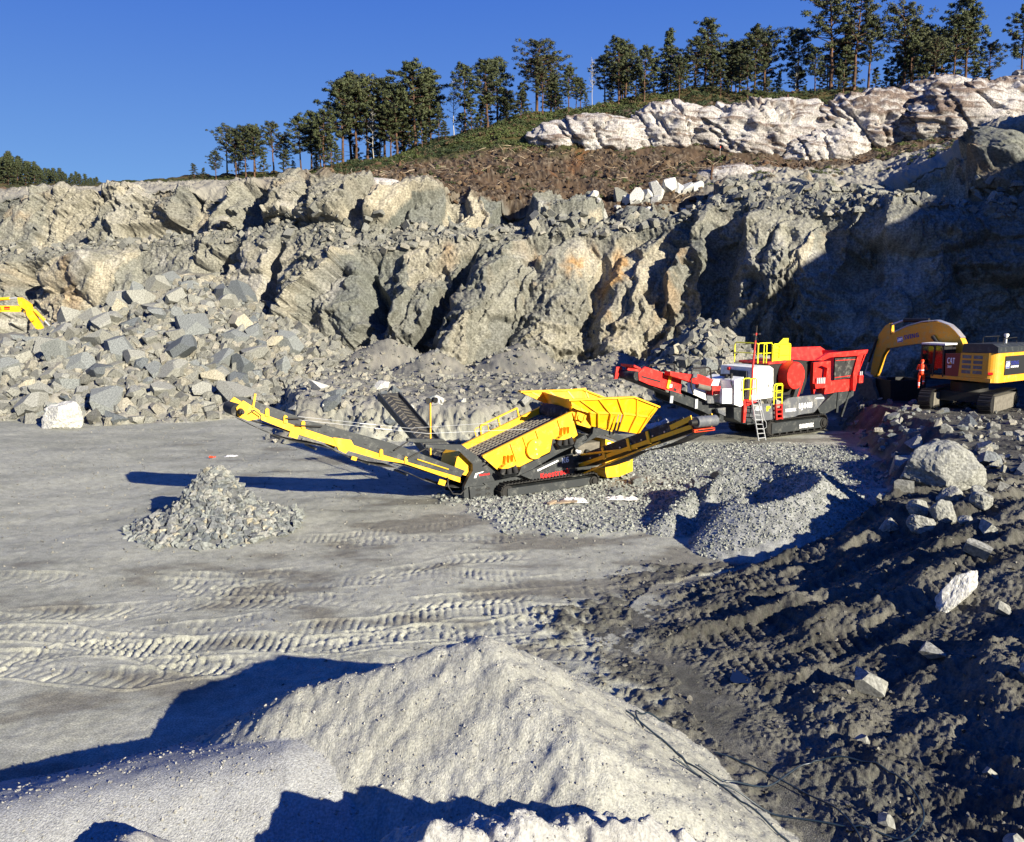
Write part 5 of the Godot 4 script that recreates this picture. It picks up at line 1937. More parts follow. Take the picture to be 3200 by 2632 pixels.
	bar(st, v3(0.62, 4.5, 0.72), v3(0.72, 4.98, 0.72), 0.05, 0.07)
	part("stop_post", st, Y, tail)
	st = mb()
	for q in [[2.1, 3.74, 3.1, 3.62], [1.75, 4.02, 2.45, 3.96], [6.55, 2.06, 7.55, 2.46], [6.0, 2.45, 6.6, 2.75]]:
		tube(st, v3(q[0], q[1], 0.78), v3(q[2], q[3], 0.78), 0.03, -1, 8)
	part("strut", st, mats.dark_steel, tail)
	st = mb()
	for k in 16:
		var q := 0.6 + k * 0.53
		var h: float = 4.62 - 0.378 * q
		boxm(st, v3(q, h - 0.02, 0.685), Vector3(0.12, 0.035, 0.012), Basis(Vector3(0, 0, 1), -0.36))
	part("slot", st, mats.black, tail)
	st = mb()
	tube(st, v3(7.0, 1.98, 0.72), v3(8.4, 1.42, 0.72), 0.025, -1, 8)
	part("pipe", st, Y, tail)
	st = mb()
	pipe(st, [v3(8.35, 1.1, 0.75), v3(8.3, 0.75, 0.85), v3(8.5, 0.42, 0.9), v3(8.85, 0.36, 0.92), v3(9.1, 0.6, 0.95)], 0.03)
	pipe(st, [v3(0.45, 4.3, 0.8), v3(0.6, 4.42, 0.9), v3(0.85, 4.2, 0.85), v3(0.8, 3.95, 0.8), v3(0.55, 4.05, 0.78)], 0.022)
	part("hose", st, mats.rubber, tail)
	# guy wires from tail belt to the frame
	st = mb()
	for s in [1.0, -1.0]:
		tube(st, v3(1.85, 4.0, 0.72 * s), v3(7.4, 3.0, 0.82 * s), 0.008, -1, 5)
		tube(st, v3(7.4, 3.0, 0.82 * s), v3(12.0, 2.85, 1.15 * s), 0.008, -1, 5)
		tube(st, v3(5.2, 3.38, 0.78 * s), v3(5.9, 3.27, 0.79 * s), 0.025, -1, 6)
	part("guy_wire", st, mats.steel, tail)

	# ---- side belt on the near side
	var side := Node3D.new()
	side.name = "side_conveyor"
	t.add_child(side)
	var p0 := v3(15.35, 0.95, 0.7)
	var p1 := v3(15.35, 3.78, 8.15)
	var sx := (p1 - p0).normalized()
	var su := sx.cross(Vector3(1, 0, 0)).normalized()
	if su.y < 0.0:
		su = -su
	for s in [-0.48, 0.48]:
		st = mb()
		bar(st, p0 + Vector3(s, 0, 0) + su * 0.18, p1 + Vector3(s, 0, 0) - sx * 0.6 + su * 0.18, 0.05, 0.34, Vector3(1, 0, 0))
		part("skirt", st, mats.rubber, side)
		st = mb()
		bar(st, p0 + Vector3(s * 1.06, 0, 0) - su * 0.10, p1 + Vector3(s * 1.06, 0, 0) - sx * 0.25 - su * 0.10, 0.06, 0.16, Vector3(1, 0, 0))
		part("beam", st, Y, side)
		st = mb()
		bar(st, p1 + Vector3(s * 1.12, 0, 0) - sx * 1.35 + su * 0.12, p1 + Vector3(s * 1.12, 0, 0) - sx * 0.12 + su * 0.2, 0.05, 0.2, Vector3(1, 0, 0))
		part("head_guard", st, Y, side)
	st = mb()
	belt_loop(st, p0, p1, Vector3(1, 0, 0), 0.42, 0.16)
	for k in 10:
		var a := p0.lerp(p1, k / 10.0) - su * (0.3 + 0.16 * sin(PI * fposmod(k / 10.0 * 2.0, 1.0)))
		var b := p0.lerp(p1, (k + 1) / 10.0) - su * (0.3 + 0.16 * sin(PI * fposmod((k + 1) / 10.0 * 2.0, 1.0)))
		bar(st, a, b, 0.85, 0.02, Vector3(1, 0, 0))
	part("belt", st, mats.rubber, side)
	st = mb()
	tube(st, p1 + Vector3(-0.5, 0, 0), p1 + Vector3(0.5, 0, 0), 0.21, -1, 24)
	part("head_drum", st, mats.grey, side)
	st = mb()
	tube(st, p1 + Vector3(-0.5, 0, 0), p1 + Vector3(-0.78, 0, 0), 0.13, 0.10, 16)
	tube(st, p1 + Vector3(0.5, 0, 0), p1 + Vector3(0.6, 0, 0), 0.08, -1, 12)
	part("drive_motor", st, mats.dark_steel, side)
	st = mb()
	bar(st, p1 + Vector3(-0.5, -0.34, -0.1), p1 + Vector3(0.55, -0.34, -0.1), 0.1, 0.1, Vector3(0, 0, 1))
	part("scraper_bar", st, mats.hi_vis, side)
	for q in [0.28, 0.5, 0.66]:
		st = mb()
		var c := p0.lerp(p1, q) + Vector3(-0.56, 0, 0)
		bar(st, c - su * 0.22, c + su * 0.3, 0.05, 0.16, Vector3(1, 0, 0))
		part("bracket", st, Y, side)
	st = mb()
	tube(st, v3(14.7, 1.5, 1.3), p0.lerp(p1, 0.55) + Vector3(-0.45, -0.2, 0), 0.045, -1, 8)
	tube(st, p0 + Vector3(-0.55, -0.35, 0.5), p0.lerp(p1, 0.75) + Vector3(-0.55, -0.3, 0), 0.04, -1, 8)
	part("support_strut", st, Y, side)
	st = mb()
	for k in 9:
		var c := p0.lerp(p1, 0.15 + k * 0.09) + Vector3(-0.51, 0, 0) + su * 0.05
		tube(st, c, c + Vector3(-0.03, 0, 0), 0.035, -1, 8)
	part("roller_end", st, mats.steel, side)

	# ---- chevron belt on the far side
	var far := Node3D.new()
	far.name = "side_conveyor"
	t.add_child(far, true)
	p0 = v3(9.55, 0.75, -1.0)
	p1 = v3(9.3, 3.55, -7.3)
	sx = (p1 - p0).normalized()
	su = Vector3(1, 0, 0).cross(sx).normalized()
	if su.y < 0.0:
		su = -su
	st = mb()
	bar(st, p0 + su * 0.1, p1 + su * 0.1, 0.92, 0.03, Vector3(1, 0, 0))
	part("belt", st, mats.rubber, far)
	st = mb()
	for k in 22:
		var c := p0.lerp(p1, (k + 0.5) / 22.0) + su * 0.13
		bar(st, c + Vector3(-0.36, 0, 0), c + Vector3(-0.04, 0, 0) + sx * 0.22, 0.06, 0.03, su)
		bar(st, c + Vector3(0.36, 0, 0) + sx * 0.14, c + Vector3(0.04, 0, 0) + sx * 0.36, 0.06, 0.03, su)
	part("chevron_cleats", st, mats.dusty, far)
	for s in [-0.53, 0.53]:
		st = mb()
		bar(st, p0 + Vector3(s, 0, 0) + su * 0.12, p1 + Vector3(s, 0, 0) + su * 0.12, 0.05, 0.34, Vector3(1, 0, 0))
		part("skirt", st, G, far)
	st = mb()
	tube(st, p1 + Vector3(-0.5, 0, 0), p1 + Vector3(0.5, 0, 0), 0.18, -1, 18)
	part("head_drum", st, mats.rubber, far)

	# work lamp mast
	st = mb()
	bar(st, v3(8.54, 1.2, -1.2), v3(8.57, 4.0, -1.2), 0.06, 0.06)
	var mast := part("lamp_mast", st, Y, t)
	st = mb()
	for s in [-0.13, 0.13]:
		tube(st, v3(8.57 + s, 4.08, -1.2), v3(8.57 + s * 1.3, 4.06, -1.02), 0.10, 0.13, 14)
	bar(st, v3(8.4, 4.0, -1.2), v3(8.74, 4.0, -1.2), 0.05, 0.05)
	part("work_lamp", st, mats.black, mast)
	# chain and flood lamp hanging by the panel
	st = mb()
	tube(st, v3(14.42, 1.72, 1.3), v3(14.5, 1.62, 1.46), 0.05, 0.13, 14)
	part("flood_lamp", st, mats.white, t)

# ---------------------------------------------------------------- the red jaw crusher
func rail_frame(parent: Node, called: String, s0: float, s1: float, h0: float, h1: float, w: float, bars: Array, m: Material, along_w := false) -> void:
	var st := mb()
	var f := func(s: float, h: float) -> Vector3:
		return v3(w, h, s) if along_w else v3(s, h, w)
	var e := 0.10
	pipe(st, [f.call(s0, h0), f.call(s0, h1 - e), f.call(s0 + e * 0.4, h1 - e * 0.3), f.call(s0 + e, h1), f.call(s1 - e, h1), f.call(s1 - e * 0.4, h1 - e * 0.3), f.call(s1, h1 - e), f.call(s1, h0)], 0.035, 8)
	for b in bars:
		pipe(st, [f.call(s0, b), f.call(s1, b)], 0.028, 7)
	part(called, st, m, parent)

func build_crusher() -> void:
	var t := thing("jaw_crusher", "red and charcoal tracked jaw crusher with white engine housing and raised hopper", "crusher", Vector3(14.42, 0.22, -51.05))
	t.rotation_degrees.y = 33.0
	var R: Material = mats.red
	var G: Material = mats.charcoal
	var W: Material = mats.white
	crawler(t, -0.05, 5.65, -0.04, 0.92, 0.95, 1.5, G, 0.20)
	crawler(t, -0.05, 5.65, -0.04, 0.92, -1.5, -0.95, G, 0.20, false)
	lettering("SANDVIK", 0.26, v3(3.55, 0.36, 1.54), Basis(), mats.ink_white, t, 1.35)
	# chassis
	var st := mb()
	boxm(st, v3(2.6, 0.95, 0), Vector3(7.4, 0.5, 1.7))
	prism(st, [[-2.8, 1.9], [-1.0, 1.9], [-1.0, 0.8], [-2.1, 0.95], [-2.75, 1.25]], -1.35, 1.38)
	prism(st, [[5.0, 1.3], [6.6, 2.2], [8.6, 2.25], [8.6, 1.9], [6.9, 1.2], [5.4, 0.8]], -1.2, 1.2)
	part("chassis", st, G, t)
	# side panel with lettering
	st = mb()
	prism(st, [[1.28, 1.96], [1.75, 2.2], [4.9, 2.24], [5.27, 1.94], [4.3, 1.16], [2.75, 1.08], [2.45, 1.0], [1.35, 0.98]], 1.4, 1.52)
	var panel := part("side_panel", st, mats.grey, t)
	lettering("SANDVIK", 0.20, v3(2.02, 1.44, 1.525), Basis(), mats.ink_white, panel, 0.98)
	lettering("UJ440i", 0.34, v3(3.38, 1.62, 1.525), Basis(), mats.ink_white, panel, 1.25)
	st = mb()
	boxm(st, v3(4.72, 2.0, 1.524), Vector3(0.78, 0.07, 0.01))
	part("web_address_strip", st, mats.ink_white, panel)
	st = mb()
	boxm(st, v3(2.62, 1.5, 1.522), Vector3(0.015, 0.9, 0.008))
	boxm(st, v3(4.12, 1.6, 1.522), Vector3(0.015, 0.85, 0.008))
	part("panel_seam", st, mats.black, panel)
	st = mb()
	prism(st, [[-1.35, 2.02], [0.65, 1.92], [0.70, 0.95], [-1.02, 0.97], [-1.45, 1.3]], 1.28, 1.42)
	var low := part("lower_panel", st, mats.grey, t)
	st = mb()
	boxm(st, v3(0.02, 1.66, 1.43), Vector3(0.18, 0.3, 0.015))
	boxm(st, v3(0.18, 1.73, 1.43), Vector3(0.16, 0.14, 0.015))
	part("warning_sticker", st, mats.rail, low)
	st = mb()
	boxm(st, v3(-0.75, 1.72, 1.43), Vector3(0.5, 0.2, 0.012))
	part("notice", st, mats.ink_white, low)
	# engine housing
	st = mb()
	prism(st, [[-1.45, 4.17], [-0.06, 4.22], [0.30, 4.04], [0.41, 2.32], [-1.03, 2.26], [-1.40, 2.3]], -1.0, 1.5)
	var eng := part("engine_housing", st, W, t)
	st = mb()
	boxm(st, v3(-1.50, 3.2, 0.45), Vector3(0.06, 1.5, 1.3))
	part("radiator_grille", st, mats.black, eng)
	st = mb()
	for k in 14:
		boxm(st, v3(-1.54, 3.2, -0.15 + k * 0.095), Vector3(0.02, 1.5, 0.02))
	part("grille_bar", st, mats.grey, eng)
	st = mb()
	boxm(st, v3(-0.55, 3.02, 1.505), Vector3(0.06, 0.16, 0.02))
	boxm(st, v3(-0.05, 3.05, 1.505), Vector3(0.06, 0.16, 0.02))
	part("door_latch", st, mats.black, eng)
	st = mb()
	boxm(st, v3(-0.3, 3.25, 1.506), Vector3(0.012, 1.8, 0.006))
	part("door_seam", st, mats.grey, eng)
	st = mb()
	tube(st, v3(-1.42, 4.0, -0.3), v3(-1.58, 4.0, -0.3), 0.1, -1, 12)
	part("beacon", st, R, eng)
	# low white housing before it
	st = mb()
	prism(st, [[-2.96, 3.50], [-2.2, 3.66], [-2.12, 2.05], [-2.35, 1.93], [-2.9, 2.1]], -0.9, 1.48)
	prism(st, [[-4.2, 3.42], [-2.9, 3.5], [-2.9, 2.6], [-4.2, 2.55]], -1.0, 0.4)
	var wb := part("hydraulic_housing", st, W, t)
	st = mb()
	prism(st, [[-4.02, 3.08], [-3.24, 3.06], [-3.2, 2.2], [-4.0, 2.24]], 1.4, 1.58)
	part("control_cabinet", st, W, t)
	st = mb()
	boxm(st, v3(-2.6, 3.72, 0.5), Vector3(0.5, 0.12, 0.5))
	tube(st, v3(-2.6, 3.6, 0.9), v3(-2.6, 3.85, 0.9), 0.09, -1, 10)
	pipe(st, [v3(-2.5, 3.7, 0.8), v3(-2.85, 3.72, 1.1), v3(-3.0, 3.3, 1.3), v3(-2.98, 2.9, 1.5)], 0.03)
	part("pipework", st, mats.dark_steel, wb)
	# jaw with flywheel
	st = mb()
	prism(st, [[0.5, 4.28], [2.0, 4.38], [4.6, 4.30], [4.2, 3.4], [3.7, 2.3], [0.9, 2.3], [0.7, 3.2]], -1.1, 1.0)
	part("jaw_body", st, mats.dark_steel, t)
	st = mb()
	tube(st, v3(2.14, 3.54, 1.05), v3(2.14, 3.54, 1.62), 0.85, -1, 44)
	tube(st, v3(2.14, 3.54, 1.62), v3(2.14, 3.54, 1.70), 0.85, 0.80, 44)
	part("flywheel_guard", st, R, t)
	st = mb()
	bar(st, v3(0.4, 4.32, 0.9), v3(2.0, 4.38, 0.9), 0.2, 0.14)
	prism(st, [[0.3, 4.38], [2.5, 4.42], [2.5, 4.30], [0.3, 4.26]], -1.2, 1.1)
	part("walkway", st, R, t)
	st = mb()
	prism(st, [[2.95, 4.25], [3.2, 4.25], [3.35, 3.3], [2.8, 2.1], [2.45, 2.15], [2.95, 3.3]], 1.1, 1.3)
	tube(st, v3(3.2, 3.1, 1.25), v3(3.2, 3.1, 1.42), 0.1, -1, 12)
	part("toggle_arm", st, G, t)
	st = mb()
	bar(st, v3(3.35, 3.2, 1.2), v3(2.9, 2.1, 1.2), 0.12, 0.2)
	part("brace", st, R, t)
	# hopper
	st = mb()
	plate(st, [v3(4.9, 4.1, -1.5), v3(8.6, 4.0, -1.5), v3(9.6, 4.6, -1.9), v3(9.1, 4.88, -2.0), v3(5.5, 4.92, -2.0), v3(4.9, 4.84, -1.9)], 0.08)
	part("hopper_wall", st, R, t)
	st = mb()
	prism(st, [[4.05, 4.42], [5.08, 4.80], [9.11, 4.89], [9.0, 4.66], [8.4, 4.54], [5.3, 4.54], [4.6, 4.36]], 1.5, 1.72)
	var hw := part("hopper_wall", st, R, t)
	st = mb()
	prism(st, [[6.2, 4.52], [8.3, 4.52], [7.78, 3.11], [6.2, 3.04]], 1.32, 1.42)
	part("rubber_panel", st, mats.rubber, hw)
	st = mb()
	boxm(st, v3(7.25, 4.2, 1.43), Vector3(0.10, 0.26, 0.02))
	part("slot", st, mats.black, hw)
	st = mb()
	bar(st, v3(6.2, 4.28, 1.44), v3(8.2, 4.28, 1.44), 0.03, 0.04)
	bar(st, v3(6.2, 3.2, 1.44), v3(7.8, 3.25, 1.44), 0.03, 0.04)
	part("strip", st, R, hw)
	st = mb()
	prism(st, [[8.35, 4.52], [9.0, 4.66], [8.75, 4.1], [8.28, 2.24], [8.08, 2.26], [8.0, 3.4]], 1.28, 1.5)
	part("hopper_post", st, R, t)
	st = mb()
	prism(st, [[4.1, 4.24], [5.75, 4.27], [5.85, 3.0], [6.25, 2.24], [5.3, 2.2], [5.45, 3.85], [4.9, 4.02], [4.45, 3.95], [4.5, 2.75], [4.28, 2.24], [4.12, 2.9]], 1.2, 1.42)
	part("hopper_leg", st, R, t)
	st = mb()
	prism(st, [[4.45, 3.95], [5.4, 3.85], [5.3, 2.6], [4.5, 2.75]], 0.9, 1.1)
	prism(st, [[5.3, 3.0], [8.1, 3.0], [8.0, 2.24], [5.3, 2.24]], 0.8, 1.25)
	part("feeder_side", st, R, t)
	st = mb()
	prism(st, [[4.0, 2.95], [5.21, 2.90], [5.18, 2.66], [4.11, 2.64]], 1.42, 1.66)
	boxm(st, v3(8.65, 3.0, 1.55), Vector3(0.42, 0.5, 0.2))
	part("spring_bracket", st, R, t)
	for k in 5:
		st = mb()
		tube(st, v3(4.36 + k * 0.17, 2.88, 1.55), v3(4.36 + k * 0.17, 3.28, 1.55), 0.06, -1, 12)
		part("spring", st, mats.steel, t)
	st = mb()
	for k in 2:
		tube(st, v3(8.58 + k * 0.17, 3.1, 1.6), v3(8.58 + k * 0.17, 3.5, 1.6), 0.05, -1, 10)
	part("spring", st, mats.steel, t)
	st = mb()
	plate(st, [v3(8.3, 2.5, 1.3), v3(8.3, 2.5, -1.3), v3(9.2, 4.7, -1.9), v3(9.05, 4.7, 1.6)], 0.07)
	part("hopper_back", st, R, t)
	st = mb()
	bar(st, v3(8.2, 2.3, 1.2), v3(7.4, 0.6, 1.2), 0.12, 0.14)
	bar(st, v3(7.0, 2.2, 1.2), v3(6.9, 0.9, 1.2), 0.12, 0.2)
	part("support_leg", st, G, t)
	# rails, flag, ladder, mast
	rail_frame(t, "guard_rail", -0.38, 0.84, 4.34, 5.52, 0.9, [4.92], mats.rail)
	rail_frame(t, "guard_rail", 0.0, 0.24, 4.34, 5.5, 1.0, [4.92], mats.rail)
	rail_frame(t, "guard_rail", 0.80, 2.38, 4.40, 5.44, 1.0, [4.75], mats.rail)
	rail_frame(t, "guard_rail", 0.86, 1.36, 4.62, 5.38, 1.05, [4.95, 5.15], mats.rail)
	rail_frame(t, "guard_rail", -0.9, 0.9, 4.34, 5.52, -0.4, [4.92], mats.rail, true)
	st = mb()
	boxm(st, v3(1.6, 4.92, 0.98), Vector3(1.5, 0.98, 0.015))
	part("mesh_guard", st, mats.mesh_guard, t)
	st = mb()
	prism(st, [[2.85, 5.2], [3.54, 5.68], [4.03, 5.67], [4.01, 4.3], [2.85, 4.3]], -0.52, -0.50)
	part("mesh_guard", st, mats.mesh_guard, t)
	rail_frame(t, "guard_rail", 0.33, 1.05, 1.9, 3.12, 1.62, [2.3, 2.7], mats.rail)
	rail_frame(t, "guard_rail", 0.45, 0.95, 2.2, 3.05, 1.68, [2.6], mats.rail)
	rail_frame(t, "guard_rail", -2.34, -1.75, 2.3, 3.58, 1.6, [2.95], mats.rail)
	rail_frame(t, "guard_rail", -1.75, -1.25, 2.55, 3.55, 1.62, [2.95], mats.rail)
	st = mb()
	prism(st, [[-2.2, 2.35], [-1.1, 2.28], [-1.05, 2.15], [-1.9, 1.95], [-2.0, 1.0], [-2.15, 1.0], [-2.15, 2.1]], 1.2, 1.55)
	part("ladder_bracket", st, R, t)
	st = mb()
	for q in [[v3(-2.0, 2.65, 1.9), v3(-1.30, -0.1, 2.0)], [v3(-1.4, 2.4, 1.9), v3(-0.70, -0.1, 2.0)]]:
		bar(st, q[0], q[1], 0.06, 0.045)
	var ladder := part("ladder", st, mats.steel, t)
	for k in 9:
		st = mb()
		var f := (k + 0.6) / 9.2
		bar(st, v3(-1.98, 2.5, 1.92).lerp(v3(-1.30, -0.1, 2.0), f), v3(-1.38, 2.38, 1.92).lerp(v3(-0.70, -0.1, 2.0), f), 0.07, 0.035)
		part("rung", st, mats.steel, ladder)
	st = mb()
	pipe(st, [v3(-1.42, 2.5, 2.05), v3(-1.15, 1.2, 2.2), v3(-0.95, 1.0, 2.2), v3(-0.85, 0.7, 2.15), v3(-1.0, 0.55, 2.0)], 0.022)
	part("handrail", st, mats.steel, ladder)
	st = mb()
	for q in [0.52, 1.02]:
		bar(st, v3(q, 1.9, 1.6), v3(q + 0.12, 0.96, 1.6), 0.14, 0.08)
	for k in 4:
		bar(st, v3(0.5 + k * 0.04, 1.84 - k * 0.27, 1.6), v3(1.04 + k * 0.04, 1.84 - k * 0.27, 1.6), 0.14, 0.07)
	part("access_steps", st, R, t)
	st = mb()
	tube(st, v3(-1.62, 2.4, 1.6), v3(-1.60, 4.2, 1.6), 0.055, -1, 10)
	tube(st, v3(-1.60, 4.2, 1.6), v3(-1.42, 6.18, 1.6), 0.06, 0.05, 10)
	var mast := part("lamp_mast", st, R, t)
	st = mb()
	tube(st, v3(-1.42, 6.18, 1.6), v3(-1.40, 6.6, 1.6), 0.045, -1, 10)
	tube(st, v3(-1.50, 5.75, 1.6), v3(-1.46, 6.05, 1.6), 0.075, -1, 10)
	part("mast_tip", st, mats.dark_steel, mast)
	st = mb()
	boxm(st, v3(-1.66, 6.1, 1.6), Vector3(0.2, 0.09, 0.14))
	boxm(st, v3(-1.20, 6.12, 1.6), Vector3(0.2, 0.09, 0.14))
	part("work_lamp", st, mats.black, mast)
	# product belt
	var belt := Node3D.new()
	belt.name = "product_conveyor"
	t.add_child(belt)
	for s in [1.0, -1.0]:
		var w0 := 0.56 if s > 0.0 else -0.66
		st = mb()
		prism(st, [[-9.5, 4.18], [-9.05, 4.50], [-8.08, 4.22], [-6.3, 3.66], [-6.36, 2.92], [-6.2, 2.8], [-8.7, 3.5], [-9.45, 3.78]], w0, w0 + 0.1)
		part("side_plate", st, R, belt)
		st = mb()
		prism(st, [[-7.2, 3.12], [-6.2, 2.82], [-4.3, 2.28], [-2.8, 1.36], [-2.9, 1.0], [-4.6, 1.75], [-7.1, 2.6]], w0 + 0.02, w0 + 0.12)
		part("lower_frame", st, G, belt)
	st = mb()
	prism(st, [[-9.98, 4.44], [-9.62, 4.44], [-9.55, 4.25], [-9.85, 3.8], [-10.1, 3.78]], -0.72, -0.60)
	prism(st, [[-9.7, 4.62], [-9.2, 4.42], [-9.2, 4.34], [-9.7, 4.5]], -0.6, 0.5)
	part("head_guard", st, R, belt)
	st = mb()
	tube(st, v3(-9.55, 4.02, -0.6), v3(-9.55, 4.02, 0.62), 0.25, -1, 24)
	part("head_drum", st, mats.rubber, belt)
	st = mb()
	belt_loop(st, v3(-9.55, 4.02, 0), v3(-3.0, 1.7, 0), Vector3(0, 0, 1), 0.52, 0.22)
	part("belt", st, mats.rubber, belt)
	st = mb()
	bar(st, v3(-9.3, 3.98, 0.67), v3(-7.9, 3.62, 0.67), 0.012, 0.09)
	boxm(st, v3(-6.8, 3.12, 0.67), Vector3(0.24, 0.16, 0.012), Basis(Vector3(0, 0, 1), -0.28))
	part("slot", st, mats.black, belt)
	st = mb()
	prism(st, [[-7.27, 4.10], [-7.08, 3.98], [-7.32, 3.18], [-7.5, 3.26]], 0.67, 0.74)
	part("lifting_strap", st, mats.yellow, belt)
	st = mb()
	boxm(st, v3(-7.12, 3.35, 0.672), Vector3(0.18, 0.18, 0.012))
	part("notice", st, mats.ink_white, belt)
	# magnet above the belt
	st = mb()
	prism(st, [[-7.7, 4.22], [-6.2, 3.98], [-5.5, 3.95], [-4.34, 3.58], [-4.58, 3.22], [-5.7, 3.42], [-6.3, 3.6], [-7.7, 4.0]], 0.75, 1.2)
	var mag := part("magnet_separator", st, R, t)
	st = mb()
	tube(st, v3(-5.6, 3.32, 1.16), v3(-4.62, 3.10, 1.16), 0.15, -1, 16)
	part("magnet_drum", st, mats.dusty, mag)
	st = mb()
	pipe(st, [v3(-5.8, 3.2, 0.9), v3(-5.8, 3.9, 0.9), v3(-5.76, 4.2, 0.9), v3(-5.62, 4.28, 0.9), v3(-4.5, 4.28, 0.9), v3(-4.34, 4.2, 0.9), v3(-4.22, 3.6, 0.9)], 0.05)
	pipe(st, [v3(-7.86, 4.2, -0.5), v3(-7.64, 4.45, -0.5), v3(-5.8, 4.42, -0.5), v3(-5.7, 4.0, -0.5)], 0.05)
	pipe(st, [v3(-6.0, 4.0, 1.25), v3(-6.2, 3.7, 1.3), v3(-6.15, 3.2, 1.3), v3(-5.95, 2.9, 1.25)], 0.04)
	part("hoop", st, mats.dark_steel, mag)
	st = mb()
	boxm(st, v3(-5.95, 3.9, 1.25), Vector3(0.3, 0.2, 0.2))
	part("magnet_motor", st, mats.grey, mag)
	st = mb()
	prism(st, [[-5.64, 3.09], [-4.77, 2.81], [-4.66, 2.41], [-5.72, 2.83]], 0.95, 1.0)
	part("white_flap", st, W, t)
	st = mb()
	prism(st, [[-4.18, 3.20], [-3.5, 3.16], [-3.55, 2.70], [-4.15, 2.68]], 0.5, 0.95)
	part("feed_chute", st, R, t)
	st = mb()
	prism(st, [[-3.85, 1.89], [-3.19, 1.91], [-3.16, 1.4], [-3.74, 1.64]], 0.9, 1.1)
	prism(st, [[-4.7, 2.7], [-4.2, 2.62], [-4.05, 2.2], [-4.6, 2.25]], 0.9, 1.05)
	part("skirt_plate", st, mats.grey, t)
	st = mb()
	bar(st, v3(-5.2, 2.5, 0.75), v3(-5.2, 1.95, 0.75), 0.04, 0.22)
	bar(st, v3(-7.1, 2.8, 0.75), v3(-7.15, 2.4, 0.75), 0.04, 0.22)
	part("bracket", st, mats.steel, t)

# ---------------------------------------------------------------- diggers
func emblem(parent: Node, at: Vector3, size: float, b: Basis) -> void:
	var o := Node3D.new()
	o.name = "emblem"
	parent.add_child(o, true)
	o.transform = Transform3D(b, at)
	var st := mb()
	boxm(st, Vector3.ZERO, Vector3(size * 1.1, size, 0.01))
	part("field", st, mats.ink_white, o)
	st = mb()
	var e := size
	boxm(st, v3(0, e * 0.38, 0.005), Vector3(e, e * 0.18, 0.012))
	boxm(st, v3(-e * 0.41, e * 0.2, 0.005), Vector3(e * 0.18, e * 0.3, 0.012))
	boxm(st, v3(e * 0.41, -e * 0.2, 0.005), Vector3(e * 0.18, e * 0.3, 0.012))
	boxm(st, v3(0, -e * 0.38, 0.005), Vector3(e, e * 0.18, 0.012))
	part("s_mark", st, mats.ink_blue, o)

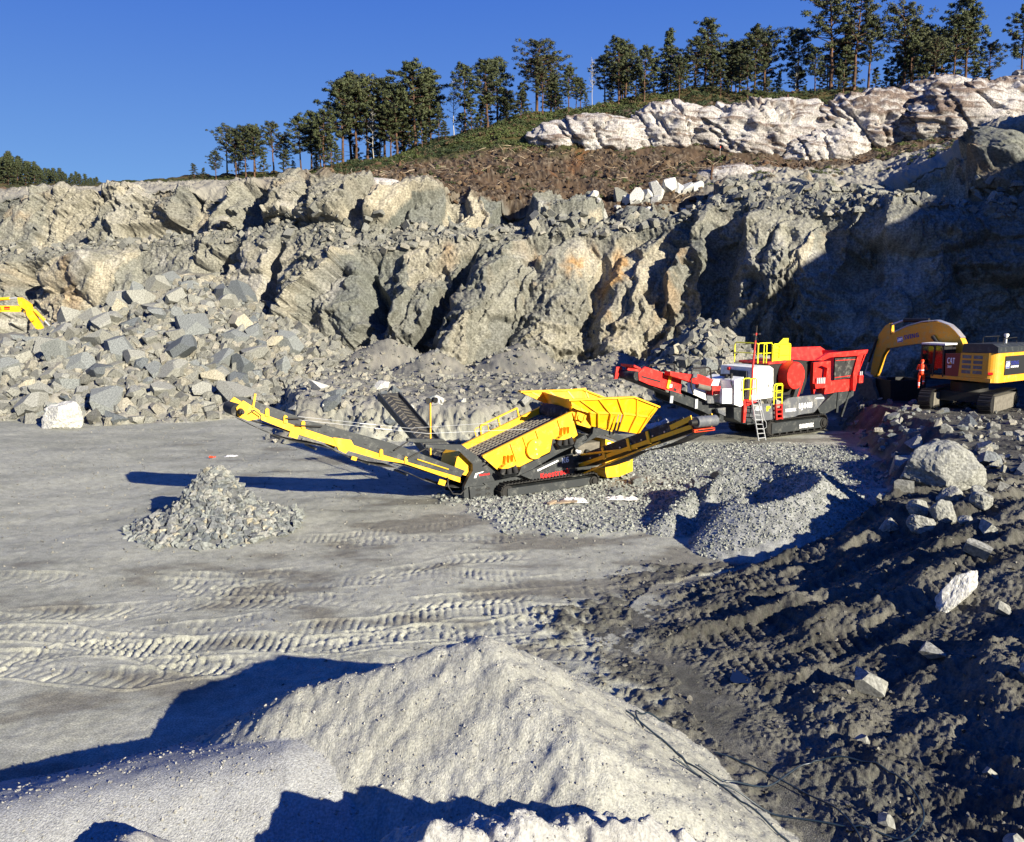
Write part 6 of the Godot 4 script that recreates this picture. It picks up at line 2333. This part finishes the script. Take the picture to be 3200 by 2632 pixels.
func build_excavator() -> void:
	var base_y := ground_height(28.3, 52.0)
	var t := thing("excavator", "large dusty yellow excavator with dark cab standing beside the crusher hopper", "excavator", Vector3(28.3, 1.6, -52.0))
	var C: Material = mats.cat_yellow
	# undercarriage points away to the right, the house is slewed to the left
	var under := Node3D.new()
	under.name = "undercarriage"
	t.add_child(under)
	under.rotation_degrees.y = 45.0
	var up := Node3D.new()
	up.name = "house"
	t.add_child(up)
	up.rotation_degrees.y = -55.0
	var st := mb()
	# the two crawlers are parts of the digger itself
	for s in [1.0, -1.0]:
		var c := crawler(t, -2.75, 2.75, -0.02, 1.22, 1.32 if s > 0.0 else -2.02, 2.02 if s > 0.0 else -1.32, mats.dusty, 0.22, true)
		c.rotation_degrees.y = 45.0
	boxm(st, v3(0, 0.85, 0), Vector3(2.4, 0.6, 2.7))
	tube(st, v3(0, 1.1, 0), v3(0, 1.7, 0), 1.05, -1, 28)
	part("car_body", st, mats.dark_steel, under)
	# house: engine side, deck, rear counterweight
	st = mb()
	prism(st, [[-1.55, 1.9], [0.2, 1.9], [2.05, 1.86], [2.05, 2.1], [-1.55, 2.1]], -2.6, 1.72)
	part("deck", st, C, up)
	st = mb()
	prism(st, [[0.20, 3.54], [1.72, 3.58], [1.72, 2.11], [0.13, 2.11]], -2.6, 1.70)
	var body := part("engine_side", st, C, up)
	for j in 4:
		for i in 2:
			st = mb()
			boxm(st, v3(0.58 + i * 0.66, 2.42 + j * 0.30, 1.705), Vector3(0.52, 0.19, 0.02))
			part("louvre", st, mats.grey, body)
	st = mb()
	# rounded counterweight
	var cw := []
	for k in 9:
		var a := PI * 0.5 * k / 8.0
		cw.append([1.72 + 0.62 * sin(a), 1.08 + 0.62 * cos(a)])
	for k in 8:
		quad(st, v3(cw[k][0], 1.86, cw[k][1]), v3(cw[k + 1][0], 1.86, cw[k + 1][1]), v3(cw[k + 1][0], 3.6, cw[k + 1][1]), v3(cw[k][0], 3.6, cw[k][1]))
	boxm(st, v3(2.03, 2.73, -0.76), Vector3(0.62, 1.74, 3.68))
	for k in 8:
		tri(st, v3(1.72, 3.6, 1.08), v3(cw[k][0], 3.6, cw[k][1]), v3(cw[k + 1][0], 3.6, cw[k + 1][1]))
	part("counterweight", st, C, up)
	st = mb()
	boxm(st, v3(2.36, 2.85, -0.75), Vector3(0.05, 1.12, 3.1))
	var rear := part("rear_panel", st, mats.black, up)
	var rb := Basis(Vector3.UP, PI * 0.5)
	emblem(rear, v3(2.39, 2.9, 0.5), 0.42, rb)
	lettering("SVING", 0.24, v3(2.39, 2.98, -0.35), rb, mats.ink_blue, rear, 0.95)
	lettering("ENTREPRENØR", 0.12, v3(2.39, 2.76, -0.35), rb, mats.ink_white, rear, 0.95)
	st = mb()
	boxm(st, v3(1.98, 2.4, 1.64), Vector3(0.26, 0.14, 0.1), Basis(Vector3.UP, 0.5))
	part("tail_reflector", st, mats.ink_red, up)
	# hood
	st = mb()
	prism(st, [[0.27, 4.08], [1.96, 4.14], [2.3, 3.95], [2.3, 3.61], [0.24, 3.56]], -2.5, 1.62)
	part("engine_hood", st, mats.charcoal, up)
	st = mb()
	pipe(st, [v3(0.9, 4.1, 0.6), v3(0.9, 4.45, 0.6), v3(1.0, 4.5, 0.6), v3(1.0, 4.5, -1.2), v3(0.9, 4.45, -1.2), v3(0.9, 4.1, -1.2)], 0.025)
	pipe(st, [v3(2.0, 4.1, 0.4), v3(2.0, 4.42, 0.4), v3(2.0, 4.46, -1.2), v3(2.0, 4.1, -1.2)], 0.025)
	part("roof_rail", st, mats.dark_steel, up)
	st = mb()
	tube(st, v3(1.9, 4.12, -0.1), v3(1.9, 4.5, -0.1), 0.05, -1, 8)
	tube(st, v3(1.9, 4.5, -0.1), v3(1.9, 4.62, -0.1), 0.09, 0.15, 14)
	tube(st, v3(1.9, 4.62, -0.1), v3(1.9, 4.7, -0.1), 0.15, 0.11, 14)
	part("antenna", st, mats.white, up)
	# red panel behind the cab
	st = mb()
	prism(st, [[-0.72, 3.46], [0.19, 3.50], [0.12, 2.11], [-0.66, 2.11]], 1.3, 1.71)
	var red := part("side_panel", st, paint(Color(0.42, 0.06, 0.05), 0.5), up)
	lettering("CAT", 0.36, v3(-0.36, 3.02, 1.715), Basis(), mats.ink_white, red, 0.46)
	lettering("390F", 0.15, v3(-0.42, 2.66, 1.715), Basis(), mats.ink_white, red, 0.26)
	st = mb()
	prism(st, [[-0.48, 2.84], [-0.30, 2.84], [-0.39, 2.98]], 1.725, 1.735)
	part("triangle_mark", st, mats.yellow, red)
	# cab
	var cab := Node3D.new()
	cab.name = "cab"
	up.add_child(cab)
	st = mb()
	for q in [[-2.28, 2.0, -2.20, 3.9], [-0.80, 2.0, -0.86, 3.95], [-1.45, 2.0, -1.42, 3.95]]:
		for w in [1.68, 0.42]:
			bar(st, v3(q[0], q[1], w), v3(q[2], q[3], w), 0.1, 0.1)
	for w in [1.68, 0.42]:
		bar(st, v3(-2.2, 3.9, w), v3(-0.8, 3.95, w), 0.1, 0.1)
		bar(st, v3(-2.28, 2.72, w), v3(-1.45, 2.72, w), 0.06, 0.08)
	part("cab_frame", st, mats.black, cab)
	st = mb()
	boxm(st, v3(-1.5, 4.0, 1.05), Vector3(1.5, 0.1, 1.4))
	part("cab_roof", st, mats.white, cab)
	st = mb()
	prism(st, [[-2.40, 1.95], [-0.7, 2.05], [-0.7, 2.15], [-2.40, 2.1]], 0.4, 1.7)
	boxm(st, v3(-0.83, 3.0, 1.05), Vector3(0.06, 1.7, 1.2))
	part("cab_floor", st, mats.black, cab)
	st = mb()
	boxm(st, v3(-1.82, 3.3, 1.69), Vector3(0.7, 1.1, 0.012))
	boxm(st, v3(-1.12, 3.2, 1.69), Vector3(0.52, 1.35, 0.012))
	part("window_pane", st, mats.glass, cab)
	st = mb()
	boxm(st, v3(-2.27, 3.2, 1.05), Vector3(0.012, 1.3, 1.2))
	part("window_pane", st, mats.glass, cab)
	st = mb()
	boxm(st, v3(-1.15, 2.65, 1.0), Vector3(0.55, 0.2, 0.55))
	boxm(st, v3(-0.95, 3.0, 1.0), Vector3(0.16, 0.75, 0.5))
	part("seat", st, mats.black, cab)
	# boom
	st = mb()
	prism(st, [[-0.71, 4.21], [-1.05, 4.66], [-1.44, 5.0], [-1.9, 5.22], [-2.42, 5.32], [-3.35, 5.22], [-4.3, 4.95], [-5.2, 4.5], [-5.74, 4.2], [-6.19, 3.62], [-5.5, 3.5], [-4.4, 3.72], [-2.87, 3.98], [-2.0, 3.9], [-1.2, 3.4], [-0.6, 3.1], [-0.3, 3.4]], -0.62, -0.02)
	var boom := part("boom", st, C, up)
	emblem(boom, v3(-4.72, 4.10, 0.0), 0.34, Basis(Vector3(0, 0, 1), 0.22))
	lettering("SVING", 0.28, v3(-3.95, 4.34, 0.0), Basis(Vector3(0, 0, 1), 0.22), mats.ink_blue, boom, 1.0)
	st = mb()
	for k in 4:
		var off := -0.55 + k * 0.16
		pipe(st, [v3(-0.75, 4.35, off), v3(-1.15, 4.78, off), v3(-1.6, 5.14, off), v3(-2.4, 5.4, off), v3(-3.35, 5.30, off), v3(-4.3, 5.03, off), v3(-5.2, 4.58, off)], 0.035)
	part("hydraulic_line", st, mats.steel, boom)
	for s in [0.06, -0.72]:
		st = mb()
		tube(st, v3(-1.6, 3.3, s), v3(-2.5, 4.4, s), 0.13, -1, 14)
		part("boom_ram", st, mats.dark_steel, up)
	st = mb()
	tube(st, v3(-3.0, 5.38, -0.3), v3(-4.7, 5.36, -0.3), 0.14, -1, 14)
	part("stick_ram", st, mats.dark_steel, up)
	st = mb()
	tube(st, v3(-4.7, 5.36, -0.3), v3(-5.55, 5.05, -0.3), 0.07, -1, 12)
	part("ram_rod", st, mats.steel, up)
	# stick and bucket
	st = mb()
	prism(st, [[-5.55, 5.15], [-5.85, 5.0], [-6.28, 4.4], [-6.6, 2.9], [-6.75, 1.7], [-6.5, 1.3], [-6.25, 1.8], [-5.95, 2.95], [-5.62, 3.55], [-5.45, 4.3]], -0.56, -0.08)
	part("stick", st, C, up)
	st = mb()
	tube(st, v3(-6.35, 4.1, 0.02), v3(-6.85, 2.5, 0.02), 0.08, -1, 12)
	part("bucket_ram", st, mats.dark_steel, up)
	st = mb()
	tube(st, v3(-6.85, 2.5, 0.02), v3(-7.05, 1.75, 0.02), 0.045, -1, 10)
	bar(st, v3(-7.05, 1.75, -0.1), v3(-6.5, 1.5, -0.1), 0.4, 0.14)
	part("bucket_link", st, mats.steel, up)
	st = mb()
	prism(st, [[-6.2, 1.45], [-7.2, 1.55], [-7.35, 1.0], [-7.0, 0.3], [-6.3, -0.05], [-5.7, 0.1], [-5.85, 0.5], [-6.1, 0.9]], -1.2, 0.55)
	var bucket := part("bucket", st, mats.dusty, up)
	for k in 5:
		st = mb()
		boxm(st, v3(-5.62, 0.12, -1.05 + k * 0.36), Vector3(0.34, 0.1, 0.14), Basis(Vector3(0, 0, 1), 0.3))
		part("tooth", st, mats.steel, bucket)
	# steel skip behind
	st = mb()
	prism(st, [[0, 0], [2.5, 0], [2.6, 1.5], [2.45, 1.5], [2.38, 0.12], [0.12, 0.12], [0.05, 1.5], [-0.1, 1.5]], 0.0, 2.0)
	prism(st, [[0, 0], [2.5, 0], [2.6, 1.5], [-0.1, 1.5]], -0.12, 0.0)
	prism(st, [[0, 0], [2.5, 0], [2.6, 1.5], [-0.1, 1.5]], 2.0, 2.12)
	var skip := mesh_node("steel_skip", st.commit(), mats.dark_steel)
	skip.position = Vector3(24.6, ground_height(25.0, 57.0) - 0.15, -57.5)
	skip.rotation_degrees.y = 12.0
	tag(skip, "dark open steel skip standing behind the large excavator", "skip")
	build_people(up, t)

func build_far_excavator() -> void:
	var t := thing("excavator", "bright yellow excavator arm reaching towards the blasted heap at the far left", "excavator", Vector3(-47.0, 0.0, -84.0))
	var Y: Material = mats.yellow
	var st := mb()
	prism(st, [[-8.0, 5.4], [-6.0, 7.2], [-3.5, 7.72], [-1.6, 7.72], [-1.05, 7.42], [-1.05, 7.12], [-1.5, 7.1], [-3.53, 7.12], [-5.6, 6.4], [-7.3, 4.4]], -0.35, 0.3)
	var boom := part("boom", st, Y, t)
	lettering("AL", 0.32, v3(-3.36, 7.42, 0.305), Basis(), mats.ink_red, boom, 0.42)
	st = mb()
	boxm(st, v3(-2.65, 7.54, 0.306), Vector3(0.56, 0.17, 0.012))
	for k in 3:
		tube(st, v3(-2.85 + k * 0.19, 7.36, 0.3), v3(-2.85 + k * 0.19, 7.36, 0.315), 0.075, -1, 12)
	part("lorry_mark", st, mats.ink_red, boom)
	st = mb()
	prism(st, [[-1.55, 8.52], [-1.4, 8.52], [-0.9, 8.2], [-0.46, 7.85], [-0.40, 7.5], [0.62, 5.3], [0.55, 4.95], [0.35, 4.95], [-0.75, 6.75], [-1.2, 7.3], [-1.5, 7.9]], -0.3, 0.32)
	part("stick", st, Y, t)
	st = mb()
	tube(st, v3(-4.6, 8.3, 0), v3(-2.5, 8.42, 0), 0.16, -1, 14)
	part("stick_ram", st, Y, t)
	st = mb()
	tube(st, v3(-2.5, 8.42, 0), v3(-1.65, 8.47, 0), 0.075, -1, 10)
	part("ram_rod", st, mats.steel, t)
	st = mb()
	tube(st, v3(-0.1, 7.3, 0.1), v3(0.86, 6.25, 0.1), 0.15, -1, 14)
	part("bucket_ram", st, Y, t)
	st = mb()
	tube(st, v3(0.86, 6.25, 0.1), v3(1.28, 5.75, 0.1), 0.07, -1, 10)
	part("ram_rod", st, mats.steel, t)
	st = mb()
	tube(st, v3(-1.12, 7.22, -0.32), v3(-1.12, 7.22, 0.36), 0.13, -1, 14)
	pipe(st, [v3(-1.2, 7.5, 0.36), v3(-0.85, 7.3, 0.4), v3(-0.75, 6.5, 0.4), v3(-0.4, 6.1, 0.38), v3(-0.1, 6.25, 0.36)], 0.04)
	part("pivot_and_hose", st, mats.dark_steel, t)
	st = mb()
	bar(st, v3(1.3, 5.75, 0), v3(0.5, 5.2, 0), 0.3, 0.12)
	bar(st, v3(1.3, 5.75, 0), v3(1.7, 5.0, 0), 0.3, 0.12)
	prism(st, [[0.4, 5.1], [1.7, 5.1], [2.2, 4.7], [2.1, 4.0], [1.4, 3.6], [0.8, 3.9], [0.9, 4.4]], -0.75, 0.75)
	part("bucket", st, mats.dusty, t)
	# the digger itself stands outside the picture
	st = mb()
	prism(st, [[-11.5, 4.9], [-6.4, 4.9], [-6.4, 3.1], [-11.5, 3.1]], -1.5, 1.3)
	part("house", st, Y, t)
	crawler(t, -11.0, -6.6, 1.9, 2.9, 1.0, 1.6, mats.dusty, 0.3, false)
	crawler(t, -11.0, -6.6, 1.9, 2.9, -1.6, -1.0, mats.dusty, 0.3, false)

# ---------------------------------------------------------------- people
# smooth union of tapered capsules, meshed as surface nets
func body_mesh(bones: Array, cell: float, blend: float) -> ArrayMesh:
	var lo := Vector3.ONE * 1e9
	var hi := -Vector3.ONE * 1e9
	for b in bones:
		for k in 2:
			var rr: float = b[2 + k]
			lo = lo.min(b[k] - Vector3.ONE * (rr + 0.04))
			hi = hi.max(b[k] + Vector3.ONE * (rr + 0.04))
	var boxes: Array[AABB] = []
	for b in bones:
		boxes.append(AABB(b[0], Vector3.ZERO).expand(b[1]).grow(maxf(b[2], b[3]) + 0.07))
	var n := Vector3i(((hi - lo) / cell).ceil()) + Vector3i.ONE
	var f := PackedFloat32Array()
	f.resize(n.x * n.y * n.z)
	for z in n.z:
		for y in n.y:
			for x in n.x:
				var p := lo + Vector3(x, y, z) * cell
				var d := 0.12
				for k in bones.size():
					if not boxes[k].has_point(p):
						continue
					var b: Array = bones[k]
					var a: Vector3 = b[0]
					var e: Vector3 = b[1] - a
					var t := clampf((p - a).dot(e) / maxf(e.length_squared(), 1e-8), 0.0, 1.0)
					var q := p.distance_to(a + e * t) - lerpf(b[2], b[3], t)
					var h := clampf(0.5 + 0.5 * (d - q) / blend, 0.0, 1.0)
					d = lerpf(d, q, h) - blend * h * (1.0 - h)
				f[(z * n.y + y) * n.x + x] = d
	var vid := {}
	var verts := PackedVector3Array()
	var sy := n.x
	var sz := n.x * n.y
	for z in n.z - 1:
		for y in n.y - 1:
			for x in n.x - 1:
				var o := z * sz + y * sy + x
				var c := Vector3.ZERO
				var m := 0
				for e in [[0, 1], [2, 3], [4, 5], [6, 7], [0, 2], [1, 3], [4, 6], [5, 7], [0, 4], [1, 5], [2, 6], [3, 7]]:
					var i0: int = e[0]
					var i1: int = e[1]
					var o0 := o + (i0 & 1) + ((i0 >> 1) & 1) * sy + ((i0 >> 2) & 1) * sz
					var o1 := o + (i1 & 1) + ((i1 >> 1) & 1) * sy + ((i1 >> 2) & 1) * sz
					if (f[o0] < 0.0) != (f[o1] < 0.0):
						var t := f[o0] / (f[o0] - f[o1])
						c += Vector3(i0 & 1, (i0 >> 1) & 1, (i0 >> 2) & 1).lerp(Vector3(i1 & 1, (i1 >> 1) & 1, (i1 >> 2) & 1), t)
						m += 1
				if m > 0:
					vid[o] = verts.size()
					verts.append(lo + (Vector3(x, y, z) + c / m) * cell)
	var st := mb()
	st.set_smooth_group(0)
	var idx := PackedInt32Array()
	for o in vid:
		var inside: bool = f[o] < 0.0
		for ax in [[1, sy, sz], [sy, sz, 1], [sz, 1, sy]]:
			var s: int = ax[0]
			if (f[o + s] < 0.0) == inside:
				continue
			var u: int = ax[1]
			var v: int = ax[2]
			if vid.has(o - u) and vid.has(o - v) and vid.has(o - u - v):
				var q := [vid[o], vid[o - u], vid[o - u - v], vid[o - v]]
				if not inside:
					q.reverse()
				for k in [0, 2, 1, 0, 3, 2]:
					idx.append(q[k])
	for v in verts:
		st.add_vertex(v)
	for i in idx:
		st.add_index(i)
	st.generate_normals()
	return st.commit()

func build_people(up: Node3D, digger: Node3D) -> void:
	# a worker standing on the crawler by the open cab door, and the driver on the seat
	var at := up.transform * v3(-1.95, 1.22, 2.05) + digger.position
	var skin := paint(Color(0.72, 0.52, 0.42), 0.6)
	var dark := paint(Color(0.06, 0.065, 0.09), 0.8)
	var p := thing("person", "person in orange high-visibility workwear standing at the excavator cab door", "person", at)
	p.rotation_degrees.y = 150.0
	var bones := [
		[v3(0.10, 0.92, 0), v3(0.12, 0.50, 0.03), 0.095, 0.07], [v3(0.12, 0.50, 0.03), v3(0.12, 0.10, -0.03), 0.07, 0.05],
		[v3(-0.10, 0.92, 0), v3(-0.12, 0.60, 0.22), 0.095, 0.07], [v3(-0.12, 0.60, 0.22), v3(-0.12, 0.28, 0.12), 0.07, 0.05],
		[v3(0, 0.95, 0), v3(0, 1.15, 0.02), 0.15, 0.14], [v3(0, 1.15, 0.02), v3(0, 1.40, 0.05), 0.15, 0.16],
		[v3(-0.16, 1.42, 0.05), v3(0.16, 1.42, 0.05), 0.08, 0.08], [v3(0, 1.45, 0.05), v3(0, 1.58, 0.07), 0.06, 0.055],
		[v3(0.19, 1.42, 0.05), v3(0.27, 1.18, 0.16), 0.062, 0.05], [v3(0.27, 1.18, 0.16), v3(0.20, 1.22, 0.42), 0.05, 0.04],
		[v3(-0.19, 1.42, 0.05), v3(-0.28, 1.20, 0.18), 0.062, 0.05], [v3(-0.28, 1.20, 0.18), v3(-0.20, 1.36, 0.42), 0.05, 0.04],
		[v3(0.12, 0.05, -0.05), v3(0.12, 0.04, 0.14), 0.05, 0.045], [v3(-0.12, 0.22, 0.10), v3(-0.12, 0.21, 0.28), 0.05, 0.045],
		[v3(0, 1.62, 0.08), v3(0, 1.70, 0.09), 0.085, 0.095], [v3(0, 1.62, 0.16), v3(0, 1.66, 0.185), 0.02, 0.014],
	]
	for s in [1.0, -1.0]:
		var wrist := v3(0.20 * s, 1.22 if s > 0 else 1.36, 0.42)
		bones.append([wrist, wrist + v3(0, 0, 0.08), 0.035, 0.036])
		for k in 4:
			bones.append([wrist + v3(-0.03 + k * 0.02, 0.01, 0.09), wrist + v3(-0.03 + k * 0.02, -0.03, 0.16 + 0.01 * (k % 3)), 0.010, 0.009])
		bones.append([wrist + v3(-0.035 * s, 0, 0.04), wrist + v3(-0.06 * s, -0.02, 0.10), 0.012, 0.010])
	mesh_node("body", body_mesh(bones, 0.017, 0.03), mats.hi_vis, p)
	var st := mb()
	tube(st, v3(0.12, 0.30, 0.0), v3(0.12, 0.36, 0.01), 0.072, -1, 14)
	tube(st, v3(0.12, 0.18, -0.02), v3(0.12, 0.23, -0.01), 0.066, -1, 14)
	tube(st, v3(-0.12, 0.40, 0.155), v3(-0.12, 0.45, 0.17), 0.072, -1, 14)
	tube(st, v3(0, 1.12, 0.02), v3(0, 1.18, 0.02), 0.165, -1, 18)
	part("reflective_band", st, mats.ink_white, p)
	st = mb()
	tube(st, v3(0, 1.70, 0.09), v3(0, 1.80, 0.08), 0.115, 0.07, 18)
	tube(st, v3(0, 1.69, 0.10), v3(0, 1.705, 0.10), 0.14, -1, 18)
	part("helmet", st, mats.hi_vis, p)
	st = mb()
	tube(st, v3(0, 1.55, 0.085), v3(0, 1.69, 0.095), 0.088, 0.10, 14)
	part("face", st, skin, p)
	st = mb()
	for s in [-1.0, 1.0]:
		tube(st, v3(0.035 * s, 1.645, 0.18), v3(0.035 * s, 1.645, 0.192), 0.012, -1, 8)
		tube(st, v3(0.10 * s, 1.63, 0.08), v3(0.112 * s, 1.63, 0.08), 0.025, -1, 8)
	boxm(st, v3(0, 1.585, 0.178), Vector3(0.05, 0.01, 0.02))
	part("eyes_and_mouth", st, dark, p)
	st = mb()
	boxm(st, v3(0.12, 0.03, 0.05), Vector3(0.11, 0.09, 0.29))
	boxm(st, v3(-0.12, 0.21, 0.19), Vector3(0.11, 0.09, 0.29))
	part("boots", st, dark, p)
	# driver, seated
	at = up.transform * v3(-1.18, 2.75, 1.0) + digger.position
	var d := thing("person", "seated driver in an orange jacket inside the excavator cab", "person", at)
	d.rotation_degrees.y = -145.0
	var b2 := [
		[v3(0, 0.05, 0), v3(0, 0.30, 0.02), 0.16, 0.14], [v3(0, 0.30, 0.02), v3(0, 0.52, 0), 0.15, 0.15], [v3(-0.17, 0.53, 0), v3(0.17, 0.53, 0), 0.08, 0.08],
		[v3(0, 0.56, 0), v3(0, 0.68, 0.02), 0.06, 0.055], [v3(0, 0.74, 0.03), v3(0, 0.82, 0.03), 0.09, 0.095],
		[v3(0.19, 0.52, 0), v3(0.25, 0.25, 0.08), 0.06, 0.05], [v3(0.25, 0.25, 0.08), v3(0.2, 0.22, 0.34), 0.05, 0.04],
		[v3(-0.19, 0.52, 0), v3(-0.25, 0.25, 0.08), 0.06, 0.05], [v3(-0.25, 0.25, 0.08), v3(-0.2, 0.22, 0.34), 0.05, 0.04],
		[v3(0.1, 0.03, 0), v3(0.12, 0.05, 0.42), 0.09, 0.07], [v3(-0.1, 0.03, 0), v3(-0.12, 0.05, 0.42), 0.09, 0.07],
		[v3(0.12, 0.05, 0.42), v3(0.12, -0.38, 0.45), 0.07, 0.05], [v3(-0.12, 0.05, 0.42), v3(-0.12, -0.38, 0.45), 0.07, 0.05],
	]
	mesh_node("body", body_mesh(b2, 0.026, 0.03), mats.hi_vis, d)
	st = mb()
	tube(st, v3(0, 0.69, 0.035), v3(0, 0.80, 0.035), 0.09, 0.102, 14)
	part("face", st, skin, d)
	st = mb()
	tube(st, v3(0, 0.82, 0.02), v3(0, 0.92, 0.02), 0.112, 0.06, 16)
	part("hair", st, dark, d)

# ---------------------------------------------------------------- litter, hose, puddle
func crumpled(called: String, at: Vector3, size: Vector2, m: Material, sd: int) -> MeshInstance3D:
	var p := PackedVector3Array()
	var c := PackedColorArray()
	for j in 14:
		for i in 20:
			var u := i / 19.0 - 0.5
			var w := j / 13.0 - 0.5
			var edge := 1.0 - smoothstep(0.3, 0.5, maxf(absf(u), absf(w)))
			var y := absf(n_mid.get_noise_2d(u * 9.0 + sd, w * 9.0)) * 0.35 * edge + 0.01
			p.append(Vector3((u + n_mid.get_noise_2d(w * 8.0, sd) * 0.25) * size.x, y * size.x * 0.5, -(w + n_mid.get_noise_2d(u * 8.0, sd + 50.0) * 0.35) * size.y))
			c.append(Color(1, 1, 1))
	var o := mesh_node(called, grid_mesh(p, c, 20, 0, 13, false), m)
	o.position = at
	return o

func build_small_things() -> void:
	var sheet := paint(Color(0.86, 0.85, 0.82), 0.6)
	var o := crumpled("plastic_sheet", Vector3(2.55, ground_height(2.55, 33.7) + 0.04, -33.7), Vector2(0.9, 0.8), sheet, 3)
	o.scale = Vector3(1, 2.2, 1)
	tag(o, "crumpled white sheet lying against planks below the screener track", "plastic sheet")
	o = crumpled("plastic_sheet", Vector3(4.55, ground_height(4.55, 34.3) + 0.04, -34.3), Vector2(1.25, 0.55), sheet, 9)
	tag(o, "flat white sheet lying alone on the gravel", "plastic sheet")
	o = crumpled("plastic_bag", Vector3(-15.05, ground_height(-15.05, 44.5) + 0.03, -44.5), Vector2(0.6, 0.5), sheet, 15)
	tag(o, "small white plastic bag on the dusty floor", "plastic bag")
	var st := mb()
	tube(st, v3(-0.10, 0.06, 0), v3(0.10, 0.06, 0.03), 0.055, 0.045, 12)
	tube(st, v3(0.16, 0.07, 0.03), v3(0.24, 0.07, 0.04), 0.03, -1, 8)
	o = mesh_node("canister", st.commit(), mats.hi_vis)
	o.position = Vector3(-15.9, ground_height(-15.9, 43.9) + 0.02, -43.9)
	tag(o, "small orange canister lying beside the white bag", "canister")
	for q in [[2.0, 33.2, 0.2, 0.9], [2.3, 33.3, -0.35, 0.7], [1.6, 33.1, 0.9, 0.5]]:
		st = mb()
		boxm(st, Vector3.ZERO, Vector3(q[3], 0.06, 0.14))
		o = mesh_node("plank", st.commit(), bark_plank())
		o.position = Vector3(q[0], ground_height(q[0], q[1]) + 0.10, -q[1])
		o.rotation = Vector3(0.1, q[2], 0.08)
		tag(o, "short broken plank on the gravel below the screener track", "plank", "broken planks")
	# water hose thrown down in the hollow
	var hose := paint(Color(0.10, 0.15, 0.19), 0.35)
	var paths := [
		[[1.95, 13.6], [2.9, 12.9], [3.6, 12.1], [4.3, 11.6], [5.0, 11.5], [5.9, 11.7], [6.5, 12.3], [6.5, 13.1], [5.9, 13.8], [5.2, 13.9], [4.4, 13.4], [3.6, 13.1], [3.1, 13.1]],
		[[2.6, 12.7], [3.4, 12.75], [4.3, 12.55], [5.2, 12.2], [6.0, 11.7], [6.7, 11.3]],
		[[3.7, 14.3], [4.3, 13.9], [4.9, 13.2], [5.25, 12.5], [5.3, 11.8], [5.0, 11.0], [4.6, 10.5]],
		[[2.2, 13.3], [2.15, 13.8], [2.4, 14.3], [2.8, 14.6]],
	]
	for k in paths.size():
		var curve := Curve3D.new()
		var pts: Array = paths[k]
		for i in pts.size():
			var x: float = pts[i][0]
			var d: float = pts[i][1]
			var a: Array = pts[maxi(i - 1, 0)]
			var b: Array = pts[mini(i + 1, pts.size() - 1)]
			var tg := Vector3(b[0] - a[0], 0, -(b[1] - a[1])) / 6.0
			curve.add_point(Vector3(x, ground_height(x, d) + 0.06, -d), -tg, tg)
		var run: Array = []
		for q in curve.tessellate(4, 3):
			q.y = maxf(q.y, ground_height(q.x, -q.z) + 0.03)
			run.append(q)
		st = mb()
		pipe(st, run, 0.016, 7)
		o = mesh_node("water_hose", st.commit(), hose)
		tag(o, ["long dark hose looping over the hollow beside the grey stockpile", "straight dark hose crossing the looped hose in the hollow", "curved dark hose running over the loop towards the stockpile foot", "short end of dark hose sticking up beside the stockpile"][k], "hose")
	# puddle by the ruts
	var water := StandardMaterial3D.new()
	water.albedo_color = Color(0.05, 0.055, 0.06)
	water.roughness = 0.03
	st = mb()
	var px := 4.95
	var pd := 17.4
	var py := -1.0
	for k in 10:
		var a := TAU * k / 10.0
		py = maxf(py, ground_height(px + cos(a) * 0.2, pd + sin(a) * 0.3))
	for k in 18:
		var a := TAU * k / 18.0
		var b := TAU * (k + 1) / 18.0
		var qa := 1.0 + 0.25 * sin(a * 3.0)
		var qb := 1.0 + 0.25 * sin(b * 3.0)
		tri(st, Vector3.ZERO, Vector3(cos(a) * 0.20 * qa, 0, sin(a) * 0.34 * qa), Vector3(cos(b) * 0.20 * qb, 0, sin(b) * 0.34 * qb))
	o = mesh_node("puddle", st.commit(), water)
	o.position = Vector3(px, py + 0.02, -pd)
	structure(o)

var plank_mat: StandardMaterial3D
func bark_plank() -> StandardMaterial3D:
	if plank_mat == null:
		plank_mat = paint(Color(0.55, 0.49, 0.41), 0.9)
	return plank_mat
